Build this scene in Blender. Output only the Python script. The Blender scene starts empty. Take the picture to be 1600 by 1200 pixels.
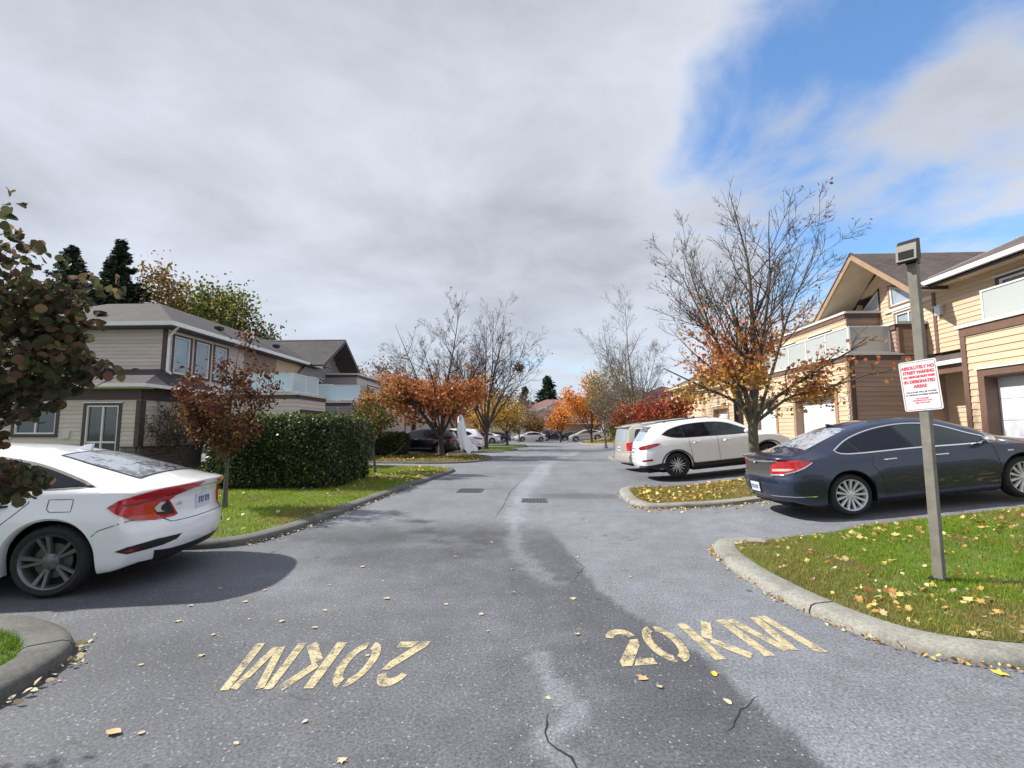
import bpy, bmesh, math, random
import numpy as np
from mathutils import Vector, Matrix
from mathutils.bvhtree import BVHTree
from mathutils.geometry import tessellate_polygon

PI = math.pi
R = math.radians
sc = bpy.context.scene
C = sc.collection

# ------------------------------------------------------------------ camera
cam_d = bpy.data.cameras.new('camera')
cam_d.sensor_fit = 'HORIZONTAL'; cam_d.sensor_width = 36.0
cam_d.lens = 740.0 / 1600.0 * 36.0
cam_d.clip_start = 0.05; cam_d.clip_end = 3000.0
cam = bpy.data.objects.new('camera', cam_d); C.objects.link(cam)
cam.location = (0, 0, 1.52)
cam.rotation_euler = (R(90) + math.atan(73 / 740.0), 0, R(2.63))
sc.camera = cam

# ------------------------------------------------------------------ sun, sky, exposure
SUN_AZ = Vector((-1.0, 0.14, 0)).normalized()      # horizontal direction towards the sun
SUN_EL = R(43)
sun_dir = Vector((SUN_AZ.x * math.cos(SUN_EL), SUN_AZ.y * math.cos(SUN_EL), math.sin(SUN_EL)))
sun_d = bpy.data.lights.new('sun', 'SUN'); sun_d.energy = 5.0; sun_d.angle = R(1.2)
sun_d.color = (1.0, 0.95, 0.87)
sun = bpy.data.objects.new('sun', sun_d); C.objects.link(sun)
sun.rotation_euler = sun_dir.to_track_quat('Z', 'Y').to_euler()
sun.location = (0, 0, 50)
sc.view_settings.view_transform = 'Standard'
sc.view_settings.look = 'None'
sc.view_settings.exposure = 0.50
sc.view_settings.gamma = 1.0
sc.view_settings.use_curve_mapping = False

world = bpy.data.worlds.new('World'); sc.world = world; world.use_nodes = True
wn = world.node_tree.nodes; wl = world.node_tree.links; wn.clear()

def wnode(t, **kw):
    n = wn.new(t)
    for k, v in kw.items(): setattr(n, k, v)
    return n

def wmath(op, a, b=None, clamp=False):
    n = wn.new('ShaderNodeMath'); n.operation = op; n.use_clamp = clamp
    for i, v in enumerate((a, b)):
        if v is None: continue
        if isinstance(v, (int, float)): n.inputs[i].default_value = v
        else: wl.new(v, n.inputs[i])
    return n.outputs[0]

def wmap(v, a, b, c, d):
    n = wn.new('ShaderNodeMapRange'); n.interpolation_type = 'SMOOTHSTEP'
    wl.new(v, n.inputs[0])
    for i, k in enumerate((a, b, c, d)): n.inputs[i + 1].default_value = k
    return n.outputs[0]

def wnoise(vec, scale, detail, rough, off=(0, 0, 0), st=(1, 1, 1), dist=0.0):
    m = wn.new('ShaderNodeMapping'); m.inputs['Location'].default_value = off; m.inputs['Scale'].default_value = st
    wl.new(vec, m.inputs['Vector'])
    n = wn.new('ShaderNodeTexNoise'); n.inputs['Scale'].default_value = scale
    n.inputs['Detail'].default_value = detail; n.inputs['Roughness'].default_value = rough
    n.inputs['Distortion'].default_value = dist
    wl.new(m.outputs[0], n.inputs['Vector'])
    return n.outputs[0]

sky = wnode('ShaderNodeTexSky', sky_type='NISHITA', sun_disc=False)
sky.sun_elevation = SUN_EL
sky.sun_rotation = math.atan2(SUN_AZ.x, SUN_AZ.y)
sky.air_density = 1.3; sky.dust_density = 0.3; sky.ozone_density = 2.0
tc = wnode('ShaderNodeTexCoord')
sep = wnode('ShaderNodeSeparateXYZ'); wl.new(tc.outputs['Generated'], sep.inputs[0])
den = wmath('MAXIMUM', wmath('ADD', sep.outputs[2], 0.18), 0.05)
comb = wnode('ShaderNodeCombineXYZ')
wl.new(wmath('DIVIDE', sep.outputs[0], den), comb.inputs[0])
wl.new(wmath('DIVIDE', sep.outputs[1], den), comb.inputs[1])
plane = comb.outputs[0]
n_big = wnoise(plane, 0.75, 5, 0.5, (3.1, 1.7, 0))
n_det = wnoise(plane, 1.9, 7, 0.58, (7.7, 2.3, 0), dist=0.25)
n_soft = wnoise(plane, 0.5, 3, 0.45, (1.2, 9.4, 0))
# the open blue patch lies towards the upper right of the view and goes on behind the roofs
vb = Vector((0.66, 0.66, 0.42)).normalized()
dp = wnode('ShaderNodeVectorMath', operation='DOT_PRODUCT'); wl.new(tc.outputs['Generated'], dp.inputs[0]); dp.inputs[1].default_value = vb
gap = wmap(dp.outputs['Value'], 0.86, 0.985, 0.0, 1.0)
cover = wmath('SUBTRACT', wmath('ADD', wmath('MULTIPLY', n_big, 0.8), wmath('MULTIPLY', n_det, 0.75)), wmath('MULTIPLY', gap, 0.34))
low = wmap(sep.outputs[2], 0.0, 0.16, 0.20, 0.0)
cover = wmath('SUBTRACT', cover, wmath('MULTIPLY', low, 0.75))
mask = wmap(cover, 0.36, 0.60, 0.0, 1.0)
# cloud brightness: grey bellies, paler towards the horizon and at thin edges
tone = wmath('ADD', wmath('MULTIPLY', n_soft, 0.45), wmath('MULTIPLY', n_det, 0.55))
ramp = wnode('ShaderNodeValToRGB'); wl.new(tone, ramp.inputs[0])
e = ramp.color_ramp.elements
e[0].position = 0.34; e[0].color = (0.56, 0.585, 0.65, 1)
e[1].position = 0.68; e[1].color = (0.30, 0.31, 0.345, 1)
hz = wmap(sep.outputs[2], 0.0, 0.36, 1.0, 0.0)
mixh = wnode('ShaderNodeMix', data_type='RGBA'); wl.new(wmath('MULTIPLY', hz, 0.78), mixh.inputs[0])
wl.new(ramp.outputs[0], mixh.inputs[6]); mixh.inputs[7].default_value = (0.50, 0.575, 0.67, 1)
bg_s = wnode('ShaderNodeBackground'); bg_s.inputs[1].default_value = 0.13; 
tint = wnode('ShaderNodeMix', data_type='RGBA', blend_type='MULTIPLY'); tint.inputs[0].default_value = 1.0
wl.new(sky.outputs[0], tint.inputs[6]); tint.inputs[7].default_value = (0.80, 1.0, 1.22, 1)
wl.new(tint.outputs[2], bg_s.inputs[0])
# clouds lit from the front, opposite the sun, are paler than the backlit bellies ahead
da = wnode('ShaderNodeVectorMath', operation='DOT_PRODUCT'); wl.new(tc.outputs['Generated'], da.inputs[0]); da.inputs[1].default_value = (-SUN_AZ.x, -SUN_AZ.y, 0)
lit = wmap(da.outputs['Value'], -0.3, 1.0, 1.0, 1.35)
bg_c = wnode('ShaderNodeBackground'); wl.new(mixh.outputs[2], bg_c.inputs[0]); wl.new(lit, bg_c.inputs[1])
ms = wnode('ShaderNodeMixShader'); wl.new(wmath('MULTIPLY', mask, 0.97), ms.inputs[0])
wl.new(bg_s.outputs[0], ms.inputs[1]); wl.new(bg_c.outputs[0], ms.inputs[2])
wo = wnode('ShaderNodeOutputWorld'); wl.new(ms.outputs[0], wo.inputs[0])

# ------------------------------------------------------------------ material helpers
def new_mat(name):
    m = bpy.data.materials.new(name); m.use_nodes = True
    nt = m.node_tree; b = nt.nodes['Principled BSDF']
    return m, nt, b

def coords(nt, obj=True, scale=(1, 1, 1), rot=(0, 0, 0)):
    t = nt.nodes.new('ShaderNodeTexCoord'); mp = nt.nodes.new('ShaderNodeMapping')
    mp.inputs['Scale'].default_value = scale; mp.inputs['Rotation'].default_value = rot
    if obj == 'world':
        g = nt.nodes.new('ShaderNodeNewGeometry'); nt.links.new(g.outputs['Position'], mp.inputs['Vector'])
    else:
        nt.links.new(t.outputs['Object'], mp.inputs['Vector'])
    return mp.outputs[0]

def noise(nt, vec, scale, detail=4, rough=0.55):
    n = nt.nodes.new('ShaderNodeTexNoise'); n.inputs['Scale'].default_value = scale
    n.inputs['Detail'].default_value = detail; n.inputs['Roughness'].default_value = rough
    if vec is not None: nt.links.new(vec, n.inputs['Vector'])
    return n.outputs[0]

def ramp2(nt, fac, stops):
    r = nt.nodes.new('ShaderNodeValToRGB'); nt.links.new(fac, r.inputs[0])
    els = r.color_ramp.elements
    while len(els) < len(stops): els.new(0.5)
    for el, (p, c) in zip(els, stops):
        el.position = p; el.color = (*c, 1) if len(c) == 3 else c
    return r.outputs[0]

def bump(nt, b, height, strength, dist=0.01):
    n = nt.nodes.new('ShaderNodeBump'); n.inputs['Strength'].default_value = strength
    n.inputs['Distance'].default_value = dist
    nt.links.new(height, n.inputs['Height']); nt.links.new(n.outputs[0], b.inputs['Normal'])

def mixc(nt, fac, a, b_, mode='MIX'):
    n = nt.nodes.new('ShaderNodeMix'); n.data_type = 'RGBA'; n.blend_type = mode
    for i, v in ((0, fac), (6, a), (7, b_)):
        if isinstance(v, (int, float)): n.inputs[i].default_value = v
        elif isinstance(v, tuple): n.inputs[i].default_value = (*v, 1)
        else: nt.links.new(v, n.inputs[i])
    return n.outputs[2]

def mul(c, k): return tuple(min(1, x * k) for x in c)

def mat_plain(name, col, rough=0.6, var=0.15, scale=3.0, metal=0.0, bumps=0.0, bscale=60, spec=0.5):
    m, nt, b = new_mat(name)
    v = coords(nt)
    n1 = noise(nt, v, scale, 6, 0.6)
    c = ramp2(nt, n1, [(0.3, mul(col, 1 - var)), (0.7, mul(col, 1 + var))])
    nt.links.new(c, b.inputs['Base Color'])
    b.inputs['Roughness'].default_value = rough; b.inputs['Metallic'].default_value = metal
    b.inputs['Specular IOR Level'].default_value = spec
    if bumps: bump(nt, b, noise(nt, v, bscale, 3), bumps)
    return m

def mat_siding(name, col, dirt=0.25):
    m, nt, b = new_mat(name)
    g = coords(nt, 'world', (0.6, 0.6, 3.0))
    n1 = noise(nt, g, 1.3, 6, 0.65)
    oi = nt.nodes.new('ShaderNodeObjectInfo')
    c = ramp2(nt, n1, [(0.25, mul(col, 1 - dirt)), (0.55, col), (0.8, mul(col, 1.08))])
    rr = ramp2(nt, oi.outputs['Random'], [(0.0, (0.90, 0.90, 0.90)), (1.0, (1.04, 1.04, 1.04))])
    c = mixc(nt, 1.0, c, rr, 'MULTIPLY')
    nt.links.new(c, b.inputs['Base Color']); b.inputs['Roughness'].default_value = 0.75
    bump(nt, b, noise(nt, coords(nt, 'world', (4, 4, 60)), 6, 3), 0.25, 0.004)
    return m

def mat_paint(name, col, metal=0.0, rough=0.32, coat=1.0, dirt=0.04):
    m, nt, b = new_mat(name)
    v = coords(nt)
    n1 = noise(nt, v, 2.2, 5, 0.6)
    c = ramp2(nt, n1, [(0.3, mul(col, 1 - dirt * 1.5)), (0.7, col)])
    nt.links.new(c, b.inputs['Base Color'])
    b.inputs['Metallic'].default_value = metal; b.inputs['Roughness'].default_value = rough
    b.inputs['Coat Weight'].default_value = coat; b.inputs['Coat Roughness'].default_value = 0.05
    bump(nt, b, noise(nt, v, 1.5, 2), 0.04, 0.02)
    return m

def mat_simple(name, col, rough=0.5, metal=0.0, coat=0.0, spec=0.5, emit=None, es=0.0):
    m, nt, b = new_mat(name)
    b.inputs['Base Color'].default_value = (*col, 1)
    n = noise(nt, coords(nt), 9, 3)
    r = nt.nodes.new('ShaderNodeMapRange'); nt.links.new(n, r.inputs[0])
    r.inputs[3].default_value = max(0.02, rough - 0.06); r.inputs[4].default_value = min(1, rough + 0.06)
    nt.links.new(r.outputs[0], b.inputs['Roughness'])
    b.inputs['Metallic'].default_value = metal; b.inputs['Coat Weight'].default_value = coat
    b.inputs['Specular IOR Level'].default_value = spec
    if emit:
        b.inputs['Emission Color'].default_value = (*emit, 1); b.inputs['Emission Strength'].default_value = es
    return m

def mat_leaf(name, stops, rough=0.55, trans=0.35, spec=0.3):
    """leaf colour varies leaf by leaf (random per island)"""
    m, nt, b = new_mat(name)
    g = nt.nodes.new('ShaderNodeNewGeometry')
    c = ramp2(nt, g.outputs['Random Per Island'], stops)
    n1 = noise(nt, coords(nt, 'world'), 1.1, 3)
    c = mixc(nt, 1.0, c, ramp2(nt, n1, [(0.35, (0.75, 0.78, 0.75)), (0.65, (1.1, 1.1, 1.05))]), 'MULTIPLY')
    nt.links.new(c, b.inputs['Base Color']); b.inputs['Roughness'].default_value = rough
    b.inputs['Specular IOR Level'].default_value = spec
    tr = nt.nodes.new('ShaderNodeBsdfTranslucent'); nt.links.new(c, tr.inputs[0])
    mx = nt.nodes.new('ShaderNodeMixShader'); mx.inputs[0].default_value = trans
    nt.links.new(b.outputs[0], mx.inputs[1]); nt.links.new(tr.outputs[0], mx.inputs[2])
    nt.links.new(mx.outputs[0], nt.nodes['Material Output'].inputs[0])
    return m

M = {}
# vehicles
M['white_paint'] = mat_paint('white_car_paint', (0.86, 0.87, 0.90), 0.0, 0.3, 1.0)
M['navy_paint'] = mat_paint('blue_grey_car_paint', (0.015, 0.025, 0.062), 0.4, 0.33, 1.0, 0.12)
M['silver_paint'] = mat_paint('silver_car_paint', (0.52, 0.53, 0.55), 0.45, 0.35, 1.0)
M['beige_paint'] = mat_paint('beige_car_paint', (0.55, 0.52, 0.46), 0.35, 0.35, 1.0)
M['black_paint'] = mat_paint('black_car_paint', (0.010, 0.010, 0.014), 0.0, 0.25, 1.0)
M['darkblue_paint'] = mat_paint('dark_blue_car_paint', (0.012, 0.016, 0.05), 0.2, 0.3, 1.0)
M['sky_paint'] = mat_paint('pale_blue_car_paint', (0.45, 0.55, 0.70), 0.2, 0.3, 1.0)
M['glass_dark'] = mat_simple('tinted_car_glass', (0.004, 0.006, 0.014), 0.07, 0, 0.0, 0.45)
M['glass_front'] = mat_simple('clear_car_glass', (0.022, 0.034, 0.040), 0.07, 0, 0.0, 0.6)
M['black_trim'] = mat_simple('black_plastic', (0.012, 0.012, 0.014), 0.5)
M['grey_trim'] = mat_simple('grey_plastic', (0.045, 0.045, 0.05), 0.6)
M['gap'] = mat_simple('panel_gap', (0.01, 0.01, 0.01), 0.9)
M['chrome'] = mat_simple('chrome', (0.82, 0.83, 0.85), 0.16, 1.0)
M['rubber'] = mat_plain('tyre_rubber', (0.014, 0.014, 0.016), 0.75, 0.3, 14, 0, 0.2, 120)
M['alloy'] = mat_simple('silver_alloy', (0.62, 0.63, 0.66), 0.38, 0.35)
M['alloy_dark'] = mat_simple('dark_alloy', (0.02, 0.02, 0.024), 0.35, 0.4)
M['alloy_mid'] = mat_simple('machined_dark_alloy', (0.16, 0.16, 0.175), 0.3, 0.6)
M['brake'] = mat_simple('brake_disc', (0.10, 0.10, 0.10), 0.5, 0.7)
M['red_lens'] = mat_simple('red_lamp_lens', (0.50, 0.008, 0.012), 0.12, 0, 1.0)
M['darkred_lens'] = mat_simple('dark_red_lamp_lens', (0.20, 0.006, 0.010), 0.14, 0, 1.0)
M['clear_lens'] = mat_simple('clear_lamp_lens', (0.55, 0.57, 0.6), 0.12, 0.2, 1.0)
M['plate'] = mat_simple('plate_white', (0.62, 0.66, 0.72), 0.45)
M['plate_blue'] = mat_simple('plate_blue', (0.04, 0.08, 0.30), 0.5)
def mat_frost(name):
    m, nt, b = new_mat(name)
    v = coords(nt)
    n1 = noise(nt, v, 22, 5, 0.7); n2 = noise(nt, v, 3.0, 3)
    ad = nt.nodes.new('ShaderNodeMath'); ad.operation = 'MULTIPLY_ADD'; nt.links.new(n2, ad.inputs[0]); ad.inputs[1].default_value = 0.9; nt.links.new(n1, ad.inputs[2])
    c = ramp2(nt, ad.outputs[0], [(0.40, (0.02, 0.024, 0.03)), (0.86, (0.02, 0.024, 0.03)), (0.94, (0.34, 0.37, 0.42))])
    nt.links.new(c, b.inputs['Base Color']); b.inputs['Roughness'].default_value = 0.12; b.inputs['Coat Weight'].default_value = 0.6
    return m
M['wet_glass'] = mat_frost('dew_spotted_glass')
# buildings
M['tan'] = mat_siding('tan_siding', (0.60, 0.455, 0.315), 0.10)
M['brown'] = mat_siding('brown_siding', (0.34, 0.25, 0.205), 0.16)
M['taupe'] = mat_siding('taupe_siding', (0.60, 0.525, 0.475), 0.14)
M['grey_siding'] = mat_siding('grey_siding', (0.30, 0.275, 0.28), 0.14)
M['trim_brown'] = mat_plain('brown_trim', (0.15, 0.085, 0.062), 0.6, 0.15, 4)
M['trim_tan'] = mat_plain('tan_brown_trim', (0.33, 0.215, 0.135), 0.6, 0.12, 4)
M['trim_dark'] = mat_plain('dark_plum_trim', (0.075, 0.05, 0.05), 0.6, 0.15, 4)
M['white_trim'] = mat_plain('white_trim', (0.72, 0.72, 0.71), 0.5, 0.06, 5)
M['cap_metal'] = mat_plain('pale_metal_cap', (0.58, 0.58, 0.56), 0.45, 0.1, 2, 0.0)
M['soffit'] = mat_plain('cream_soffit', (0.62, 0.52, 0.38), 0.7, 0.08, 2)
M['garage_white'] = mat_plain('white_garage_door', (0.66, 0.68, 0.72), 0.5, 0.06, 1.5, 0, 0.1, 40)
M['frosted'] = mat_simple('frosted_balcony_glass', (0.40, 0.43, 0.42), 0.18, 0, 0.5)
M['frosted_blue'] = mat_simple('pale_blue_balcony_glass', (0.50, 0.66, 0.72), 0.12, 0, 0.8)
M['win_dark'] = mat_simple('dark_window_glass', (0.035, 0.048, 0.055), 0.06, 0, 0.4, 0.7)
M['win_pale'] = mat_simple('pale_window_glass', (0.30, 0.37, 0.44), 0.10, 0, 0.6, 0.7)
M['curtain'] = mat_plain('curtain', (0.32, 0.33, 0.34), 0.9, 0.1, 8)
M['lamp_glow'] = mat_simple('porch_lamp_glass', (0.9, 0.7, 0.3), 0.4, emit=(1.0, 0.62, 0.15), es=1.3)
def mat_shingle(name, c1, c2, c3):
    m, nt, b = new_mat(name)
    v = coords(nt)
    br = nt.nodes.new('ShaderNodeTexBrick'); nt.links.new(v, br.inputs['Vector'])
    br.inputs['Scale'].default_value = 1.0; br.inputs['Brick Width'].default_value = 0.33; br.inputs['Row Height'].default_value = 0.14
    br.inputs['Mortar Size'].default_value = 0.012; br.inputs['Color1'].default_value = (*c1, 1); br.inputs['Color2'].default_value = (*c2, 1)
    br.inputs['Mortar'].default_value = (*mul(c1, 0.55), 1); br.inputs['Bias'].default_value = 0.0
    n1 = noise(nt, v, 0.5, 6, 0.7)
    c = mixc(nt, ramp2(nt, n1, [(0.4, (0, 0, 0)), (0.75, (0.8, 0.8, 0.8))]), br.outputs[0], c3)
    n2 = noise(nt, v, 35, 3)
    c = mixc(nt, 1.0, c, ramp2(nt, n2, [(0.3, (0.7, 0.7, 0.7)), (0.7, (1.25, 1.25, 1.25))]), 'MULTIPLY')
    nt.links.new(c, b.inputs['Base Color']); b.inputs['Roughness'].default_value = 0.9
    bump(nt, b, br.outputs['Fac'], 0.6, -0.012)
    return m
M['shingle_grey'] = mat_shingle('grey_shingles', (0.036, 0.033, 0.036), (0.062, 0.057, 0.061), (0.07, 0.064, 0.066))
M['shingle_brown'] = mat_shingle('brown_shingles', (0.07, 0.053, 0.05), (0.11, 0.085, 0.077), (0.14, 0.11, 0.10))
M['shingle_red'] = mat_shingle('red_shingles', (0.20, 0.09, 0.08), (0.27, 0.13, 0.11), (0.27, 0.15, 0.13))
def mat_stone(name, c1, c2, scale=5):
    m, nt, b = new_mat(name)
    g = nt.nodes.new('ShaderNodeNewGeometry')
    c = ramp2(nt, g.outputs['Random Per Island'], [(0.0, c1), (0.5, mul(c1, 1.7)), (1.0, c2)])
    n1 = noise(nt, coords(nt, 'world'), 18, 5, 0.7)
    c = mixc(nt, 1.0, c, ramp2(nt, n1, [(0.3, (0.6, 0.6, 0.6)), (0.7, (1.3, 1.3, 1.3))]), 'MULTIPLY')
    nt.links.new(c, b.inputs['Base Color']); b.inputs['Roughness'].default_value = 0.9
    bump(nt, b, n1, 0.5, 0.01)
    return m
M['stone'] = mat_stone('stone_veneer', (0.10, 0.085, 0.085), (0.30, 0.24, 0.22))
# ground
def mat_asphalt(name):
    m, nt, b = new_mat(name)
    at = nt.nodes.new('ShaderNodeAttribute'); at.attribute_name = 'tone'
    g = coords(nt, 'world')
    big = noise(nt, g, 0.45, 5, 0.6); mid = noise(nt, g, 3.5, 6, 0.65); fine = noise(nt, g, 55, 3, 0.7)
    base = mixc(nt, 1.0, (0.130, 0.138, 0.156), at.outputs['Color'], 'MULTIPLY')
    base = mixc(nt, 1.0, base, ramp2(nt, big, [(0.35, (0.86, 0.86, 0.87)), (0.65, (1.10, 1.10, 1.10))]), 'MULTIPLY')
    base = mixc(nt, 1.0, base, ramp2(nt, mid, [(0.3, (0.84, 0.84, 0.84)), (0.7, (1.14, 1.14, 1.14))]), 'MULTIPLY')
    base = mixc(nt, 1.0, base, ramp2(nt, fine, [(0.28, (0.42, 0.42, 0.42)), (0.5, (1.0, 1.0, 1.0)), (0.72, (1.6, 1.6, 1.6))]), 'MULTIPLY')
    vo = nt.nodes.new('ShaderNodeTexVoronoi'); vo.inputs['Scale'].default_value = 62; nt.links.new(g, vo.inputs['Vector'])
    fleck = ramp2(nt, vo.outputs['Color'], [(0.0, (0, 0, 0)), (0.80, (0, 0, 0)), (0.86, (0.55, 0.55, 0.55))])
    d2 = ramp2(nt, vo.outputs['Distance'], [(0.25, (1, 1, 1)), (0.45, (0, 0, 0))])
    fl = mixc(nt, 1.0, fleck, d2, 'MULTIPLY')
    base = mixc(nt, fl, base, (0.50, 0.50, 0.50))
    # oil drips and hairline cracking
    v2 = nt.nodes.new('ShaderNodeTexVoronoi'); v2.inputs['Scale'].default_value = 1.3; nt.links.new(g, v2.inputs['Vector'])
    dn = nt.nodes.new('ShaderNodeMath'); dn.operation = 'MULTIPLY_ADD'; nt.links.new(fine, dn.inputs[0]); dn.inputs[1].default_value = 0.05; nt.links.new(v2.outputs['Distance'], dn.inputs[2])
    base = mixc(nt, ramp2(nt, dn.outputs[0], [(0.055, (0.75, 0.75, 0.75)), (0.085, (0, 0, 0))]), base, (0.035, 0.035, 0.038))
    wv = nt.nodes.new('ShaderNodeVectorMath'); wv.operation = 'MULTIPLY_ADD'
    nz = nt.nodes.new('ShaderNodeTexNoise'); nz.inputs['Scale'].default_value = 2.2; nz.inputs['Detail'].default_value = 5; nt.links.new(g, nz.inputs['Vector'])
    nt.links.new(nz.outputs['Color'], wv.inputs[0]); wv.inputs[1].default_value = (0.9, 0.9, 0.9); nt.links.new(g, wv.inputs[2])
    v3 = nt.nodes.new('ShaderNodeTexVoronoi'); v3.feature = 'DISTANCE_TO_EDGE'; v3.inputs['Scale'].default_value = 0.55; nt.links.new(wv.outputs[0], v3.inputs['Vector'])
    ck = ramp2(nt, v3.outputs['Distance'], [(0.0, (0.75, 0.75, 0.75)), (0.006, (0, 0, 0))])
    ckm = ramp2(nt, noise(nt, g, 0.8, 3), [(0.50, (0, 0, 0)), (0.62, (1, 1, 1))])
    base = mixc(nt, mixc(nt, 1.0, ck, ckm, 'MULTIPLY'), base, (0.03, 0.03, 0.033))
    nt.links.new(base, b.inputs['Base Color'])
    rr = nt.nodes.new('ShaderNodeMapRange'); nt.links.new(mid, rr.inputs[0]); rr.inputs[3].default_value = 0.62; rr.inputs[4].default_value = 0.92
    nt.links.new(rr.outputs[0], b.inputs['Roughness'])
    hh = mixc(nt, 0.5, fine, vo.outputs['Distance'])
    bump(nt, b, hh, 0.55, 0.006)
    return m
M['asphalt'] = mat_asphalt('asphalt')
def mat_conc(name, col):
    m, nt, b = new_mat(name)
    g = coords(nt, 'world')
    n1 = noise(nt, g, 2.0, 6, 0.7); n2 = noise(nt, g, 40, 4, 0.7)
    c = ramp2(nt, n1, [(0.3, mul(col, 0.62)), (0.5, col), (0.72, mul(col, 1.18))])
    c = mixc(nt, 1.0, c, ramp2(nt, n2, [(0.3, (0.62, 0.62, 0.60)), (0.65, (1.12, 1.12, 1.12))]), 'MULTIPLY')
    nt.links.new(c, b.inputs['Base Color']); b.inputs['Roughness'].default_value = 0.9
    bump(nt, b, n2, 0.5, 0.006)
    return m
M['kerb'] = mat_conc('kerb_concrete', (0.27, 0.265, 0.24))
M['kerb_dark'] = mat_conc('weathered_kerb_concrete', (0.12, 0.12, 0.112))
def mat_turf(name, c1, c2, c3):
    m, nt, b = new_mat(name)
    g = coords(nt, 'world')
    n1 = noise(nt, g, 1.2, 5, 0.6); n2 = noise(nt, g, 25, 4, 0.7)
    c = ramp2(nt, n1, [(0.3, c1), (0.5, c2), (0.72, c3)])
    c = mixc(nt, 1.0, c, ramp2(nt, n2, [(0.3, (0.6, 0.6, 0.6)), (0.7, (1.3, 1.3, 1.3))]), 'MULTIPLY')
    nt.links.new(c, b.inputs['Base Color']); b.inputs['Roughness'].default_value = 0.95
    bump(nt, b, n2, 0.8, 0.03)
    return m
M['turf'] = mat_turf('turf', (0.07, 0.11, 0.022), (0.10, 0.145, 0.03), (0.13, 0.14, 0.04))
M['turf_brown'] = mat_turf('worn_turf', (0.12, 0.13, 0.03), (0.17, 0.155, 0.04), (0.20, 0.13, 0.055))
M['earth'] = mat_turf('earth', (0.05, 0.06, 0.03), (0.08, 0.075, 0.04), (0.09, 0.08, 0.05))
def mat_blade(name):
    m, nt, b = new_mat(name)
    at = nt.nodes.new('ShaderNodeAttribute'); at.attribute_name = 'tone'
    g = nt.nodes.new('ShaderNodeNewGeometry')
    v = ramp2(nt, g.outputs['Random Per Island'], [(0.0, (0.6, 0.62, 0.55)), (0.6, (1.0, 1.0, 1.0)), (0.95, (1.25, 1.2, 1.1)), (1.0, (2.0, 1.3, 1.6))])
    c = mixc(nt, 1.0, at.outputs['Color'], v, 'MULTIPLY')
    nt.links.new(c, b.inputs['Base Color']); b.inputs['Roughness'].default_value = 0.6
    b.inputs['Specular IOR Level'].default_value = 0.2
    tr = nt.nodes.new('ShaderNodeBsdfTranslucent'); nt.links.new(c, tr.inputs[0])
    mx = nt.nodes.new('ShaderNodeMixShader'); mx.inputs[0].default_value = 0.4
    nt.links.new(b.outputs[0], mx.inputs[1]); nt.links.new(tr.outputs[0], mx.inputs[2])
    nt.links.new(mx.outputs[0], nt.nodes['Material Output'].inputs[0])
    return m
M['blade'] = mat_blade('grass_blades')
def mat_roadpaint(name):
    m, nt, b = new_mat(name)
    g = coords(nt, 'world')
    n1 = noise(nt, g, 9, 6, 0.75); n2 = noise(nt, g, 60, 3, 0.7)
    b.inputs['Roughness'].default_value = 0.8
    c = ramp2(nt, n1, [(0.3, (0.40, 0.34, 0.20)), (0.7, (0.56, 0.48, 0.30))])
    nt.links.new(c, b.inputs['Base Color'])
    a = mixc(nt, 0.45, ramp2(nt, n1, [(0.40, (0, 0, 0)), (0.52, (1, 1, 1))]), ramp2(nt, n2, [(0.38, (0, 0, 0)), (0.5, (1, 1, 1))]))
    nt.links.new(a, b.inputs['Alpha'])
    return m
M['road_paint'] = mat_roadpaint('worn_yellow_paint')
M['crack'] = mat_simple('crack_dark', (0.018, 0.018, 0.02), 0.9)
M['iron'] = mat_simple('cast_iron', (0.10, 0.10, 0.10), 0.6, 0.5)
M['post_wood'] = mat_plain('weathered_post', (0.18, 0.17, 0.145), 0.8, 0.25, 6, 0, 0.3, 60)
M['lamp_metal'] = mat_simple('dark_lamp_metal', (0.016, 0.016, 0.018), 0.45, 0.3)
M['lamp_face'] = mat_simple('pale_lamp_face', (0.17, 0.16, 0.14), 0.5)
M['sign_white'] = mat_simple('sign_white', (0.62, 0.61, 0.63), 0.4)
M['sign_red'] = mat_simple('sign_red', (0.50, 0.03, 0.06), 0.5)
M['sign_ink'] = mat_simple('sign_ink', (0.04, 0.04, 0.07), 0.5)
M['ghost'] = mat_plain('white_ghost_cloth', (0.80, 0.82, 0.88), 0.8, 0.04, 6)
# plants
def mat_bark(name, col, moss=0.0):
    m, nt, b = new_mat(name)
    g = coords(nt, 'world', (1, 1, 0.35))
    n1 = noise(nt, g, 9, 6, 0.7); n2 = noise(nt, g, 50, 4, 0.7)
    c = ramp2(nt, n1, [(0.3, mul(col, 0.5)), (0.7, mul(col, 1.5))])
    if moss: c = mixc(nt, ramp2(nt, noise(nt, g, 4, 4), [(0.45, (0, 0, 0)), (0.6, (moss, moss, moss))]), c, (0.13, 0.15, 0.05))
    nt.links.new(c, b.inputs['Base Color']); b.inputs['Roughness'].default_value = 0.9
    bump(nt, b, n2, 0.6, 0.012)
    return m
M['bark'] = mat_bark('grey_bark', (0.105, 0.09, 0.078), 0.4)
M['bark_dark'] = mat_bark('dark_bark', (0.065, 0.052, 0.047))
M['bark_pale'] = mat_bark('pale_twig_bark', (0.17, 0.15, 0.135))
M['leaf_katsura'] = mat_leaf('dark_katsura_leaves', [(0.0, (0.045, 0.052, 0.026)), (0.5, (0.105, 0.11, 0.05)), (0.78, (0.16, 0.105, 0.065)), (0.93, (0.20, 0.10, 0.07)), (1.0, (0.30, 0.25, 0.09))], 0.6, 0.45)
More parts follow.
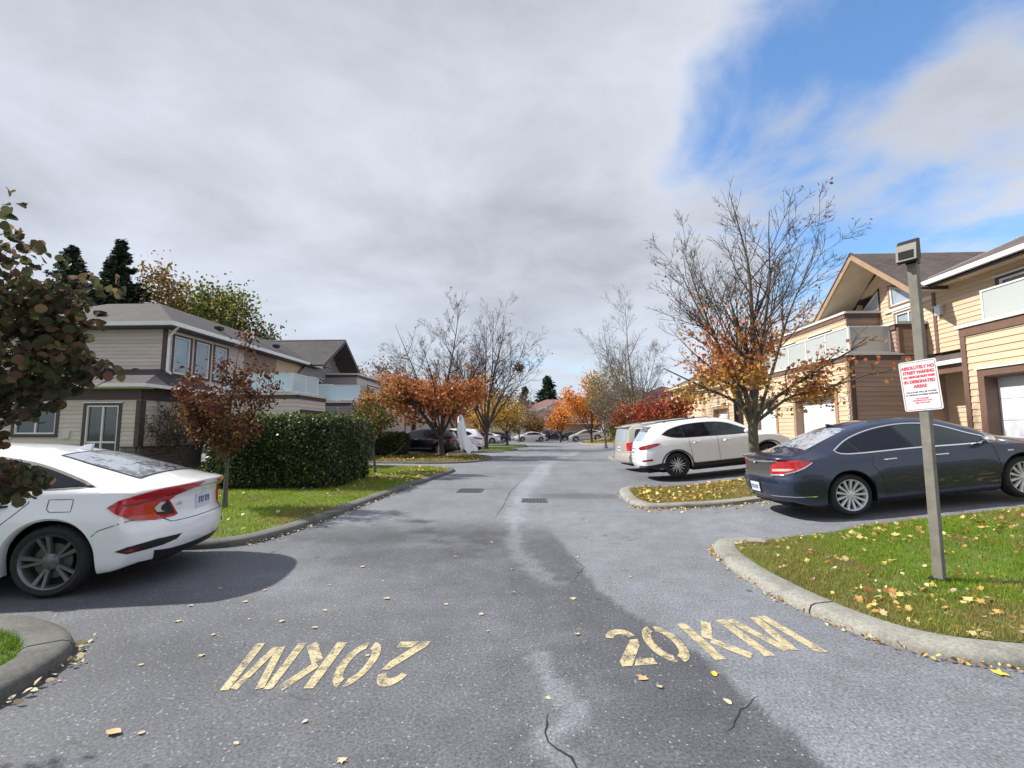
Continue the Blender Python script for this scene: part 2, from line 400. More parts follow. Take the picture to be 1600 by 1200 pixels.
M['leaf_redmaple'] = mat_leaf('red_brown_leaves', [(0.0, (0.06, 0.016, 0.012)), (0.4, (0.13, 0.034, 0.02)), (0.75, (0.19, 0.065, 0.028)), (0.92, (0.14, 0.10, 0.035)), (1.0, (0.27, 0.15, 0.06))])
M['leaf_mixed'] = mat_leaf('green_to_orange_leaves', [(0.0, (0.05, 0.075, 0.02)), (0.5, (0.11, 0.13, 0.03)), (0.75, (0.30, 0.14, 0.04)), (1.0, (0.42, 0.26, 0.10))])
M['leaf_orange'] = mat_leaf('orange_leaves', [(0.0, (0.36, 0.09, 0.035)), (0.35, (0.60, 0.20, 0.07)), (0.75, (0.70, 0.32, 0.12)), (1.0, (0.75, 0.48, 0.22))])
M['leaf_bright'] = mat_leaf('bright_orange_leaves', [(0.0, (0.62, 0.16, 0.02)), (0.5, (0.80, 0.27, 0.03)), (1.0, (0.80, 0.42, 0.06))])
M['leaf_yellow'] = mat_leaf('yellow_leaves', [(0.0, (0.42, 0.25, 0.04)), (0.5, (0.60, 0.40, 0.07)), (1.0, (0.68, 0.52, 0.15))])
M['leaf_olive'] = mat_leaf('olive_yellow_leaves', [(0.0, (0.20, 0.15, 0.04)), (0.5, (0.34, 0.25, 0.07)), (1.0, (0.45, 0.32, 0.09))])
M['leaf_red'] = mat_leaf('dark_red_leaves', [(0.0, (0.20, 0.02, 0.015)), (0.5, (0.38, 0.05, 0.03)), (0.85, (0.5, 0.12, 0.05)), (1.0, (0.2, 0.16, 0.04))])
M['leaf_green'] = mat_leaf('green_autumn_leaves', [(0.0, (0.035, 0.06, 0.015)), (0.6, (0.10, 0.14, 0.03)), (1.0, (0.30, 0.27, 0.06))])
M['leaf_rust'] = mat_leaf('rusty_leaves', [(0.0, (0.18, 0.08, 0.03)), (0.5, (0.30, 0.14, 0.05)), (1.0, (0.34, 0.25, 0.07))])
M['leaf_brown'] = mat_leaf('brown_twiggy_leaves', [(0.0, (0.13, 0.085, 0.06)), (0.5, (0.20, 0.14, 0.10)), (1.0, (0.27, 0.20, 0.14))])
M['leaf_hedge'] = mat_leaf('glossy_hedge_leaves', [(0.0, (0.02, 0.035, 0.012)), (0.6, (0.05, 0.078, 0.026)), (0.88, (0.10, 0.13, 0.04)), (1.0, (0.24, 0.25, 0.09))], 0.45, 0.2, 0.35)
M['leaf_fir'] = mat_leaf('dark_fir_needles', [(0.0, (0.025, 0.045, 0.032)), (0.6, (0.05, 0.08, 0.055)), (1.0, (0.09, 0.13, 0.08))], 0.7, 0.1)
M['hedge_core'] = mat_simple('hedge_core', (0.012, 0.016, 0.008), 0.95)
M['litter'] = mat_leaf('fallen_leaves', [(0.0, (0.28, 0.12, 0.04)), (0.35, (0.50, 0.28, 0.09)), (0.7, (0.68, 0.50, 0.16)), (1.0, (0.74, 0.64, 0.36))], 0.6, 0.15)
M['litter_pale'] = mat_leaf('pale_fallen_leaves', [(0.0, (0.40, 0.30, 0.20)), (0.5, (0.58, 0.50, 0.36)), (1.0, (0.66, 0.52, 0.24))], 0.6, 0.1)
M['leaf_gold'] = mat_simple('golden_fallen_leaf', (0.78, 0.52, 0.06), 0.55)
M['leaf_tan'] = mat_simple('tan_fallen_leaf', (0.55, 0.36, 0.20), 0.6)

# ------------------------------------------------------------------ object helpers
def link(o, parent=None):
    C.objects.link(o)
    if parent is not None: o.parent = parent
    return o

def tag(o, label=None, cat=None, group=None, kind=None):
    if label: o['label'] = label
    if cat: o['category'] = cat
    if group: o['group'] = group
    if kind: o['kind'] = kind
    return o

def empty(name, loc=(0, 0, 0), rz=0.0, label=None, cat=None, group=None, ry=0.0):
    o = bpy.data.objects.new(name, None); link(o)
    o.location = loc; o.rotation_euler = (0, ry, rz); o.empty_display_size = 0.2
    return tag(o, label, cat, group)

def mesh_obj(name, verts, faces, mat, parent=None, smooth=False, sharp=None):
    me = bpy.data.meshes.new(name); me.from_pydata([tuple(v) for v in verts], [], faces)
    if mat is not None: me.materials.append(mat)
    if smooth:
        me.shade_smooth()
        if sharp: me.set_sharp_from_angle(angle=R(sharp))
    return link(bpy.data.objects.new(name, me), parent)

def big_mesh(name, V, polysize, mat, parent=None, colors=None, smooth=False):
    """V: (n*polysize,3) array, each consecutive polysize vertices is one face"""
    me = bpy.data.meshes.new(name); n = len(V); nf = n // polysize
    me.vertices.add(n); me.vertices.foreach_set('co', np.asarray(V, dtype=np.float32).ravel())
    me.loops.add(n); me.loops.foreach_set('vertex_index', np.arange(n, dtype=np.int32))
    me.polygons.add(nf); me.polygons.foreach_set('loop_start', np.arange(0, n, polysize, dtype=np.int32))
    me.update(calc_edges=True)
    if colors is not None:
        at = me.attributes.new('tone', 'FLOAT_COLOR', 'POINT'); at.data.foreach_set('color', np.asarray(colors, dtype=np.float32).ravel())
    me.materials.append(mat)
    if smooth: me.shade_smooth()
    return link(bpy.data.objects.new(name, me), parent)

class MB:
    """collects simple solids into one mesh"""
    def __init__(s): s.v = []; s.f = []
    def box(s, x0, x1, y0, y1, z0, z1, Mx=None):
        b = len(s.v)
        pts = [Vector((x, y, z)) for z in (z0, z1) for y in (y0, y1) for x in (x0, x1)]
        if Mx: pts = [Mx @ p for p in pts]
        s.v += pts
        s.f += [tuple(b + i for i in q) for q in ((0, 2, 3, 1), (4, 5, 7, 6), (0, 1, 5, 4), (2, 6, 7, 3), (0, 4, 6, 2), (1, 3, 7, 5))]
        return s
    def tube(s, pts, radii, n=8, cap=True):
        b = len(s.v); P = [Vector(p) for p in pts]
        for i, p in enumerate(P):
            d = (P[min(i + 1, len(P) - 1)] - P[max(i - 1, 0)]).normalized()
            a = d.orthogonal().normalized() if i == 0 else (a - d * a.dot(d)).normalized()
            c = d.cross(a)
            for k in range(n):
                t = 2 * PI * k / n; s.v.append(p + (a * math.cos(t) + c * math.sin(t)) * radii[i])
        for i in range(len(P) - 1):
            for k in range(n):
                k2 = (k + 1) % n
                s.f.append((b + i * n + k, b + i * n + k2, b + (i + 1) * n + k2, b + (i + 1) * n + k))
        if cap:
            s.f.append(tuple(b + k for k in range(n))[::-1]); e = b + (len(P) - 1) * n
            s.f.append(tuple(e + k for k in range(n)))
        return s
    def lathe(s, prof, axis='y', n=40, centre=(0, 0, 0), closed=False):
        """prof: [(axial, radius)]"""
        b = len(s.v); m = len(prof); cx, cy, cz = centre
        for k in range(n):
            t = 2 * PI * k / n
            for (a, r) in prof:
                if axis == 'y': s.v.append(Vector((cx + r * math.cos(t), cy + a, cz + r * math.sin(t))))
                else: s.v.append(Vector((cx + r * math.cos(t), cy + r * math.sin(t), cz + a)))
        for k in range(n):
            k2 = (k + 1) % n
            for i in range(m - 1 + (1 if closed else 0)):
                i2 = (i + 1) % m
                s.f.append((b + k * m + i, b + k * m + i2, b + k2 * m + i2, b + k2 * m + i))
        return s
    def prism(s, poly, d0, d1, Mx=None, axis='y'):
        """poly in (x,z) extruded along y (or (x,y) extruded along z)"""
        b = len(s.v); n = len(poly)
        for d in (d0, d1):
            for (x, z) in poly:
                p = Vector((x, d, z)) if axis == 'y' else Vector((x, z, d))
                s.v.append(Mx @ p if Mx else p)
        tri = tessellate_polygon([[Vector((x, z, 0)) for x, z in poly]])
        for t in tri:
            s.f.append(tuple(b + i for i in t)); s.f.append(tuple(b + n + i for i in t)[::-1])
        for i in range(n):
            j = (i + 1) % n; s.f.append((b + i, b + j, b + n + j, b + n + i))
        return s
    def build(s, name, mat, parent=None, smooth=False, sharp=35):
        o = mesh_obj(name, s.v, s.f, mat, parent)
        bm = bmesh.new(); bm.from_mesh(o.data); bmesh.ops.recalc_face_normals(bm, faces=bm.faces[:]); bm.to_mesh(o.data); bm.free()
        if smooth: o.data.shade_smooth(); o.data.set_sharp_from_angle(angle=R(sharp))
        return o

def copy_tree(o, parent=None):
    c = o.copy(); C.objects.link(c); c.parent = parent
    for ch in list(o.children): copy_tree(ch, c)
    return c

def smoothpath(P, n=6, closed=False):
    P = [Vector(p) for p in P]; out = []
    m = len(P)
    for i in range(m - 1):
        p0 = P[max(i - 1, 0)]; p1 = P[i]; p2 = P[i + 1]; p3 = P[min(i + 2, m - 1)]
        for k in range(n):
            t = k / n
            out.append(0.5 * ((2 * p1) + (p2 - p0) * t + (2 * p0 - 5 * p1 + 4 * p2 - p3) * t * t + (3 * p1 - p0 - 3 * p2 + p3) * t ** 3))
    out.append(P[-1]); return out

def itp(pts):
    xs = [p[0] for p in pts]; ys = [p[1] for p in pts]; n = len(xs)
    d = [(ys[i + 1] - ys[i]) / (xs[i + 1] - xs[i]) for i in range(n - 1)]
    m = [d[0]] + [0 if d[i - 1] * d[i] <= 0 else 2 * d[i - 1] * d[i] / (d[i - 1] + d[i]) for i in range(1, n - 1)] + [d[-1]]
    def f(x):
        if x <= xs[0]: return ys[0]
        if x >= xs[-1]: return ys[-1]
        i = 0
        while x > xs[i + 1]: i += 1
        h = xs[i + 1] - xs[i]; t = (x - xs[i]) / h
        return ((2 * t ** 3 - 3 * t * t + 1) * ys[i] + (t ** 3 - 2 * t * t + t) * h * m[i] + (-2 * t ** 3 + 3 * t * t) * ys[i + 1] + (t ** 3 - t * t) * h * m[i + 1])
    return f

def inside(poly, x, y):
    """vectorised point in polygon"""
    x = np.asarray(x); y = np.asarray(y); r = np.zeros(x.shape, bool); n = len(poly)
    for i in range(n):
        x0, y0 = poly[i][:2]; x1, y1 = poly[(i + 1) % n][:2]
        if y0 == y1: continue
        c = ((y0 > y) != (y1 > y)) & (x < (x1 - x0) * (y - y0) / (y1 - y0) + x0)
        r ^= c
    return r

def dist_path(path, x, y):
    x = np.asarray(x, float); y = np.asarray(y, float); best = np.full(x.shape, 1e9)
    for (a, b) in zip(path[:-1], path[1:]):
        ax, ay = a[:2]; bx, by = b[:2]; L2 = (bx - ax) ** 2 + (by - ay) ** 2 + 1e-9
        t = np.clip(((x - ax) * (bx - ax) + (y - ay) * (by - ay)) / L2, 0, 1)
        best = np.minimum(best, np.hypot(x - ax - t * (bx - ax), y - ay - t * (by - ay)))
    return best

def cut_poly(poly, sx, sy):
    """2-D polygon cut on a grid -> bmesh in the xy plane"""
    bm = bmesh.new()
    tris = tessellate_polygon([[Vector((p[0], p[1], 0)) for p in poly]])
    vs = [bm.verts.new((p[0], p[1], 0)) for p in poly]
    for t in tris:
        try: bm.faces.new([vs[i] for i in t])
        except ValueError: pass
    xs = [p[0] for p in poly]; ys = [p[1] for p in poly]
    def cuts(lo, hi, s, no):
        k = math.floor(lo / s) + 1
        while k * s < hi - 1e-6:
            co = (k * s, 0, 0) if no[0] else (0, k * s, 0)
            bmesh.ops.bisect_plane(bm, geom=bm.verts[:] + bm.edges[:] + bm.faces[:], plane_co=co, plane_no=no)
            k += 1
    cuts(min(xs), max(xs), sx, (1, 0, 0)); cuts(min(ys), max(ys), sy, (0, 1, 0))
    bmesh.ops.triangulate(bm, faces=bm.faces[:])
    return bm
# ------------------------------------------------------------------ ground
def gz(x):
    d = np.minimum(x, 11.0) - 4.3
    return 0.11 * 0.5 * (d + np.sqrt(d * d + 0.15))
def gzf(x): return float(gz(np.float64(x)))

def vnoise(x, y, s, seed=0):
    """smooth value noise, vectorised"""
    x = np.asarray(x) * s + seed * 17.3; y = np.asarray(y) * s + seed * 5.9
    xi = np.floor(x); yi = np.floor(y); fx = x - xi; fy = y - yi
    fx = fx * fx * (3 - 2 * fx); fy = fy * fy * (3 - 2 * fy)
    def h(a, b):
        v = np.sin(a * 127.1 + b * 311.7 + seed * 74.7) * 43758.5453
        return v - np.floor(v)
    return (h(xi, yi) * (1 - fx) + h(xi + 1, yi) * fx) * (1 - fy) + (h(xi, yi + 1) * (1 - fx) + h(xi + 1, yi + 1) * fx) * fy

def sstep(v, a, b):
    t = np.clip((v - a) / (b - a), 0, 1); return t * t * (3 - 2 * t)

def grid_sheet(name, xs, ys, zf, mat, tone=None, kind='structure'):
    X, Y = np.meshgrid(xs, ys); Z = zf(X, Y)
    n, m = X.shape
    V = np.stack([X.ravel(), Y.ravel(), Z.ravel()], 1)
    idx = np.arange(n * m).reshape(n, m)
    F = np.stack([idx[:-1, :-1], idx[:-1, 1:], idx[1:, 1:], idx[1:, :-1]], -1).reshape(-1, 4)
    me = bpy.data.meshes.new(name)
    me.vertices.add(len(V)); me.vertices.foreach_set('co', V.astype(np.float32).ravel())
    me.loops.add(F.size); me.loops.foreach_set('vertex_index', F.astype(np.int32).ravel())
    me.polygons.add(len(F)); me.polygons.foreach_set('loop_start', np.arange(0, F.size, 4, dtype=np.int32))
    me.update(calc_edges=True); me.materials.append(mat); me.shade_smooth()
    if tone is not None:
        t = tone(X, Y).ravel(); col = np.stack([t, t, t, np.ones_like(t)], 1)
        at = me.attributes.new('tone', 'FLOAT_COLOR', 'POINT'); at.data.foreach_set('color', col.astype(np.float32).ravel())
    return tag(link(bpy.data.objects.new(name, me)), kind=kind)

# tone of the asphalt: damp seams, tree shadows painted in as dark streaks, a newer strip along the right side, a pale trail of dried silt
SEAM = [(0.30, 7.3), (0.42, 6.35), (0.62, 4.75), (0.86, 4.1), (1.06, 3.72), (1.16, 3.4), (1.28, 2.75), (1.36, 2.3), (1.5, 1.6), (1.7, 0.5), (1.9, -3)]
SILT = [(3.3, 34.8), (1.44, 26.7), (0.43, 20.8), (0.17, 16.6), (-0.17, 13.7), (-0.29, 11.3), (-0.34, 9.7), (-0.39, 8.55), (-0.28, 7.4), (-0.28, 6.55), (-0.13, 5.86), (0.02, 5.3), (0.19, 4.92)]
SILT2 = [(0.04, 3.34), (0.06, 3.09), (0.12, 2.92), (0.24, 2.79), (0.20, 2.66), (0.08, 2.59), (0.05, 2.46), (0.12, 2.38), (0.23, 2.28)]
def road_tone(X, Y):
    n1 = vnoise(X, Y, 0.7, 1); n2 = vnoise(X, Y, 2.2, 2); n3 = vnoise(X, Y, 6.0, 3)
    n4 = vnoise(X, Y, 13.0, 4); w = (n2 - 0.5) * 0.5 + (n3 - 0.5) * 0.30 + (n4 - .5) * .18
    t = np.full(X.shape, 1.02)
    sy = [p[1] for p in SEAM][::-1]; sx = [p[0] for p in SEAM][::-1]
    bx = np.interp(Y, sy, sx) + (n3 - 0.5) * 0.05
    left = sstep(bx - X, -0.012, 0.05) * (1 - sstep(Y, 6.6, 7.8))
    band = left * (1 - sstep(bx - X + w, 0.45, 1.6))            # darker freshly sealed strip left of the seam
    t -= 0.44 * band
    t -= 0.22 * left * (1 - band)
    t += 0.30 * (1 - left) * (1 - sstep(Y, 8.0, 11.0)) * sstep(X, 0, 1)
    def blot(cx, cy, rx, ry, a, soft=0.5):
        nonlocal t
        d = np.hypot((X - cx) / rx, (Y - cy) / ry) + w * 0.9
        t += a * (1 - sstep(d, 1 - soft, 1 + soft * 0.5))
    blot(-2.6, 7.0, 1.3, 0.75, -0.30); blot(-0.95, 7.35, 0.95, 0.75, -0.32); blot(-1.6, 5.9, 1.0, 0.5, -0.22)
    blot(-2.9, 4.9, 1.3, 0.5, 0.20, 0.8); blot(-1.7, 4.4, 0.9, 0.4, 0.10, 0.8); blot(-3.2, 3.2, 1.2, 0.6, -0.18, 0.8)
    blot(-2.1, 12.6, 1.6, 0.22, -0.20); blot(-0.9, 16.8, 1.9, 0.45, -0.20); blot(-2.3, 15.2, 1.3, 0.3, -0.14)  # tree shadows painted into the tone as long streaks across the road
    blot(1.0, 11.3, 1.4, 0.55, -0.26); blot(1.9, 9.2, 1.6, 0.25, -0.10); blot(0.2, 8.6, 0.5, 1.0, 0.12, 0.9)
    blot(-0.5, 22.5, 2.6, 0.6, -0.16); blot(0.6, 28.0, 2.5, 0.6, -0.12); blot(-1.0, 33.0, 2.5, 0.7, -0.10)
    ds = dist_path(SILT, X, Y); wd = 0.03 + 0.12 * n2 + 0.032 * np.clip(Y - 6.3, 0, 9)
    t += 0.60 * (.5 + .5 * n4) * (1 - sstep(ds + (n3 - 0.5) * 0.2 + (n4 - .5) * .12, wd * 0.5, wd * 1.15))
    d2 = dist_path(SILT2, X, Y)
    t += 0.55 * (1 - sstep(d2 + (n3 - 0.5) * 0.10 + (n4 - .5) * .06, 0.04, 0.085))
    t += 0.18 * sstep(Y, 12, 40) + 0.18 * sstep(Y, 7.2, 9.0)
    t += (n1 - 0.5) * 0.14 + (n3 - .5) * .07 + (n4 - .5) * .06
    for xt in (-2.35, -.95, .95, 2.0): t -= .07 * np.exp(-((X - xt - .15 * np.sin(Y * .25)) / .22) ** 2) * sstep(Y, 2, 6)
    pt = (np.abs(X - 1.05) < .85 + .05 * n3) & (np.abs(Y - 11.25 - .08 * X) < .42 + .04 * n3); t = np.where(pt, t - .16, t)
    return np.clip(t, 0.35, 2.2)

xs = np.concatenate([np.arange(-24, -4.6, 0.4), np.arange(-4.6, 4.2, 0.06), np.arange(4.2, 6, 0.12), np.arange(6, 18.01, 0.5)])
ys = np.concatenate([np.arange(-8, 1.2, 0.4), np.arange(1.2, 12, 0.06), np.arange(12, 18, 0.1), np.arange(18, 44, 0.3), np.arange(44, 131, 1.5)])
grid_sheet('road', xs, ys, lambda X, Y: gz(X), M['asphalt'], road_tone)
xe = np.concatenate([[-1500, -600, -200, -80, -40, -20, -10, 0, 2], np.arange(3, 11.6, 0.5), [14, 20, 40, 80, 200, 600, 1500]])
ye = np.array([-200, -60, -20, 0, 20, 40, 60, 90, 130, 200, 400, 900, 1800.0])
grid_sheet('ground', xe.astype(float), ye, lambda X, Y: gz(X) - 0.05, M['earth'])

# ------------------------------------------------------------------ raised lawns with concrete kerbs
def offset_path(P, d):
    out = []
    for i, p in enumerate(P):
        t = (P[min(i + 1, len(P) - 1)] - P[max(i - 1, 0)]); t = Vector((t.x, t.y, 0)).normalized()
        out.append(Vector((p.x - t.y * d, p.y + t.x * d, 0)))
    return out

def kerb(path, seglen=1.5, w=0.26, h=0.085, mat='kerb', spacing=5, name='kerb'):
    P = smoothpath([(x, y, 0) for x, y in path], spacing)
    root = bpy.data.objects.new(name, None); link(root); root.location = (P[0].x, P[0].y, 0); tag(root, kind='structure')
    segs = []; cur = [P[0]]; acc = 0
    for a, b in zip(P[:-1], P[1:]):
        acc += (b - a).length; cur.append(b)
        if acc > seglen: segs.append(cur); cur = [b]; acc = 0
    if len(cur) > 1: segs.append(cur)
    prof = [(0.0, -0.06), (0.0, h - 0.05), (0.02, h - 0.015), (0.06, h), (w - 0.03, h + 0.004), (w, h - 0.01), (w, -0.06)]
    full = P
    for si, s in enumerate(segs):
        s = [p.copy() for p in s]
        if len(s) > 1:
            s[0] = s[0] + (s[1] - s[0]).normalized() * 0.006; s[-1] = s[-1] + (s[-2] - s[-1]).normalized() * 0.006
        mb = MB(); nP = len(prof)
        jz = random.uniform(-0.006, 0.006); jy = random.uniform(-0.008, 0.008)
        for i, p in enumerate(s):
            if i == 0: t = s[1] - s[0]
            elif i == len(s) - 1: t = s[-1] - s[-2]
            else: t = s[i + 1] - s[i - 1]
            # tangent from the full path, so neighbours meet squarely
            j = min(range(len(full)), key=lambda k: (full[k] - p).length_squared)
            t = full[min(j + 1, len(full) - 1)] - full[max(j - 1, 0)]; t.normalize()
            for (a, z) in prof:
                x = p.x - t.y * (a + jy); y = p.y + t.x * (a + jy)
                mb.v.append(Vector((x - root.location.x, y - root.location.y, z + jz + gzf(x))))
        for i in range(len(s) - 1):
            for k in range(nP - 1):
                mb.f.append((i * nP + k, (i + 1) * nP + k, (i + 1) * nP + k + 1, i * nP + k + 1))
        mb.f.append(tuple(range(nP))); mb.f.append(tuple((len(s) - 1) * nP + k for k in range(nP))[::-1])
        mb.build('kerb_segment', M[mat], root, True, 40)
    return offset_path(P, w - 0.01)

LAWNS = {}
def lawn(key, inner, rest, mat='turf', open_edge=None, h=0.072, cell=0.4):
    poly = [(p.x, p.y) for p in inner] + list(rest)
    bm = cut_poly(poly, cell, cell)
    def zf(x, y):
        k = 1.0
        if open_edge: k = np.clip(dist_path(open_edge, x, y) / 0.8, 0, 1)
        return gz(np.asarray(x, float)) + 0.012 + (h - 0.012) * k + (vnoise(x, y, 1.3, 5) - 0.5) * 0.03 * k
    for v in bm.verts: v.co.z = float(zf(np.array(v.co.x), np.array(v.co.y)))
    bmesh.ops.recalc_face_normals(bm, faces=bm.faces[:])
    me = bpy.data.meshes.new('lawn'); bm.to_mesh(me); bm.free(); me.materials.append(M[mat]); me.shade_smooth()
    o = link(bpy.data.objects.new('lawn', me)); tag(o, kind='structure')
    LAWNS[key] = (poly, zf); return o

random.seed(4)
kR1 = kerb([(3.05, 6.74), (2.6, 6.76), (2.36, 6.5), (2.22, 6.05), (2.16, 5.26), (2.26, 4.36), (2.44, 3.79), (2.70, 3.48), (3.13, 3.32), (4.2, 3.14), (6, 3.0), (9.5, 3.0)])
eR1 = [(11.0, 7.66), (7.5, 7.68), (5.1, 7.58), (3.9, 7.18), (3.15, 6.80)]
lawn('R1', kR1, [(10.9, 3.2)] + eR1, 'turf', eR1)
kL1 = kerb([(-8.0, 5.85), (-5.2, 5.98), (-4.3, 6.08), (-3.88, 6.35), (-3.68, 6.9), (-3.55, 7.88), (-3.49, 9.46), (-3.42, 11), (-3.28, 13.4), (-3.02, 16.7), (-2.98, 17.9), (-3.25, 18.8), (-3.9, 19.3), (-5.5, 19.7), (-9.2, 20.2)], mat='kerb_dark')
lawn('L1', kL1, [(-9.2, 20.6), (-14.3, 20.6), (-22, 20), (-22, 6.0)], 'turf')
kL2 = kerb([(-9.2, 22.3), (-6.5, 22.0), (-4.5, 21.9), (-3.2, 22.5), (-2.5, 23.9), (-2.3, 25.7), (-2.6, 27.8), (-3.6, 29.2), (-5.5, 29.8), (-9.2, 30.0)], mat='kerb_dark')
lawn('L2', kL2, [(-9.3, 29.8), (-9.3, 22.5)], 'turf_brown')
kL3 = kerb([(-9, 35.2), (-3.2, 35.1), (-2.0, 35.4), (-1.4, 36.4), (-1.4, 39), (-2.4, 40.3), (-9, 40.5)], mat='kerb_dark')
lawn('L3', kL3, [(-9.1, 40.2), (-9.1, 35.4)])
kL4 = kerb([(-9, 43), (-2.2, 43), (-1.0, 44.0), (-0.6, 46), (-1.2, 52), (-3, 53), (-9, 53)], mat='kerb_dark')
lawn('L4', kL4, [(-9.1, 52.8), (-9.1, 43.2)])
kP = kerb([(-3.3, -1.5), (-3.05, 1.2), (-2.98, 2.5), (-3.02, 2.92), (-3.12, 3.2), (-3.35, 3.44), (-3.7, 3.62), (-4.3, 3.78), (-5.5, 3.86), (-9, 3.9)], mat='kerb_dark', seglen=0.85)
lawn('P', kP, [(-9, 3.7), (-9, -1.5)])
eR2 = [(10.5, 14.05), (7.4, 13.95), (5.2, 13.6), (3.2, 12.95)]
kR2 = kerb([(3.0, 12.9), (2.45, 12.7), (2.15, 12.2), (2.02, 11.3), (1.98, 10.4), (2.06, 9.8), (2.4, 9.52), (3.4, 9.78), (4.8, 10.3), (7, 10.6), (10.5, 10.75)])
lawn('R2', kR2, [(10.6, 11.0)] + eR2, 'turf_brown', eR2)
kR3 = kerb([(10.5, 28.0), (5.2, 28.0), (4.3, 27.3), (4.0, 25.8), (4.1, 24.3), (4.8, 23.5), (7, 23.6), (10.5, 23.8)])
lawn('R3', kR3, [(10.6, 24.1), (10.6, 27.7)], 'turf_brown')
kR4 = kerb([(11, 58.4), (7.0, 58.0), (5.6, 56.5), (5.1, 53.5), (5.6, 47.5), (7.4, 44.0), (11, 43)])
lawn('R4', kR4, [(11, 43.5), (11, 58)], 'turf_brown')

# ------------------------------------------------------------------ road lettering: 20 KM, once each way
def stroke(a, b, w):
    a = Vector(a); b = Vector(b); d = (b - a).normalized(); n = Vector((-d.y, d.x)) * w / 2
    return [tuple(a + n), tuple(b + n), tuple(b - n), tuple(a - n)]
def arc_band(cx, cy, rx, ry, a0, a1, w, n=12, rot=0):
    out = []; inn = []
    for i in range(n + 1):
        a = R(a0 + (a1 - a0) * i / n)
        out.append((cx + rx * math.cos(a), cy + ry * math.sin(a))); inn.append((cx + (rx - w) * math.cos(a), cy + (ry - w) * math.sin(a)))
    return out + inn[::-1]
def glyphs():
    g = {}
    g['2'] = [arc_band(0.34, 0.70, 0.32, 0.30, 165, 10, 0.16), [(0.66, 0.66), (0.50, 0.66), (0.04, 0.12), (0.04, 0.0), (0.22, 0.0), (0.60, 0.48)], [(0.26, 0.0), (0.68, 0.0), (0.68, 0.15), (0.36, 0.15)]]
    g['0'] = [arc_band(0.33, 0.5, 0.33, 0.5, 97, 263, 0.17, 18), arc_band(0.37, 0.5, 0.33, 0.5, -83, 83, 0.17, 18)]
    g['K'] = [[(0, 0), (0.19, 0), (0.19, 1), (0, 1)], stroke((0.27, 0.52), (0.62, 0.98), 0.17), stroke((0.30, 0.46), (0.66, 0.03), 0.18)]
    g['M'] = [[(0, 0), (0.16, 0), (0.16, 1), (0, 1)], stroke((0.24, 0.98), (0.44, 0.10), 0.15), stroke((0.52, 0.10), (0.72, 0.98), 0.15), [(0.80, 0), (0.96, 0), (0.96, 1), (0.80, 1)]]
    return g
GL = glyphs()
def road_text(chars, quad, label):
    """chars: [(char, x0, width)] in unit text space; quad: four ground points base-left, base-right, top-right, top-left"""
    bl, br, tr, tl = [Vector((*q, 0)) for q in quad]
    root = bpy.data.objects.new('road_marking', None); link(root); root.location = bl; tag(root, label, 'road marking', 'speed limit letters painted on the road')
    def mp(u, v):
        p = (bl * (1 - u) + br * u) * (1 - v) + (tl * (1 - u) + tr * u) * v
        return p - bl + Vector((0, 0, gzf(p.x) + 0.004))
    for ch, x0, wd in chars:
        V = []; Fc = []
        for poly in GL[ch]:
            b = len(V); V += [mp(x0 + p[0] * wd, p[1]) for p in poly]
            Fc += [tuple(b + i for i in t) for t in tessellate_polygon([[Vector((p[0], p[1], 0)) for p in poly]])]
        bm = bmesh.new(); vs = [bm.verts.new(v) for v in V]
        for f in Fc:
            fc = bm.faces.new([vs[i] for i in f]); fc.normal_update()
            if fc.normal.z < 0: fc.normal_flip()
        me = bpy.data.meshes.new('painted_character'); bm.to_mesh(me); bm.free(); me.materials.append(M['road_paint'])
        link(bpy.data.objects.new('painted_character', me), root)
# reads towards the camera on the right-hand lane
road_text([('2', 0.0, 0.25), ('0', 0.19, 0.26), ('K', 0.44, 0.28), ('M', 0.68, 0.33)], [(0.55, 3.25), (2.02, 3.52), (1.90, 4.16), (0.50, 3.80)], 'worn yellow 20 KM painted upright on the lane beside the long kerb')
road_text([('2', 0.0, 0.27), ('0', 0.245, 0.28), ('K', 0.49, 0.30), ('M', 0.72, 0.30)], [(-0.74, 3.56), (-1.98, 3.47), (-1.84, 2.86), (-0.80, 2.95)], 'worn yellow 20 KM painted upside down on the lane near the white sedan')

# cracks and iron grates
def crack(pts, w, label):
    mb = MB(); P = [Vector((x, y, 0)) for x, y in pts]; out = []
    for a, b in zip(P[:-1], P[1:]):
        n = max(1, int((b - a).length / 0.05))
        for k in range(n): out.append(a.lerp(b, k / n) + Vector((random.uniform(-.012, .012), random.uniform(-.012, .012), 0)))
    out.append(P[-1]); n = len(out)
    for i, p in enumerate(out):
        t = (out[min(i + 1, n - 1)] - out[max(i - 1, 0)]).normalized(); ww = w * random.uniform(0.3, 1.0) * min(1, 4 * min(i, n - 1 - i) / n + 0.15)
        q = Vector((-t.y, t.x, 0)) * ww / 2
        mb.v += [p + q + Vector((0, 0, 0.003)), p - q + Vector((0, 0, 0.003))]
    mb.f = [(2 * i, 2 * i + 1, 2 * i + 3, 2 * i + 2) for i in range(n - 1)]
    tag(mb.build('road_crack', M['crack']), kind='structure')
crack([(0.06, 2.74), (0.05, 2.56), (0.10, 2.44), (0.16, 2.38), (0.20, 2.30), (.30, 2.1)], 0.016, '')
crack([(0.93, 2.59), (1.05, 2.69), (1.13, 2.80), (1.28, 2.95)], 0.012, '')
crack([(-0.70, 8.2), (-0.62, 10.0), (-0.60, 12.0), (-0.45, 14.0), (-0.2, 16)], 0.022, '')
crack([(0.35, 4.9), (0.55, 5.5), (0.4, 6.2)], 0.008, '')
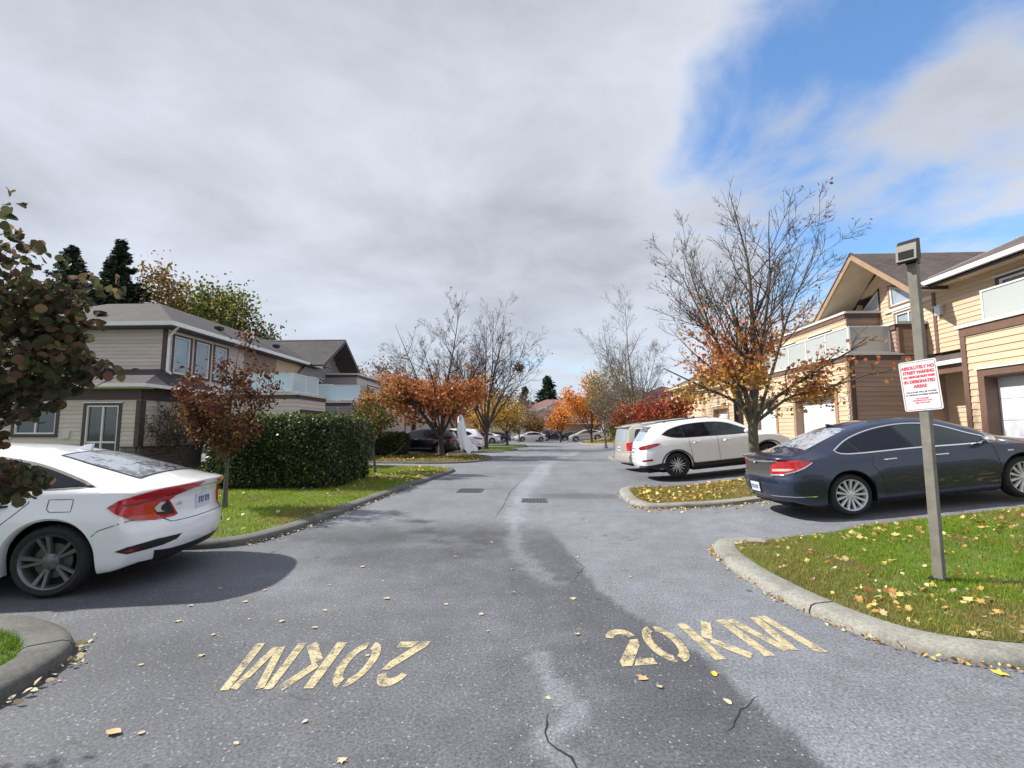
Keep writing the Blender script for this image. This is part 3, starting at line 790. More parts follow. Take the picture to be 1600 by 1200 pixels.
def grate(x, y, w, d, label):
    r = empty('drain_grate', (x, y, 0), 0, label, 'drain grate', 'iron drain grates in the road')
    f = MB(); f.box(-w / 2, w / 2, -d / 2, -d / 2 + .05, -.02, .012); f.box(-w / 2, w / 2, d / 2 - .05, d / 2, -.02, .012)
    f.box(-w / 2, -w / 2 + .05, -d / 2 + .05, d / 2 - .05, -.02, .012); f.box(w / 2 - .05, w / 2, -d / 2 + .05, d / 2 - .05, -.02, .012)
    f.build('grate_frame', M['iron'], r)
    MB().box(-w / 2 + .05, w / 2 - .05, -d / 2 + .05, d / 2 - .05, 0.002, 0.004).build('drain_shaft', M['grey_trim'], r)
    bar = MB().box(-.02, .02, -d / 2 + .05, d / 2 - .05, -.012, .014).build('grate_bar', M['iron'], r); n = int(w / .085)
    for i in range(n):
        c = bar if i == 0 else bar.copy()
        if i: C.objects.link(c); c.parent = r
        c.location.x = -w / 2 + .09 + i * (w - .18) / (n - 1)
grate(-1.62, 12.2, 0.62, 0.75, 'slotted iron drain grate on the hedge side of the road')
grate(0.0, 10.55, 0.55, 0.55, 'slotted iron drain grate at the pale silt trail in mid road')

# ------------------------------------------------------------------ building helpers
class Plane:
    """a vertical wall plane: origin, heading angle a (degrees) of local +x; outward normal is local +y"""
    def __init__(s, x, y, a, z=0.0):
        s.M = Matrix.Translation((x, y, z)) @ Matrix.Rotation(R(a), 4, 'Z')

_mcache = {}
def shared_box(key, dims, mat, slope=0.0):
    k = (key, tuple(round(v, 3) for v in dims), mat.name, slope)
    if k not in _mcache:
        x, y0, y1, z = dims
        mb = MB().box(0, x, y0, y1, 0, z)
        if slope:
            for v in mb.v:
                if v.z > z / 2 and v.y > (y0 + y1) / 2: v.y -= slope
        me = bpy.data.meshes.new(key); me.from_pydata([tuple(v) for v in mb.v], [], mb.f); me.materials.append(mat)
        bm = bmesh.new(); bm.from_mesh(me); bmesh.ops.recalc_face_normals(bm, faces=bm.faces[:]); bm.to_mesh(me); bm.free()
        _mcache[k] = me
    return _mcache[k]

def wall(bld, pl, u0, u1, z0, z1, mat, openings=(), board=0.17, thick=0.16, pieces=True, zmax=None):
    """clapboard wall: a backing slab and one object per board (joined into the slab when far off).
    zmax(u): optional sloped top"""
    full = []
    us = sorted({u0, u1, *[o[0] for o in openings], *[o[1] for o in openings]}); us = [u for u in us if u0 <= u <= u1]
    mb = MB()
    for a, b in zip(us[:-1], us[1:]):
        spans = [(z0, z1)]
        for o in openings:
            if o[0] <= a + 1e-6 and o[1] >= b - 1e-6:
                ns = []
                for s0, s1 in spans:
                    if o[2] > s0: ns.append((s0, min(o[2], s1)))
                    if o[3] < s1: ns.append((max(o[3], s0), s1))
                spans = [(p, q) for p, q in ns if q - p > 0.01]
        for s0, s1 in spans:
            if zmax:
                ta, tb = min(s1, zmax(a)), min(s1, zmax(b))
                if max(ta, tb) <= s0 + 0.02: continue
                mb.prism([(a, s0), (b, s0), (b, max(s0 + 0.01, tb)), (a, max(s0 + 0.01, ta))], -thick, 0, pl.M)
            else: mb.box(a, b, -thick, 0, s0, s1, pl.M)
    w = mb.build('wall', mat, None)
    w.parent = bld; w.matrix_parent_inverse = Matrix.Translation(-bld.location)
    z = z0; jb = MB()
    while z < z1 - 0.03:
        h = min(board, z1 - z); segs = [(u0, u1)]
        for o in openings:
            if o[2] < z + h - 0.02 and o[3] > z + 0.02:
                ns = []
                for a, b in segs:
                    if o[1] <= a or o[0] >= b: ns.append((a, b)); continue
                    if o[0] > a: ns.append((a, o[0]))
                    if o[1] < b: ns.append((o[1], b))
                segs = ns
        for a, b in segs:
            if zmax:
                k = 24; q = [a + (b - a) * i / k for i in range(k + 1) if zmax(a + (b - a) * i / k) >= z + h * 0.7]
                if len(q) < 2: continue
                a, b = q[0], q[-1]
            if b - a < 0.03: continue
            if pieces:
                me = shared_box('siding_board', (b - a, 0.0, 0.024, h - 0.006), mat, 0.018)
                o = bpy.data.objects.new('siding_board', me); C.objects.link(o); o.parent = w
                o.matrix_local = pl.M @ Matrix.Translation((a, 0, z))
            else:
                bb = len(jb.v); jb.box(a, b, 0, 0.024, z, z + h - 0.006, pl.M)
                q = pl.M.to_3x3() @ Vector((0, 1, 0))
                for i in (6, 7): jb.v[bb + i] = jb.v[bb + i] - q * 0.018
        z += board
    if jb.v:
        o = jb.build('siding', mat, None); o.parent = w; o['kind'] = 'stuff'
    return w

def part(bld, name, pl, boxes, mat, parent=None):
    mb = MB()
    for b in boxes: mb.box(*b, pl.M)
    o = mb.build(name, mat, None)
    if parent is None:
        o.parent = bld; o.matrix_parent_inverse = Matrix.Translation(-bld.location)
    else: o.parent = parent
    return o

def frame_boxes(u0, u1, z0, z1, w, d0, d1, bottom=True):
    b = [(u0, u1, d0, d1, z1 - w, z1), (u0, u0 + w, d0, d1, z0 + (w if bottom else 0), z1 - w), (u1 - w, u1, d0, d1, z0 + (w if bottom else 0), z1 - w)]
    if bottom: b.append((u0, u1, d0, d1, z0, z0 + w))
    return b

def window(bld, pl, u0, u1, z0, z1, trim='trim_dark', glass='win_dark', mull=(0.5,), rail=None, casing=0.11, sill=True):
    """window > window_frame parts; outer casing board, white sash frame, separate panes"""
    w = part(bld, 'window', pl, frame_boxes(u0 - casing, u1 + casing, z0 - casing, z1 + casing, casing, -0.02, 0.045), M[trim])
    fb = frame_boxes(u0, u1, z0, z1, 0.055, -0.05, 0.02)
    xs_ = [u0 + 0.055] + [u0 + (u1 - u0) * k for k in mull] + [u1 - 0.055]
    for k in mull: fb.append((u0 + (u1 - u0) * k - 0.028, u0 + (u1 - u0) * k + 0.028, -0.05, 0.015, z0 + 0.055, z1 - 0.055))
    zs_ = [z0 + 0.055, z1 - 0.055]
    if rail:
        zr = z0 + (z1 - z0) * rail; zs_ = [z0 + 0.055, zr, z1 - 0.055]
        for a, b in zip(xs_[:-1], xs_[1:]): fb.append((a + 0.03, b - 0.03, -0.05, 0.012, zr - 0.03, zr + 0.03))
    part(bld, 'window_frame', pl, fb, M['white_trim'], w)
    for a, b in zip(xs_[:-1], xs_[1:]):
        for c, d in zip(zs_[:-1], zs_[1:]):
            part(bld, 'pane', pl, [(a, b, -0.042, -0.036, c, d)], M[glass], w)
    if sill: part(bld, 'window_sill', pl, [(u0 - casing - 0.03, u1 + casing + 0.03, 0.045, 0.075, z1 + casing - 0.03, z1 + casing + 0.012)], M['white_trim'], w)
    return w

def garage_door(bld, pl, u0, u1, z0, z1, trim='trim_tan', recess=0.26, panels=4, cas=0.17, small=False):
    g = part(bld, 'garage_door', pl, [(u0, u1, -recess - 0.05, -recess - 0.03, z0, z1)], M['garage_white'])
    ph = (z1 - z0) / panels
    for i in range(panels):
        part(bld, 'door_panel', pl, [(u0, u1, -recess - 0.03, -recess, z0 + i * ph + 0.006, z0 + (i + 1) * ph - 0.006)], M['garage_white'], g)
        if panels < 0:
            n = 4; pw = (u1 - u0) / n
            part(bld, 'raised_panel', pl, [(u0 + k * pw + 0.09, u0 + (k + 1) * pw - 0.09, -recess, -recess + 0.008, z0 + i * ph + 0.09, z0 + (i + 1) * ph - 0.09) for k in range(n)], M['garage_white'], g)
    c = part(bld, 'door_casing', pl, frame_boxes(u0 - cas, u1 + cas, z0, z1 + cas + 0.05, cas, -0.02, 0.045, False) +
             [(u0 - 0.02, u0, -recess, -0.02, z0, z1), (u1, u1 + 0.02, -recess, -0.02, z0, z1), (u0, u1, -recess, -0.02, z1, z1 + 0.02)], M[trim])
    part(bld, 'drip_cap', pl, [(u0 - cas - 0.04, u1 + cas + 0.04, -0.02, 0.08, z1 + cas + 0.05, z1 + cas + 0.085)], M['white_trim'])
    return g

def slab(bld, name, pts, thick, mat, uv=None):
    """roof plane from a convex polygon given in order; thickness downwards"""
    P = [Vector(p) for p in pts]; n = (P[1] - P[0]).cross(P[2] - P[0]).normalized()
    if n.z < 0: P = P[::-1]; n = -n
    # local frame: x along the lowest edge so that courses run level
    ex = Vector((n.y, -n.x, 0))
    if ex.length < 1e-4: ex = Vector((1, 0, 0))
    ex.normalize(); ey = n.cross(ex)
    Mx = Matrix((ex, ey, n)).transposed().to_4x4(); Mx.translation = P[0]
    inv = Mx.inverted(); L = [inv @ p for p in P]
    V = L + [p - Vector((0, 0, thick)) for p in L]; k = len(P)
    F = [tuple(range(k)), tuple(range(k, 2 * k))[::-1]] + [(i, k + i, k + (i + 1) % k, (i + 1) % k) for i in range(k)]
    o = mesh_obj(name, V, F, mat); o.parent = bld
    o.matrix_local = Matrix.Translation(-bld.location) @ Mx
    bm = bmesh.new(); bm.from_mesh(o.data); bmesh.ops.recalc_face_normals(bm, faces=bm.faces[:]); bm.to_mesh(o.data); bm.free()
    return o

def beam(bld, name, a, b, w, h, mat):
    """fascia / gutter / rake: board between two points, w sideways, h down"""
    a = Vector(a); b = Vector(b); d = (b - a).normalized(); s = Vector((d.y, -d.x, 0)).normalized() * w / 2
    up = Vector((0, 0, 1)); V = []
    for p in (a, b):
        for q in (s, -s):
            V += [p + q, p + q - up * h]
    o = mesh_obj(name, V, [(0, 2, 3, 1), (4, 5, 7, 6), (0, 4, 6, 2), (1, 3, 7, 5), (0, 1, 5, 4), (2, 6, 7, 3)], mat)
    bm = bmesh.new(); bm.from_mesh(o.data); bmesh.ops.recalc_face_normals(bm, faces=bm.faces[:]); bm.to_mesh(o.data); bm.free()
    o.parent = bld; o.matrix_parent_inverse = Matrix.Translation(-bld.location); return o

def balcony_rail(bld, pts, z0, h, glass, n=3):
    """glass balustrade along a polyline of (x, y)"""
    r = bpy.data.objects.new('balcony_rail', None); C.objects.link(r); r.parent = bld; r.matrix_parent_inverse = Matrix.Translation(-bld.location)
    for a, b in zip(pts[:-1], pts[1:]):
        a = Vector((*a, 0)); b = Vector((*b, 0)); L = (b - a).length; ang = math.degrees(math.atan2(b.y - a.y, b.x - a.x))
        pl = Plane(a.x, a.y, ang); k = max(1, round(L / 1.3))
        part(bld, 'top_rail', pl, [(0, L, -0.03, 0.03, z0 + h - 0.04, z0 + h)], M['white_trim'], r)
        part(bld, 'bottom_rail', pl, [(0, L, -0.02, 0.02, z0 + 0.05, z0 + 0.09)], M['white_trim'], r)
        for i in range(k + 1):
            u = min(max(i * L / k, 0.025), L - 0.025)
            part(bld, 'rail_post', pl, [(u - 0.024, u + 0.024, -0.022, 0.022, z0, z0 + h - 0.04)], M['white_trim'], r)
        for i in range(k):
            part(bld, 'glass_panel', pl, [(i * L / k + 0.03, (i + 1) * L / k - 0.03, -0.006, 0.006, z0 + 0.09, z0 + h - 0.04)], M[glass], r)
    return r

def cap(bld, pl, u0, u1, z, band=0.20, d=0.0, trim='trim_brown', over=0.06):
    part(bld, 'fascia_board', pl, [(u0, u1, -0.02, 0.05, z - band, z - 0.075)], M[trim])
    part(bld, 'metal_cap', pl, [(u0 - over, u1 + over, -0.34, 0.09, z - 0.075, z + 0.02)], M['cap_metal'])

def corner(bld, pl, u, z0, z1, mat, w=0.13):
    return part(bld, 'corner_board', pl, [(u - w / 2, u + w / 2, -0.02, 0.042, z0, z1)], M[mat])

def building(name, x, y, z, label, cat='townhouse', group=None):
    return empty(name, (x, y, z), 0, label, cat, group)
# ------------------------------------------------------------------ right-hand townhouses (tan and brown)
# walls facing the street look to -x: Plane heading 90 deg runs along +y with outward normal -x; origin at y=0
GXR = 0.737
def front(x): return Plane(x, 0, 90)                      # u = y, outward = -x
def south(y, x0): return Plane(x0, y, 180)                # u runs towards -x, outward = -y
def southp(y): return Plane(0, y, 180)                    # u = -x

A = building('townhouse', 13, 9, GXR, 'tan townhouse behind the dark sedan, frosted balcony above its garage', 'townhouse')
pl = front(11.0)
wall(A, pl, 4.5, 12.54, GXR, 4.10, M['tan'], [(9.2, 12.15, GXR, 3.0)], 0.165)
garage_door(A, pl, 9.38, 11.98, GXR, 2.80, 'trim_brown', 0.27)
corner(A, pl, 12.47, GXR, 3.92, 'trim_brown', 0.14)
cap(A, pl, 4.5, 12.54, 4.20, 0.29)
# its north return and flat balcony deck
npl = Plane(11.0, 12.54, 0)                               # u = x-11, outward +y
wall(A, npl, 0, 3.2, GXR, 4.10, M['tan'], (), 0.165, pieces=False)
part(A, 'balcony_deck', Plane(0, 0, 0), [(11.05, 13.6, 4.5, 12.5, 4.0, 4.12)], M['cap_metal'])
balcony_rail(A, [(13.3, 12.44), (11.5, 12.44), (11.5, 4.5)], 4.22, 0.88, 'frosted')
# upper storey
upl = front(13.6)
wall(A, upl, 4.5, 16.42, 4.12, 6.30, M['tan'], [(9.2, 14.2, 4.2, 6.02)], 0.155)
window(A, upl, 9.3, 14.1, 4.3, 5.92, 'trim_dark', 'win_dark', (0.33, 0.66), casing=0.10)
corner(A, upl, 16.36, 4.12, 6.2, 'trim_brown', 0.12)
part(A, 'porch_light', upl, [(16.0, 16.22, 0.024, 0.16, 5.35, 5.62), (15.96, 16.26, 0.024, 0.18, 5.62, 5.66)], M['clear_lens'])
# eaves: soffit, gutter, roof plane up to the ridge
part(A, 'soffit', Plane(0, 0, 0), [(13.02, 13.6, 4.5, 16.30, 6.26, 6.30)], M['soffit'])
part(A, 'gutter', Plane(0, 0, 0), [(12.90, 13.02, 4.5, 16.30, 6.30, 6.44)], M['white_trim'])
part(A, 'fascia_board', Plane(0, 0, 0), [(13.02, 13.07, 4.5, 16.30, 6.20, 6.36)], M['trim_dark'])
slab(A, 'roof', [(12.96, 4.5, 6.45), (12.96, 16.35, 6.45), (19.0, 16.35, 9.15), (19.0, 4.5, 9.15)], 0.10, M['shingle_brown'])
beam(A, 'rake_trim', (12.96, 16.38, 6.48), (19.0, 16.38, 9.18), 0.06, 0.12, M['white_trim'])

# entry porch between the two garages
E_ = A
epl = front(14.2)
wall(A, epl, 12.54, 16.9, GXR, 4.15, M['tan'], (), 0.155)
part(A, 'porch_floor', Plane(0, 0, 0), [(11.2, 14.2, 12.6, 16.85, GXR - .1, GXR + 0.10)], M['kerb'])
slab(A, 'porch_roof', [(13.1, 12.58, 3.72), (13.1, 16.85, 3.72), (14.2, 16.85, 4.30), (14.2, 12.58, 4.30)], 0.07, M['shingle_brown'])
part(A, 'gutter', Plane(0, 0, 0), [(13.0, 13.1, 12.58, 16.85, 3.60, 3.73)], M['white_trim'])
part(A, 'porch_beam', Plane(0, 0, 0), [(13.12, 13.26, 12.58, 16.85, 3.34, 3.58)], M['trim_brown'])
lm = part(A, 'porch_lantern', epl, [(15.80, 16.02, 0.024, 0.15, 3.30, 3.33), (15.80, 16.02, 0.024, 0.15, 3.02, 3.05)], M['trim_dark'])
part(A, 'lantern_glass', epl, [(15.82, 16.0, 0.03, 0.14, 3.05, 3.30)], M['lamp_glow'], lm)

# middle unit: gable over the gallery windows, pair of garages, house number on the corner
B = building('townhouse', 13, 20, GXR, 'tan and brown townhouse with a steep gable and number 1030 on its garage corner', 'townhouse')
pl = front(11.0)
ops = [(17.61, 20.55, GXR, 2.95), (21.87, 24.3, GXR, 3.0)]
wall(B, pl, 16.92, 25.4, GXR, 4.12, M['tan'], ops, 0.165)
garage_door(B, pl, 17.78, 20.38, GXR, 2.78); garage_door(B, pl, 22.04, 24.13, GXR, 2.80)
cap(B, pl, 16.92, 25.4, 4.22, 0.26)
corner(B, pl, 17.0, GXR, 3.96, 'trim_tan', 0.12)
spl = southp(16.92)
wall(B, spl, -14.2, -11.0, GXR, 4.12, M['brown'], (), 0.165)
cap(B, spl, -12.75, -11.0, 4.22, 0.24, trim='trim_dark')
part(B, 'corner_board', spl, [(-11.16, -11.0, -0.02, 0.045, GXR, 3.98)], M['trim_dark'])
# raised brown parapet beside the gallery
wall(B, southp(16.88), -14.6, -12.7, 4.14, 5.10, M['brown'], (), 0.155)
cap(B, southp(16.88), -14.6, -12.7, 5.30, 0.24, trim='trim_dark')
part(B, 'corner_board', southp(16.86), [(-12.84, -12.68, -0.10, 0.05, 4.2, 5.1)], M['trim_brown'])
cap(B, front(12.68), 16.9, 18.2, 5.30, 0.24, trim='trim_brown')
wall(B, front(12.70), 16.9, 18.2, 4.14, 5.1, M['brown'], (), 0.155, pieces=False)
part(B, 'balcony_deck', Plane(0, 0, 0), [(11.05, 13.7, 16.95, 25.4, 4.02, 4.13)], M['cap_metal'])
balcony_rail(B, [(12.66, 17.2), (11.25, 17.2), (11.25, 25.2)], 4.22, 1.02, 'frosted')
# numbers
def text_obj(parent, name, s, mat, mtx, size, ext=0.004, align='CENTER', sx=1.0, off=0.0):
    cu = bpy.data.curves.new(name, 'FONT'); cu.body = s; cu.size = size; cu.extrude = ext; cu.align_x = align; cu.align_y = 'CENTER'
    cu.resolution_u = 3; cu.materials.append(mat)
    cu.offset = off
    tmp = bpy.data.objects.new(name, cu); C.objects.link(tmp)
    dg = bpy.context.evaluated_depsgraph_get(); me = bpy.data.meshes.new_from_object(tmp.evaluated_get(dg)); me.name = name
    bpy.data.objects.remove(tmp); bpy.data.curves.remove(cu)
    if not me.materials: me.materials.append(mat)
    o = bpy.data.objects.new(name, me); C.objects.link(o); o.parent = parent; o.matrix_local = mtx @ Matrix.Diagonal((sx, 1, 1, 1)); return o
for i, ch in enumerate('1030'):
    Mt = Matrix.Translation(-B.location) @ Matrix.Translation((10.94, 17.0, 2.62 - i * 0.22)) @ Matrix.Rotation(R(-90), 4, 'Z') @ Matrix.Rotation(R(90), 4, 'X')
    text_obj(B, 'house_number', ch, M['white_trim'], Mt, 0.24, 0.01)
# gable wall facing the street
pk = (18.52, 8.40); hw = 2.75; drop = 2.18
gz_top = lambda u: pk[1] - 0.28 - abs(u - pk[0]) * drop / hw
gpl = front(13.7)
wins = [(17.35, 18.45, 6.25, 7.05), (16.95, 18.3, 4.3, 5.98), (19.0, 20.2, 6.3, 7.0)]
wall(B, gpl, 16.3, 21.0, 4.14, 8.2, M['tan'], wins, 0.155, zmax=gz_top)
window(B, gpl, 17.02, 18.22, 4.4, 5.90, 'trim_tan', 'win_pale', (0.5,), casing=0.07)
def poly_window(bld, pl, poly, trim, glass, w=0.09):
    c = Vector((sum(p[0] for p in poly) / len(poly), sum(p[1] for p in poly) / len(poly)))
    def inset(k): return [tuple(c + (Vector(p) - c) * (1 - k / (Vector(p) - c).length)) for p in poly]
    def ring(a, b, d0, d1, mat, nm, par):
        mb = MB(); n = len(a)
        for i in range(n):
            j = (i + 1) % n; mb.prism([a[i], a[j], b[j], b[i]], d0, d1, pl.M)
        o = mb.build(nm, M[mat], None)
        if par is None: o.parent = bld; o.matrix_parent_inverse = Matrix.Translation(-bld.location)
        else: o.parent = par
        return o
    p1 = inset(w); p2 = inset(w * 2)
    wdo = ring(poly, p1, -0.03, 0.05, trim, 'window', None); ring(p1, p2, -0.05, 0.02, 'white_trim', 'window_frame', wdo)
    MB().prism(p2, -0.045, -0.035, pl.M).build('pane', M[glass], wdo)
poly_window(B, gpl, [(17.3, 6.2), (18.5, 6.2), (18.5, 7.10), (17.3, 6.60)], 'trim_tan', 'win_pale')
poly_window(B, gpl, [(18.95, 6.25), (20.35, 6.25), (18.95, 7.15)], 'trim_dark', 'win_pale')
part(B, 'belt_trim', gpl, [(16.35, 18.7, 0.024, 0.07, 6.02, 6.14)], M['cap_metal'])
# gable roof: deep overhang with its soffit, wide rake boards, ridge running away from the street
gx0, gx1 = 12.45, 19.5
for sgn in (-1, 1):
    e0 = (gx0, pk[0] + sgn * hw, pk[1] - drop); r0 = (gx0, pk[0], pk[1]); r1 = (gx1, pk[0], pk[1]); e1 = (gx1, pk[0] + sgn * hw, pk[1] - drop)
    slab(B, 'roof', [e0, r0, r1, e1], 0.09, M['shingle_brown'])
    d = Vector((0, 0, -0.10))
    slab(B, 'soffit', [Vector(e0) + d, Vector(r0) + d, Vector((13.68, r0[1], r0[2])) + d, Vector((13.68, e0[1], e0[2])) + d], 0.03, M['soffit'])
    a = Vector((gx0 - 0.03, pk[0] + sgn * (hw + 0.02), pk[1] - drop - 0.01)); b = Vector((gx0 - 0.03, pk[0], pk[1] + 0.02))
    beam(B, 'rake_board', a, b, 0.05, 0.27, M['trim_tan']); beam(B, 'drip_edge', a + Vector((-.02, 0, .03)), b + Vector((-.02, 0, .03)), 0.06, 0.05, M['trim_dark'])
# lower roof slope north of the gable and projecting brown box room
slab(B, 'roof', [(13.2, 21.0, 6.2), (13.2, 27.5, 6.2), (19.5, 27.5, 9.0), (19.5, 21.0, 9.0)], 0.09, M['shingle_brown'])
wall(B, front(12.4), 19.05, 25.4, 4.14, 6.02, M['tan'], [(20.0, 21.6, 4.4, 5.7), (22.8, 24.4, 4.4, 5.7)], 0.16, pieces=False)
window(B, front(12.4), 20.1, 21.5, 4.5, 5.6, 'trim_brown', 'win_pale'); window(B, front(12.4), 22.9, 24.3, 4.5, 5.6, 'trim_brown', 'win_pale')
wall(B, southp(19.05), -14.0, -12.4, 4.14, 6.02, M['brown'], (), 0.16)
cap(B, front(12.4), 19.05, 25.4, 6.22, 0.26); cap(B, southp(19.05), -13.7, -12.4, 6.22, 0.26, trim='trim_dark')
part(B, 'flat_roof', Plane(0, 0, 0), [(12.5, 14.2, 19.1, 25.4, 6.0, 6.1)], M['shingle_brown'])
part(B, 'back_wall', Plane(0, 0, 0), [(13.9, 14.1, 16.95, 25.4, GXR, 4.0)], M['trim_brown'])

# third unit: garage block with one white door
D = building('townhouse', 13, 29, GXR, 'tan garage unit with one white door, seen past the white suv bonnet', 'townhouse')
wall(D, front(11.0), 26.6, 31.6, GXR, 4.10, M['tan'], [(27.3, 29.6, GXR, 2.9)], 0.18, pieces=False)
garage_door(D, front(11.0), 27.4, 29.45, GXR, 2.75, small=True)
wall(D, southp(26.6), -14.0, -11.0, GXR, 4.10, M['brown'], (), 0.18, pieces=False)
cap(D, front(11.0), 26.6, 31.6, 4.20, 0.26); cap(D, southp(26.6), -14.0, -11.0, 4.20, 0.26, trim='trim_dark')
part(D, 'corner_board', southp(26.6), [(-11.2, -11.0, -0.02, 0.045, GXR, 3.95)], M['trim_dark'])
wall(D, front(12.9), 26.6, 33.0, 4.1, 6.0, M['tan'], [(28, 31, 4.5, 5.7)], 0.18, pieces=False)
window(D, front(12.9), 28.1, 30.9, 4.6, 5.6, 'trim_brown', 'win_dark', (0.33, 0.66))
part(D, 'flat_roof', Plane(0, 0, 0), [(11.05, 13.0, 26.65, 31.6, 4.0, 4.1)], M['shingle_brown'])
slab(D, 'roof', [(12.5, 26.2, 6.05), (12.5, 33.4, 6.05), (16.5, 33.4, 8.0), (16.5, 26.2, 8.0)], 0.09, M['shingle_brown'])

def hip_house(x0, x1, y0, y1, z0, ze, slope, wallm, roofm, label, trim='trim_brown', wins=(), doors=(), cat='house', eave=0.5, group=None, board=0.2):
    """simple two-storey house with a hip roof; wins/doors: (side, u0, u1, z0, z1), side 's' faces the camera, 'w'/'e' the street"""
    h = building('house', (x0 + x1) / 2, (y0 + y1) / 2, z0, label, cat, group)
    planes = {'s': (southp(y0), -x1, -x0), 'w': (front(x0), y0, y1), 'e': (Plane(x1, 0, -90), -y1, -y0), 'n': (Plane(0, y1, 0), x0, x1)}
    for k, (p_, a, b) in planes.items():
        op = []
        for (sd, a0, a1, q0, q1) in list(wins) + list(doors):
            if sd == k:
                lo, hi = (-a1, -a0) if k in ('s', 'e') else (a0, a1); op.append((lo, hi, q0, q1))
        wall(h, p_, a, b, z0, ze, M[wallm], op, board, pieces=False)
        for (sd, a0, a1, q0, q1) in wins:
            if sd == k:
                lo, hi = (-a1, -a0) if k in ('s', 'e') else (a0, a1)
                window(h, p_, lo + .05, hi - .05, q0 + .05, q1 - .05, trim, 'win_dark', (0.5,), casing=0.08)
        for (sd, a0, a1, q0, q1) in doors:
            if sd == k:
                lo, hi = (-a1, -a0) if k in ('s', 'e') else (a0, a1)
                garage_door(h, p_, lo + .1, hi - .1, q0, q1 - .2, trim, small=True)
    X0, X1, Y0, Y1 = x0 - eave, x1 + eave, y0 - eave, y1 + eave; hw_ = min(X1 - X0, Y1 - Y0) / 2; zr = ze + slope * hw_
    cx, cy = (X0 + X1) / 2, (Y0 + Y1) / 2
    if X1 - X0 > Y1 - Y0: r0, r1 = (X0 + hw_, cy, zr), (X1 - hw_, cy, zr)
    else: r0, r1 = (cx, Y0 + hw_, zr), (cx, Y1 - hw_, zr)
    c = [(X0, Y0, ze), (X1, Y0, ze), (X1, Y1, ze), (X0, Y1, ze)]
    if X1 - X0 > Y1 - Y0: fs = [[c[0], c[1], r1, r0], [c[1], c[2], r1], [c[2], c[3], r0, r1], [c[3], c[0], r0]]
    else: fs = [[c[0], c[1], r0], [c[1], c[2], r1, r0], [c[2], c[3], r1], [c[3], c[0], r0, r1]]
    for f in fs: slab(h, 'roof', f, 0.08, M[roofm])
    part(h, 'gutter', Plane(0, 0, 0), [(X0 - .06, X1 + .06, Y0 - .08, Y0 - .0, ze - .12, ze + .02), (X0 - .08, X0, Y0, Y1, ze - .12, ze + .02), (X1, X1 + .08, Y0, Y1, ze - .12, ze + .02)], M['white_trim'])
    part(h, 'soffit', Plane(0, 0, 0), [(X0, X1, Y0, Y1, ze - .14, ze - .10)], M['soffit'])
    return h
hip_house(14.0, 22, 39.5, 49, GXR, 5.6, 0.55, 'tan', 'shingle_brown', 'tan house with a tall brown hipped roof above the red shrub', wins=[('w', 42, 44, 4, 5.2), ('s', 15, 17, 3.9, 5.1)])
hip_house(10.0, 19, 49.5, 59, GXR, 4.3, 0.45, 'tan', 'shingle_grey', 'small tan house with a dark grey roof beyond the bare tree', wins=[('s', 11.6, 12.8, 1.7, 3.0), ('w', 51, 53, 1.7, 3.0)])
hip_house(11.5, 21, 70, 82, GXR, 5.4, 0.5, 'grey_siding', 'shingle_grey', 'grey house with a dark roof behind the orange maples', wins=[('w', 72, 74, 3.6, 4.8)])
# cream porch with square posts
P_ = building('porch', 9.3, 53, GXR, 'cream porch front with white square posts past the silver hatchback', 'porch')
part(P_, 'porch_roof', Plane(0, 0, 0), [(8.5, 9.95, 49.6, 57, 3.4, 4.2)], M['tan'])
for y in (49.8, 51.8, 54.0, 56.6): part(P_, 'post', Plane(0, 0, 0), [(8.55, 8.85, y, y + .3, 0.45, 3.4)], M['white_trim'])

# ------------------------------------------------------------------ left-hand townhouses (taupe, dark trim)
L1 = building('townhouse', -14.5, 20, 0, 'taupe two-storey townhouse behind the white sedan, hipped grey roof and stone base', 'townhouse')
def east(x): return Plane(x, 0, -90)                      # u = -y, outward +x
s1 = southp(16.2)
ops = [(14.72 + 2.38, 14.72 + 4.10, 1.32, 2.50), (15.10, 16.50, 0.25, 2.50)]
ops = [(16.95, 18.65, 1.32, 2.50), (14.58 + .0, 14.58, 0, 0)][:1] + [(14.62 + 0.0, 16.02, 0.30, 2.50)]
# u = -x ; corner at x=-13.95
CX = -13.95
wall(L1, s1, 13.95, 24.0, 0.15, 2.62, M['taupe'], ops, 0.150)
window(L1, s1, 17.03, 18.57, 1.40, 2.42, 'trim_dark', 'win_dark', (0.5,), casing=0.11)
window(L1, s1, 14.72, 15.92, 0.38, 2.42, 'trim_dark', 'win_dark', (0.5,), rail=0.36, casing=0.11)
corner(L1, s1, 14.0, 0.95, 2.6, 'trim_dark', 0.17)
part(L1, 'fascia_board', s1, [(13.9, 24.0, -0.02, 0.05, 2.62, 3.08)], M['trim_dark'])
e1 = east(CX)
wall(L1, e1, -19.4, -16.2, 0.15, 2.62, M['taupe'], (), 0.150)
part(L1, 'fascia_board', e1, [(-19.4, -16.15, -0.02, 0.05, 2.62, 3.08)], M['trim_dark'])
part(L1, 'corner_board', e1, [(-16.38, -16.2, -0.02, 0.046, 0.95, 2.6)], M['trim_dark'])
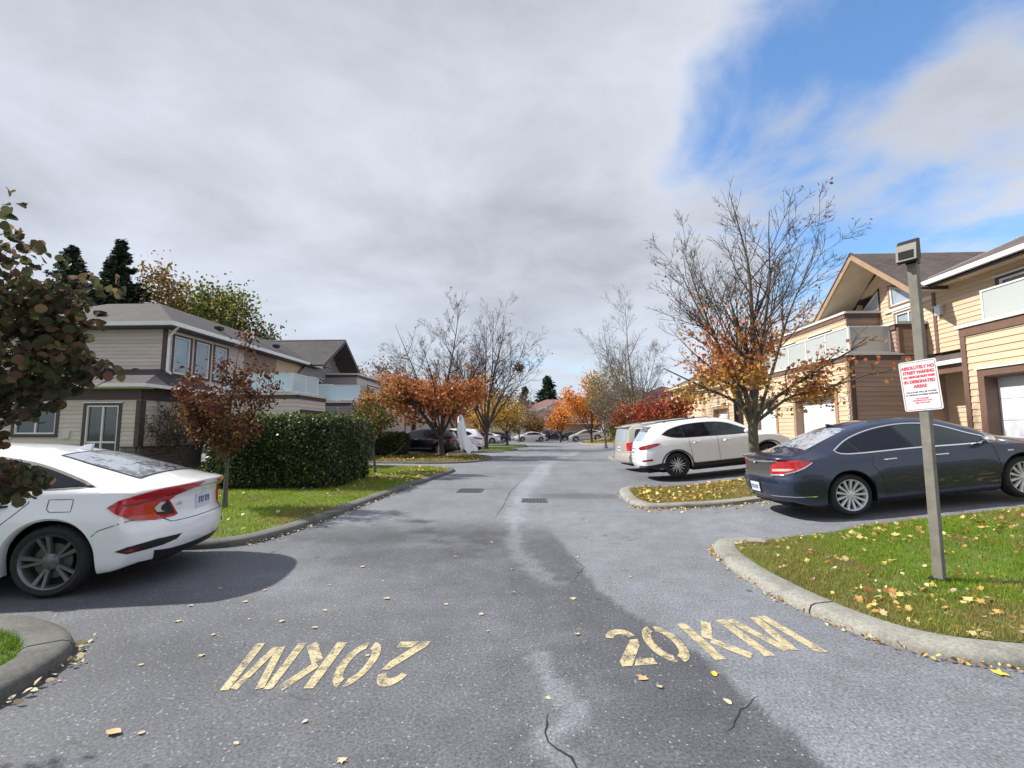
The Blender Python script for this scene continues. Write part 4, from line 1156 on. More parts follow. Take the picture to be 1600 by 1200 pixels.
# stone base: stones set proud of the wall, courses of uneven lengths
def stones(bld, pl, u0, u1, z0, z1, rows):
    st = MB(); hh = (z1 - z0) / rows; big = []
    for r_ in range(rows):
        u = u0 + random.uniform(-0.1, 0.0)
        while u < u1:
            w = random.uniform(0.18, 0.5); a, b = max(u, u0) + 0.008, min(u + w, u1) - 0.008
            if b - a > 0.03:
                big.append((a, b, 0.024, 0.024 + random.uniform(0.03, 0.075), z0 + r_ * hh + 0.008, z0 + (r_ + 1) * hh - 0.008))
            u += w
    base = part(bld, 'stone_base', pl, [(u0, u1, -0.02, 0.028, z0, z1), (u0 - .02, u1 + .02, 0.028, 0.13, z1, z1 + .05)], M['trim_dark'])
    for q in big:
        o = part(bld, 'stone', pl, [q], M['stone'], base)
    return base
stones(L1, s1, 13.95, 14.50, 0.12, 0.92, 6); stones(L1, s1, 16.14, 19.0, 0.12, 0.92, 6)
stones(L1, e1, -19.4, -16.2, 0.12, 0.92, 6)
part(L1, 'wall_vent', s1, [(16.45, 16.70, 0.024, 0.08, 1.25, 1.50)], M['cap_metal'])
# skirt roof over the lower storey
slab(L1, 'skirt_roof', [(-24.5, 15.75, 3.14), (-13.5, 15.75, 3.14), (-14.75, 18.0, 3.95), (-24.5, 18.0, 3.95)], 0.06, M['shingle_grey'])
slab(L1, 'skirt_roof', [(-13.5, 15.75, 3.14), (-13.5, 19.6, 3.14), (-14.6, 19.6, 3.80), (-14.75, 18.0, 3.95)], 0.06, M['shingle_grey'])
part(L1, 'gutter', Plane(0, 0, 0), [(-24.5, -13.4, 15.66, 15.76, 3.04, 3.16), (-13.5, -13.4, 15.76, 19.6, 3.04, 3.16)], M['white_trim'])
part(L1, 'soffit', Plane(0, 0, 0), [(-24.4, -13.5, 15.78, 16.2, 3.0, 3.05)], M['soffit'])
# upper storey
s2 = southp(18.0)
wall(L1, s2, 14.6, 24, 3.5, 5.62, M['taupe'], (), 0.150)
corner(L1, s2, 14.68, 3.5, 5.6, 'trim_dark', 0.18)
e2 = east(-14.6)
wins3 = [(-19.35, -18.25, 3.75, 5.45), (-20.55, -19.5, 3.75, 5.45), (-21.75, -20.7, 3.75, 5.45)]
wall(L1, e2, -23.0, -18.0, 3.5, 5.62, M['taupe'], [(a - .0, b, c, d) for a, b, c, d in wins3], 0.150)
for a, b, c, d in wins3: window(L1, e2, a + .1, b - .1, c + .08, d - .08, 'trim_dark', 'win_pale', (), casing=0.10)
wall(L1, e2, -26.0, -23.0, 2.9, 5.62, M['brown'], (), 0.155, pieces=False)
wall(L1, e2, -30.5, -26.0, 2.9, 5.62, M['tan'], [(-28.6, -27.2, 3.1, 5.0)], 0.155, pieces=False)
window(L1, e2, -28.5, -27.3, 3.2, 4.9, 'trim_dark', 'win_dark', (0.5,))
dp = MB().tube([(-13.98, 17.75, 5.62), (-14.3, 17.85, 5.35), (-14.45, 17.9, 5.2), (-14.45, 17.9, 3.9), (-14.2, 17.8, 3.75)], [0.05] * 5, 6)
o = dp.build('downpipe', M['white_trim'], None, True); o.parent = L1; o.matrix_parent_inverse = Matrix.Translation(-L1.location)
part(L1, 'gutter', Plane(0, 0, 0), [(-24.5, -13.92, 17.36, 17.46, 5.60, 5.76), (-14.02, -13.92, 17.46, 30.4, 5.60, 5.76)], M['white_trim'])
part(L1, 'soffit', Plane(0, 0, 0), [(-24.5, -14.02, 17.46, 18.0, 5.56, 5.60), (-14.6, -14.02, 18.0, 30.4, 5.56, 5.60)], M['trim_dark'])
RX, RY, ZE, ZR = -16.9, 20.2, 5.74, 7.25
slab(L1, 'roof', [(-13.95, 17.4, ZE), (-13.95, 31, ZE), (RX, 31, ZR), (RX, RY, ZR)], 0.08, M['shingle_grey'])
slab(L1, 'roof', [(-13.95, 17.4, ZE), (RX, RY, ZR), (-19.3, RY, ZR), (-22.5, 17.4, ZE)], 0.08, M['shingle_grey'])
slab(L1, 'roof', [(-22.5, 17.4, ZE), (-19.3, RY, ZR), (-19.3, 31, ZR), (-22.5, 31, ZE)], 0.08, M['shingle_grey'])
slab(L1, 'roof', [(RX, RY, ZR), (RX, 31, ZR), (-19.3, 31, ZR), (-19.3, RY, ZR)], 0.08, M['shingle_grey'])
for (x, y, z) in ((-17.8, 18.3, 6.25), (-15.0, 21.6, 6.30), (-15.2, 27.0, 6.42)):
    MB().box(-.16, .16, -.14, .14, 0, .16).build('roof_vent', M['black_trim'], L1).location = (x + 14.5, y - 20, z)
MB().tube([(0, 0, -.3), (0, 0, .55)], [.09, .09], 8).build('roof_flue', M['white_trim'], L1).location = (-1.2, 5.4, 6.75)
# garage block in front with glass balcony
g1 = east(-9.3)
wall(L1, g1, -20.7, -18.2, 0, 2.86, M['taupe'], [(-20.55, -18.5, 0, 2.42)], 0.155)
garage_door(L1, g1, -20.4, -18.6, 0, 2.15, 'trim_dark', small=True)
cap(L1, g1, -20.7, -18.2, 3.0, 0.22, trim='trim_dark')
wall(L1, southp(18.2), 9.3, 12.4, 0, 2.86, M['taupe'], (), 0.155, pieces=False)
cap(L1, southp(18.2), 9.3, 12.4, 3.0, 0.22, trim='trim_dark')
wall(L1, Plane(0, 20.7, 0), -14.0, -9.3, 0, 2.86, M['grey_siding'], (), 0.155, pieces=False)
part(L1, 'balcony_deck', Plane(0, 0, 0), [(-14.5, -9.36, 18.25, 20.7, 2.80, 2.90)], M['cap_metal'])
wall(L1, east(-12.4), -20.0, -18.2, 0, 2.8, M['brown'], (), 0.16, pieces=False)
balcony_rail(L1, [(-12.4, 18.35), (-9.6, 18.35), (-9.6, 20.6)], 3.02, 0.80, 'frosted_blue')

L2 = building('townhouse', -12, 31, 0, 'grey gabled townhouse beyond the hedge with flat parapets and a glass balcony', 'townhouse')
g2 = east(-9.3)
wall(L2, southp(25.2), 9.3, 14.6, 0, 2.95, M['grey_siding'], (), 0.16, pieces=False)
cap(L2, southp(25.2), 9.3, 14.6, 3.1, 0.22, trim='trim_dark')
wall(L2, g2, -39.0, -25.2, 0, 2.95, M['taupe'], [(-37.0, -33.8, 0, 2.3), (-28.6, -25.45, 0, 2.3)], 0.18, pieces=False)
garage_door(L2, g2, -28.4, -25.65, 0, 2.05, 'trim_dark', small=True)
garage_door(L2, g2, -36.8, -34.0, 0, 2.05, 'trim_dark', small=True)
cap(L2, g2, -39.0, -25.2, 3.1, 0.22, trim='trim_dark')
part(L2, 'balcony_deck', Plane(0, 0, 0), [(-14.5, -9.36, 25.25, 39, 2.9, 3.0)], M['cap_metal'])
balcony_rail(L2, [(-12.0, 25.4), (-9.5, 25.4), (-9.5, 33)], 3.12, 0.9, 'frosted_blue')
wall(L2, southp(26.0), 11.4, 14.6, 3.0, 4.0, M['grey_siding'], (), 0.16, pieces=False); cap(L2, southp(26.0), 11.4, 14.6, 4.1, 0.24, trim='trim_dark')
wall(L2, east(-11.4), -27.5, -26.0, 3.0, 4.0, M['grey_siding'], (), 0.16, pieces=False); cap(L2, east(-11.4), -27.5, -26.0, 4.1, 0.24, trim='trim_dark')
wall(L2, southp(32.0), 12.2, 14.4, 3.0, 5.3, M['grey_siding'], (), 0.16, pieces=False); cap(L2, southp(32.0), 12.2, 14.4, 5.45, 0.26, trim='trim_dark')
wall(L2, east(-12.2), -38.5, -32.0, 3.0, 5.3, M['taupe'], [(-36, -34, 3.6, 4.9)], 0.16, pieces=False); cap(L2, east(-12.2), -38.5, -32.0, 5.45, 0.26, trim='trim_dark')
window(L2, east(-12.2), -35.9, -34.1, 3.7, 4.8, 'trim_dark', 'win_pale')
ge = east(-14.4)
pk2 = (-31.95, 7.78)
wall(L2, ge, -35.2, -28.4, 3.0, 7.6, M['grey_siding'], [(-31.6, -29.6, 3.7, 5.0)], 0.16, pieces=False, zmax=lambda u: pk2[1] - 0.2 - abs(u - pk2[0]) * 0.70)
window(L2, ge, -31.5, -29.7, 3.8, 4.9, 'trim_dark', 'win_dark', (0.5,))
poly_window(L2, ge, [(-33.2, 5.9), (-31.8, 5.9), (-31.8, 7.1)], 'trim_dark', 'win_dark')
for sgn in (-1, 1):
    yy = 31.95 + sgn * 3.35; zz = 7.78 - 3.35 * 0.65
    slab(L2, 'roof', [(-13.1, yy, zz), (-13.1, 31.95, 7.78), (-21, 31.95, 7.78), (-21, yy, zz)], 0.09, M['shingle_grey'])
    beam(L2, 'rake_board', (-13.07, yy, zz + 0.02), (-13.07, 31.95, 7.80), 0.05, 0.25, M['trim_dark'])
beam(L2, 'ridge_cap', (-13.1, 31.95, 7.84), (-21, 31.95, 7.84), 0.12, 0.06, M['cap_metal'])
MB().box(-.2, .2, -.16, .16, 0, .18).build('roof_vent', M['black_trim'], L2).location = (-6.2, -.3, 7.45)

hip_house(-20, -10.5, 43, 53, 0, 4.9, 0.5, 'taupe', 'shingle_red', 'taupe house with a reddish roof behind the parked white suv', 'trim_dark', wins=[('s', -14.5, -13, 3.3, 4.4), ('e', 45, 47, 3.3, 4.4)], doors=[('e', 48, 51, 0, 2.4)])
hip_house(-19, -9.5, 57, 68, 0, 4.9, 0.5, 'tan', 'shingle_grey', 'tan house beyond the yellow trees on the hedge side', 'trim_dark', wins=[('s', -13, -11, 3.2, 4.4)], doors=[('e', 60, 64, 0, 2.4)])
hip_house(-18, -7.5, 74, 86, 0, 5.0, 0.5, 'tan', 'shingle_red', 'farthest tan house on the hedge side of the street', 'trim_dark', wins=[('s', -11, -9, 3.2, 4.4)], doors=[('e', 76, 79, 0, 2.4)])
# house closing the street: grey upper storey over a peach base, crossing gable
Z = hip_house(-2.5, 12.5, 88, 98, 0, 5.3, 0.42, 'taupe', 'shingle_red', 'grey and peach house closing the far end of the street', 'trim_dark', wins=[('s', -1.5, 0.2, 3.6, 4.7), ('s', 3.6, 4.9, 3.6, 4.7)], doors=[('s', -1.6, 0.6, 0, 2.4), ('s', 1.2, 3.4, 0, 2.4)])
part(Z, 'lower_wall', southp(87.9), [(-12, -4.2, -.1, .1, 0, 2.8)], M['tan'])
slab(Z, 'porch_roof', [(4.0, 85.5, 2.7), (12.8, 85.5, 2.7), (12.8, 88, 3.5), (4.0, 88, 3.5)], 0.1, M['shingle_red'])
for sgn in (-1, 1):
    slab(Z, 'roof', [(4 + sgn * 3.4, 86.6, 5.2), (4, 86.6, 7.0), (4, 92, 7.0), (4 + sgn * 3.4, 92, 5.2)], 0.09, M['shingle_grey'])
    beam(Z, 'rake_board', (4 + sgn * 3.4, 86.55, 5.25), (4, 86.55, 7.05), 0.06, 0.3, M['white_trim'])
mb = MB().prism([(1.2, 5.2), (6.8, 5.2), (4, 6.8)], 87.0, 87.2); o = mb.build('gable_wall', M['taupe'], None); o.parent = Z; o.matrix_parent_inverse = Matrix.Translation(-Z.location)
# ------------------------------------------------------------------ cars
class Car:
    """lofted car body; local +x forward, origin on the ground under the rear bumper, y to the car's left"""
    def __init__(s, S):
        s.S = S; s.L = S['L']; s.W = S['W']
        for k in ('belt', 'top', 'roofw', 'wid', 'prof', 'rear', 'front'): setattr(s, k, itp(S[k]))
        s.build_body()
    def bottom(s, x):
        S = s.S; zb = S['sill'](x) if callable(S['sill']) else S['sill']
        for xw in (S['xr'], S['xf']):
            d = abs(x - xw)
            if d <= S['Ra']: zb = max(zb, S['Rt'] + math.sqrt(max(0, S['Ra'] ** 2 - d * d)) * 0.98)
        return zb
    def warp(s, x, y, z):
        S = s.S; xa = S.get('xa', 0.6); W = s.W
        if x < xa:
            k = (1 - x / xa) ** 2; return x + k * s.rear(z) + k * S.get('plan', 0.13) * (abs(y) / W) ** 3
        if x > s.L - xa:
            k = (1 - (s.L - x) / xa) ** 2; return x - k * s.front(z) - k * S.get('planf', 0.28) * (abs(y) / W) ** 3
        return x
    def section(s, x):
        S = s.S; w = s.wid(x); zb = s.bottom(x); zs = s.belt(x); zt = s.top(x); yr = min(s.roofw(x), w * 0.985)
        pts = []; n = 12
        flare = 0.0
        for xw in (S['xr'], S['xf']):
            d = abs(x - xw)
            if d < S['Ra'] + 0.12: flare = max(flare, 0.016 * min(1, (S['Ra'] + 0.12 - d) / 0.12))
        def Y(z):
            y = w * s.prof(z)
            return y + flare * max(0.0, 1 - abs(z - S['Rt'] - S['Ra'] * 0.4) / (S['Ra'] * 0.9))
        y0 = Y(zb); pts.append((y0 - 0.09, zb + 0.004)); pts.append((y0 - 0.018, zb)); pts.append((y0, zb + 0.02))
        for i in range(1, n + 1):
            t = i / n; z = (zb + 0.02) + (zs - zb - 0.02) * t; pts.append((Y(z), z))
        P0 = Vector((pts[-1][0], zs)); crown = S.get('crown', 0.055)
        hgt = zt - zs; cr = min(crown, hgt * 0.55); P1 = Vector((yr, zt - cr))
        f = 0.72; Q0 = P0.lerp(P1, f)
        def top_(y): return zt - cr * (y / yr) ** 2.4
        y1 = yr * 0.86; Q1 = Vector((y1, top_(y1)))
        bulge = 0.010 if hgt > 0.25 else 0.0
        for i in range(1, 5):
            t = i / 4; p = P0.lerp(Q0, t); pts.append((p.x + bulge * math.sin(t * PI), p.y))
        for i in range(1, 5):
            t = i / 4; p = Q0 * (1 - t) ** 2 + P1 * 2 * t * (1 - t) + Q1 * t * t; pts.append((p.x, p.y))
        s.nv = len(pts)
        m = 8
        for i in range(1, m + 1):
            y = y1 * (1 - i / m); pts.append((y, top_(y)))
        s.nt = m
        return pts
    def build_body(s):
        S = s.S; L = s.L
        X = set()
        k = 0.0
        while k < L: X.add(round(k, 3)); k += 0.11
        X |= {0.03, 0.06, L - 0.03, L - 0.06, L}
        for xw in (S['xr'], S['xf']):
            for a in range(0, 181, 9): X.add(round(xw + S['Ra'] * math.cos(R(a)), 3))
            X |= {round(xw - S['Ra'] - 0.006, 3), round(xw + S['Ra'] + 0.006, 3)}
        X = sorted(x for x in X if 0 <= x <= L)
        out = [X[0]]
        for x in X[1:]:
            if x - out[-1] > 0.0045: out.append(x)
        X = out; secs = [s.section(x) for x in X]; n = len(secs[0])
        V = []; F = []
        for x, sec in zip(X, secs):
            for (y, z) in sec: V.append((s.warp(x, y, z), y, z))
        for i in range(len(X) - 1):
            for j in range(n - 1): F.append((i * n + j, i * n + j + 1, (i + 1) * n + j + 1, (i + 1) * n + j))
        def capend(si, x, flip):
            sec = secs[si]; nv = s.nv; nt = s.nt; top = sec[nv - 1:]; ids = []
            for r_ in range(nv):
                row = [si * n + r_]; y0, z0 = sec[r_]; fr = (r_ / (nv - 1)) ** 2
                for c in range(1, nt + 1):
                    if r_ == nv - 1: row.append(si * n + nv - 1 + c); continue
                    y = y0 * top[c][0] / top[0][0]; z = z0 + (top[c][1] - top[0][1]) * fr
                    V.append((s.warp(x, y, z), y, z)); row.append(len(V) - 1)
                ids.append(row)
            for r_ in range(nv - 1):
                for c in range(nt):
                    q = (ids[r_][c], ids[r_][c + 1], ids[r_ + 1][c + 1], ids[r_ + 1][c]); F.append(q if not flip else q[::-1])
        capend(0, 0.0, False); capend(len(X) - 1, L, True)
        b = len(V); V2 = V + [(x, -y, z) for x, y, z in V]; F2 = F + [tuple(b + i for i in f)[::-1] for f in F]
        bm = bmesh.new(); vs = [bm.verts.new(v) for v in V2]
        for f in F2:
            try: bm.faces.new([vs[i] for i in f])
            except ValueError: pass
        bmesh.ops.remove_doubles(bm, verts=bm.verts[:], dist=0.0004)
        bmesh.ops.recalc_face_normals(bm, faces=bm.faces[:])
        s.bvh = BVHTree.FromBMesh(bm)
        me = bpy.data.meshes.new('body'); bm.to_mesh(me); bm.free()
        me.shade_smooth(); me.set_sharp_from_angle(angle=R(48)); s.body_me = me
        # under body
        mb = MB(); W = s.W; y = W - 0.30
        mb.box(0.25, L - 0.3, -y, y, 0.19, 0.72); mb.box(S['xr'] + S['Ra'] + 0.03, S['xf'] - S['Ra'] - 0.03, -(W - 0.11), W - 0.11, 0.17, 0.6)
        s.under = mb
    def hit(s, mode, u, v, side):
        if mode == 'side': o = Vector((u, side * 3, v)); d = Vector((0, -side, 0))
        elif mode == 'rear': o = Vector((-3, u, v)); d = Vector((1, 0, 0))
        elif mode == 'front': o = Vector((s.L + 3, u, v)); d = Vector((-1, 0, 0))
        elif mode == 'top': o = Vector((u, v, 4)); d = Vector((0, 0, -1))
        elif mode == 'cornerr':
            cx, cy = s.S.get('cr', (0.55, 0.45)); a = R(u); dd = Vector((-math.cos(a), side * math.sin(a), 0)); c = Vector((cx, side * cy, v)); o = c + dd * 3; d = -dd
        else:
            cx, cy = s.L - 0.6, 0.45; a = R(u); dd = Vector((math.cos(a), side * math.sin(a), 0)); c = Vector((cx, side * cy, v)); o = c + dd * 3; d = -dd
        loc, nor, i, dist = s.bvh.ray_cast(o, d)
        if loc is None: return None
        if nor.dot(d) > 0: nor = -nor
        return loc, nor
    def patch(s, name, parent, poly, mat, mode='side', side=1, off=0.004, step=None, depth=0.008):
        if step is None: step = (4.0, 0.035) if mode.startswith('corner') else (0.06, 0.045)
        bm = cut_poly(poly, *step)
        bad = []
        nrm = {}
        for v in bm.verts:
            h = s.hit(mode, v.co.x, v.co.y, side)
            if h is None: bad.append(v); continue
            v.co = h[0] + h[1] * off; nrm[v] = h[1]
        if bad: bmesh.ops.delete(bm, geom=bad, context='VERTS')
        if not bm.faces: bm.free(); return None
        be = [e for e in bm.edges if e.is_boundary]
        r_ = bmesh.ops.extrude_edge_only(bm, edges=be)
        bm.verts.ensure_lookup_table()
        newv = [g for g in r_['geom'] if isinstance(g, bmesh.types.BMVert)]
        for v in newv:
            src = min(nrm, key=lambda q: (q.co - v.co).length_squared if q.is_valid else 9)
            v.co -= nrm[src] * (off + depth)
        bmesh.ops.recalc_face_normals(bm, faces=bm.faces[:])
        me = bpy.data.meshes.new(name); bm.to_mesh(me); bm.free(); me.materials.append(mat); me.shade_smooth(); me.set_sharp_from_angle(angle=R(40))
        return link(bpy.data.objects.new(name, me), parent)
    def ribbon(s, name, parent, pts, w, mat, mode='side', side=1, off=0.0015, closed=False, depth=0.003):
        """thin strip along a 2-D polyline laid on the body"""
        P = [Vector(p) for p in pts]; n = len(P); V = []; ok = []
        den = []
        for i in range(n - 1 + (1 if closed else 0)):
            a, b = P[i], P[(i + 1) % n]; k = max(1, int((b - a).length / (0.05 if not mode.startswith('corner') else 4)))
            for j in range(k): den.append(a.lerp(b, j / k))
        if not closed: den.append(P[-1])
        H = [s.hit(mode, p.x, p.y, side) for p in den]; H = [h for h in H if h]
        m = len(H)
        if m < 2: return None
        Fc = []
        for i, (loc, nor) in enumerate(H):
            if closed: t = H[(i + 1) % m][0] - H[i - 1][0]
            else: t = H[min(i + 1, m - 1)][0] - H[max(i - 1, 0)][0]
            t.normalize(); q = nor.cross(t).normalized() * w / 2
            V += [loc + q - nor * depth, loc + q + nor * off, loc - q + nor * off, loc - q - nor * depth]
        for i in range(m - 1 + (1 if closed else 0)):
            a = i * 4; b = ((i + 1) % m) * 4
            for k in range(3): Fc.append((a + k, b + k, b + k + 1, a + k + 1))
        o = mesh_obj(name, V, Fc, mat, parent); bm = bmesh.new(); bm.from_mesh(o.data); bmesh.ops.recalc_face_normals(bm, faces=bm.faces[:]); bm.to_mesh(o.data); bm.free()
        return o

def rim_parts(Rr, width, kind):
    """returns list of (name, MB, material, smooth); wheel centred on origin, axle along y, outer face at +y"""
    out = []; yo = width / 2
    lip = MB().lathe([(-yo + .01, Rr * .93), (yo - .045, Rr * .90), (yo - .012, Rr * .955), (yo - .004, Rr * 1.0), (yo - .02, Rr * 1.025), (-yo + .01, Rr * 1.02)], n=48)
    sp = MB()
    def spoke(a, r0, r1, w0, w1, y0, y1, t=0.028, skew=0.0):
        ca, sa = math.cos(a), math.sin(a); b = len(sp.v); n = 5
        for i in range(n):
            f = i / (n - 1); r = r0 + (r1 - r0) * f; w = (w0 + (w1 - w0) * f) / 2; y = y0 + (y1 - y0) * f ** 1.5; off = skew * f
            for (dy, dw) in ((0, 0.75), (-t * .45, 1.0), (-t, 1.0), (-t, -1.0), (-t * .45, -1.0), (0, -0.75)):
                p = w * dw + off
                sp.v.append(Vector((r * ca - p * sa, y + dy, r * sa + p * ca)))
        for i in range(n - 1):
            for k in range(6):
                k2 = (k + 1) % 6; sp.f.append((b + i * 6 + k, b + i * 6 + k2, b + (i + 1) * 6 + k2, b + (i + 1) * 6 + k))
    hub_y = yo - 0.035
    if kind == 'five':        # five pairs of blades, machined face over black
        for k in range(5):
            a = R(90 + 72 * k + 14)
            spoke(a - .09, .05, Rr * .99, .034, .034, hub_y, yo - .012, skew=-0.024); spoke(a + .09, .05, Rr * .99, .026, .050, hub_y, yo - .012, skew=0.020)
    elif kind == 'suv':
        for k in range(5):
            a = R(90 + 72 * k)
            spoke(a - .12, .06, Rr * .97, .026, .022, hub_y, yo - .014, skew=-.01); spoke(a + .12, .06, Rr * .97, .026, .022, hub_y, yo - .014, skew=.01); spoke(a + .628, .05, Rr * .9, .03, .02, hub_y - .01, yo - .03)
    elif kind == 'multi':
        for k in range(13): spoke(2 * PI * k / 13, .055, Rr * .98, .030, .046, hub_y, yo - .010, 0.03)
    else:
        for k in range(7): spoke(2 * PI * k / 7, .05, Rr * .97, .05, .055, hub_y, yo - .014)
    hub = MB().lathe([(hub_y - .04, .075), (hub_y + .004, .07), (hub_y + .012, .036), (hub_y + .016, .0)], n=20)
    back = MB().lathe([(0.0, Rr * .92), (0.0, 0.0)], n=28)
    disc = MB().lathe([(yo - .075, Rr * .66), (yo - .07, Rr * .64), (yo - .07, .05)], n=28)
    nuts = MB()
    for k in range(5):
        a = 2 * PI * k / 5 + .3; nuts.lathe([(hub_y, .010), (hub_y + .008, .010), (hub_y + .008, 0)], n=8, centre=(.052 * math.cos(a), 0, .052 * math.sin(a)))
    return lip, sp, hub, back, disc, nuts

def add_wheels(car, root, Rt, Rr, kind, spokem, lipm, tw=0.215, sides=(1, -1)):
    S = car.S
    tyre = MB(); h = tw / 2
    prof = [(-h + .01, Rr * 1.0), (-h, Rr * 1.12), (-h - .003, (Rt + Rr) / 2), (-h + .012, Rt - .022), (-h + .035, Rt - .004), (-h * .3, Rt), (-h * .28, Rt - .008), (-h * .2, Rt - .008), (-h * .18, Rt), (h * .18, Rt), (h * .2, Rt - .008), (h * .28, Rt - .008), (h * .3, Rt), (h - .035, Rt - .004), (h - .012, Rt - .022), (h + .003, (Rt + Rr) / 2), (h, Rr * 1.12), (h - .01, Rr * 1.0)]
    tyre.lathe(prof, n=56)
    lip, sp, hub, back, disc, nuts = rim_parts(Rr, tw, kind)
    proto = None
    for xw in (S['xr'], S['xf']):
        for sd in sides:
            if proto is None:
                w = bpy.data.objects.new('wheel', None); C.objects.link(w)
                tyre.build('tyre', M['rubber'], w, True, 50); lip.build('rim', lipm, w, True, 35); sp.build('spokes', spokem, w, True, 30)
                hub.build('hub', spokem, w, True, 40); back.build('rim_barrel', M['gap'], w); disc.build('brake_disc', M['brake'], w, True); nuts.build('lug_nut', M['alloy_dark'], w)
                proto = w; c = w
            else:
                c = proto.copy(); C.objects.link(c)
                for ch in proto.children: k = ch.copy(); C.objects.link(k); k.parent = c
            c.parent = root; c.location = (xw, sd * (car.W - S.get('inset', 0.03) - tw / 2), Rt)
            c.rotation_euler = (0, random.uniform(0, 1.2) if kind != 'five' or True else 0, 0 if sd > 0 else PI)

def make_car(S, name, loc, rz, label, cat, paint, group='cars parked in front of the garages', ry=0.0):
    car = Car(S); root = empty(name, loc, R(rz), label, cat, group, ry)
    me = car.body_me; me.materials.append(M[paint]); link(bpy.data.objects.new('body', me), root)
    car.under.build('underbody', M['gap'], root)
    return car, root

def dlo_parts(car, root, outline, posts, sides=(1, -1), chrome=False, glass=('glass_dark', 'glass_front'), trim='black_trim', rim=0.020):
    """side windows: dark surround, panes split at the pillars; outline (x,z) ccw, posts: [(xbottom, xtop)]"""
    c = Vector((sum(p[0] for p in outline) / len(outline), sum(p[1] for p in outline) / len(outline)))
    def inset(poly, d):
        P = [Vector(p) for p in poly]; n = len(P); out = []
        area = sum(P[i].x * P[(i + 1) % n].y - P[(i + 1) % n].x * P[i].y for i in range(n)); sg = 1 if area > 0 else -1
        for i in range(n):
            a = (P[i] - P[i - 1]).normalized(); b = (P[(i + 1) % n] - P[i]).normalized()
            na = Vector((-a.y, a.x)) * sg; nb = Vector((-b.y, b.x)) * sg; m = (na + nb)
            m = m / max(0.45, m.length_squared / 2) / 1.0
            out.append(P[i] + m * d / 1.0 * 0.98 if m.length < 2.6 else P[i] + m.normalized() * d * 2.2)
        return out
    sm = smoothpath([(p[0], p[1], 0) for p in outline] + [(outline[0][0], outline[0][1], 0)], 4)[:-1]
    ol = [(p.x, p.y) for p in sm]
    inn = inset(ol, rim)
    for sd in sides:
        w = car.patch('side_window', root, ol, M[trim], 'side', sd, 0.003)
        edges = sorted(posts, key=lambda p: p[0]); xs_ = [-9] + [p[0] for p in edges] + [19]; xt = [-9] + [p[1] for p in edges] + [19]
        for i in range(len(xs_) - 1):
            bm = bmesh.new(); vs = [bm.verts.new((p.x, p.y, 0)) for p in inn]
            try: bm.faces.new(vs)
            except ValueError: bm.free(); continue
            bmesh.ops.triangulate(bm, faces=bm.faces[:])
            def cut(xb, xt_, keepright, sh):
                zb_ = 0.9; zt_ = 1.4; p0 = Vector((xb + sh, zb_, 0)); dv = Vector((xt_ - xb, zt_ - zb_, 0)).normalized(); no = Vector((dv.y, -dv.x, 0))
                bmesh.ops.bisect_plane(bm, geom=bm.verts[:] + bm.edges[:] + bm.faces[:], plane_co=p0, plane_no=no, clear_inner=keepright, clear_outer=not keepright)
            if i > 0: cut(xs_[i], xt[i], True, 0.022)
            if i < len(xs_) - 2: cut(xs_[i + 1], xt[i + 1], False, -0.022)
            k = 0.07
            if not bm.verts: bm.free(); continue
            x0 = min(v.co.x for v in bm.verts); x1 = max(v.co.x for v in bm.verts); q = math.floor(x0 / k) + 1
            while q * k < x1: bmesh.ops.bisect_plane(bm, geom=bm.verts[:] + bm.edges[:] + bm.faces[:], plane_co=(q * k, 0, 0), plane_no=(1, 0, 0)); q += 1
            for q in range(10, 36): bmesh.ops.bisect_plane(bm, geom=bm.verts[:] + bm.edges[:] + bm.faces[:], plane_co=(0, q * 0.05, 0), plane_no=(0, 1, 0))
            for v in bm.verts:
                h = car.hit('side', v.co.x, v.co.y, sd)
                if h: v.co = h[0] + h[1] * 0.006
            bmesh.ops.recalc_face_normals(bm, faces=bm.faces[:])
            me = bpy.data.meshes.new('pane'); bm.to_mesh(me); bm.free(); me.materials.append(M[glass[1] if i == len(xs_) - 2 else glass[0]]); me.shade_smooth()
            link(bpy.data.objects.new('pane', me), w)
        if chrome: car.ribbon('chrome_trim', root, ol, 0.022, M['chrome'], 'side', sd, 0.008, True)

def handle(car, root, x, z, mat, sides=(1, -1), w=0.20):
    for sd in sides:
        h = car.hit('side', x, z, sd); y = h[0].y
        mb = MB(); mb.tube([(x - w / 2, y, z), (x - w / 2 + .03, y + sd * .03, z), (x, y + sd * .036, z + .002), (x + w / 2 - .03, y + sd * .03, z), (x + w / 2, y, z)], [.008, .014, .016, .014, .008], 8)
        mb.build('door_handle', M[mat], root, True)

def mirror(car, root, x, z, mat, sides=(1, -1)):
    for sd in sides:
        h = car.hit('side', x, z, sd); y = h[0].y
        mb = MB(); mb.tube([(x + .04, y + sd * .02, z - .02), (x + .02, y + sd * .10, z)], [.03, .025], 8)
        mb.tube([(x + .02, y + sd * .06, z + .03), (x, y + sd * .10, z + .04), (x - .01, y + sd * .20, z + .04), (x, y + sd * .245, z + .035)], [.045, .075, .07, .03], 12)
        for v in mb.v[-48:]: v.z = z + .04 + (v.z - z - .04) * .95
        mb.build('wing_mirror', M[mat], root, True, 60)

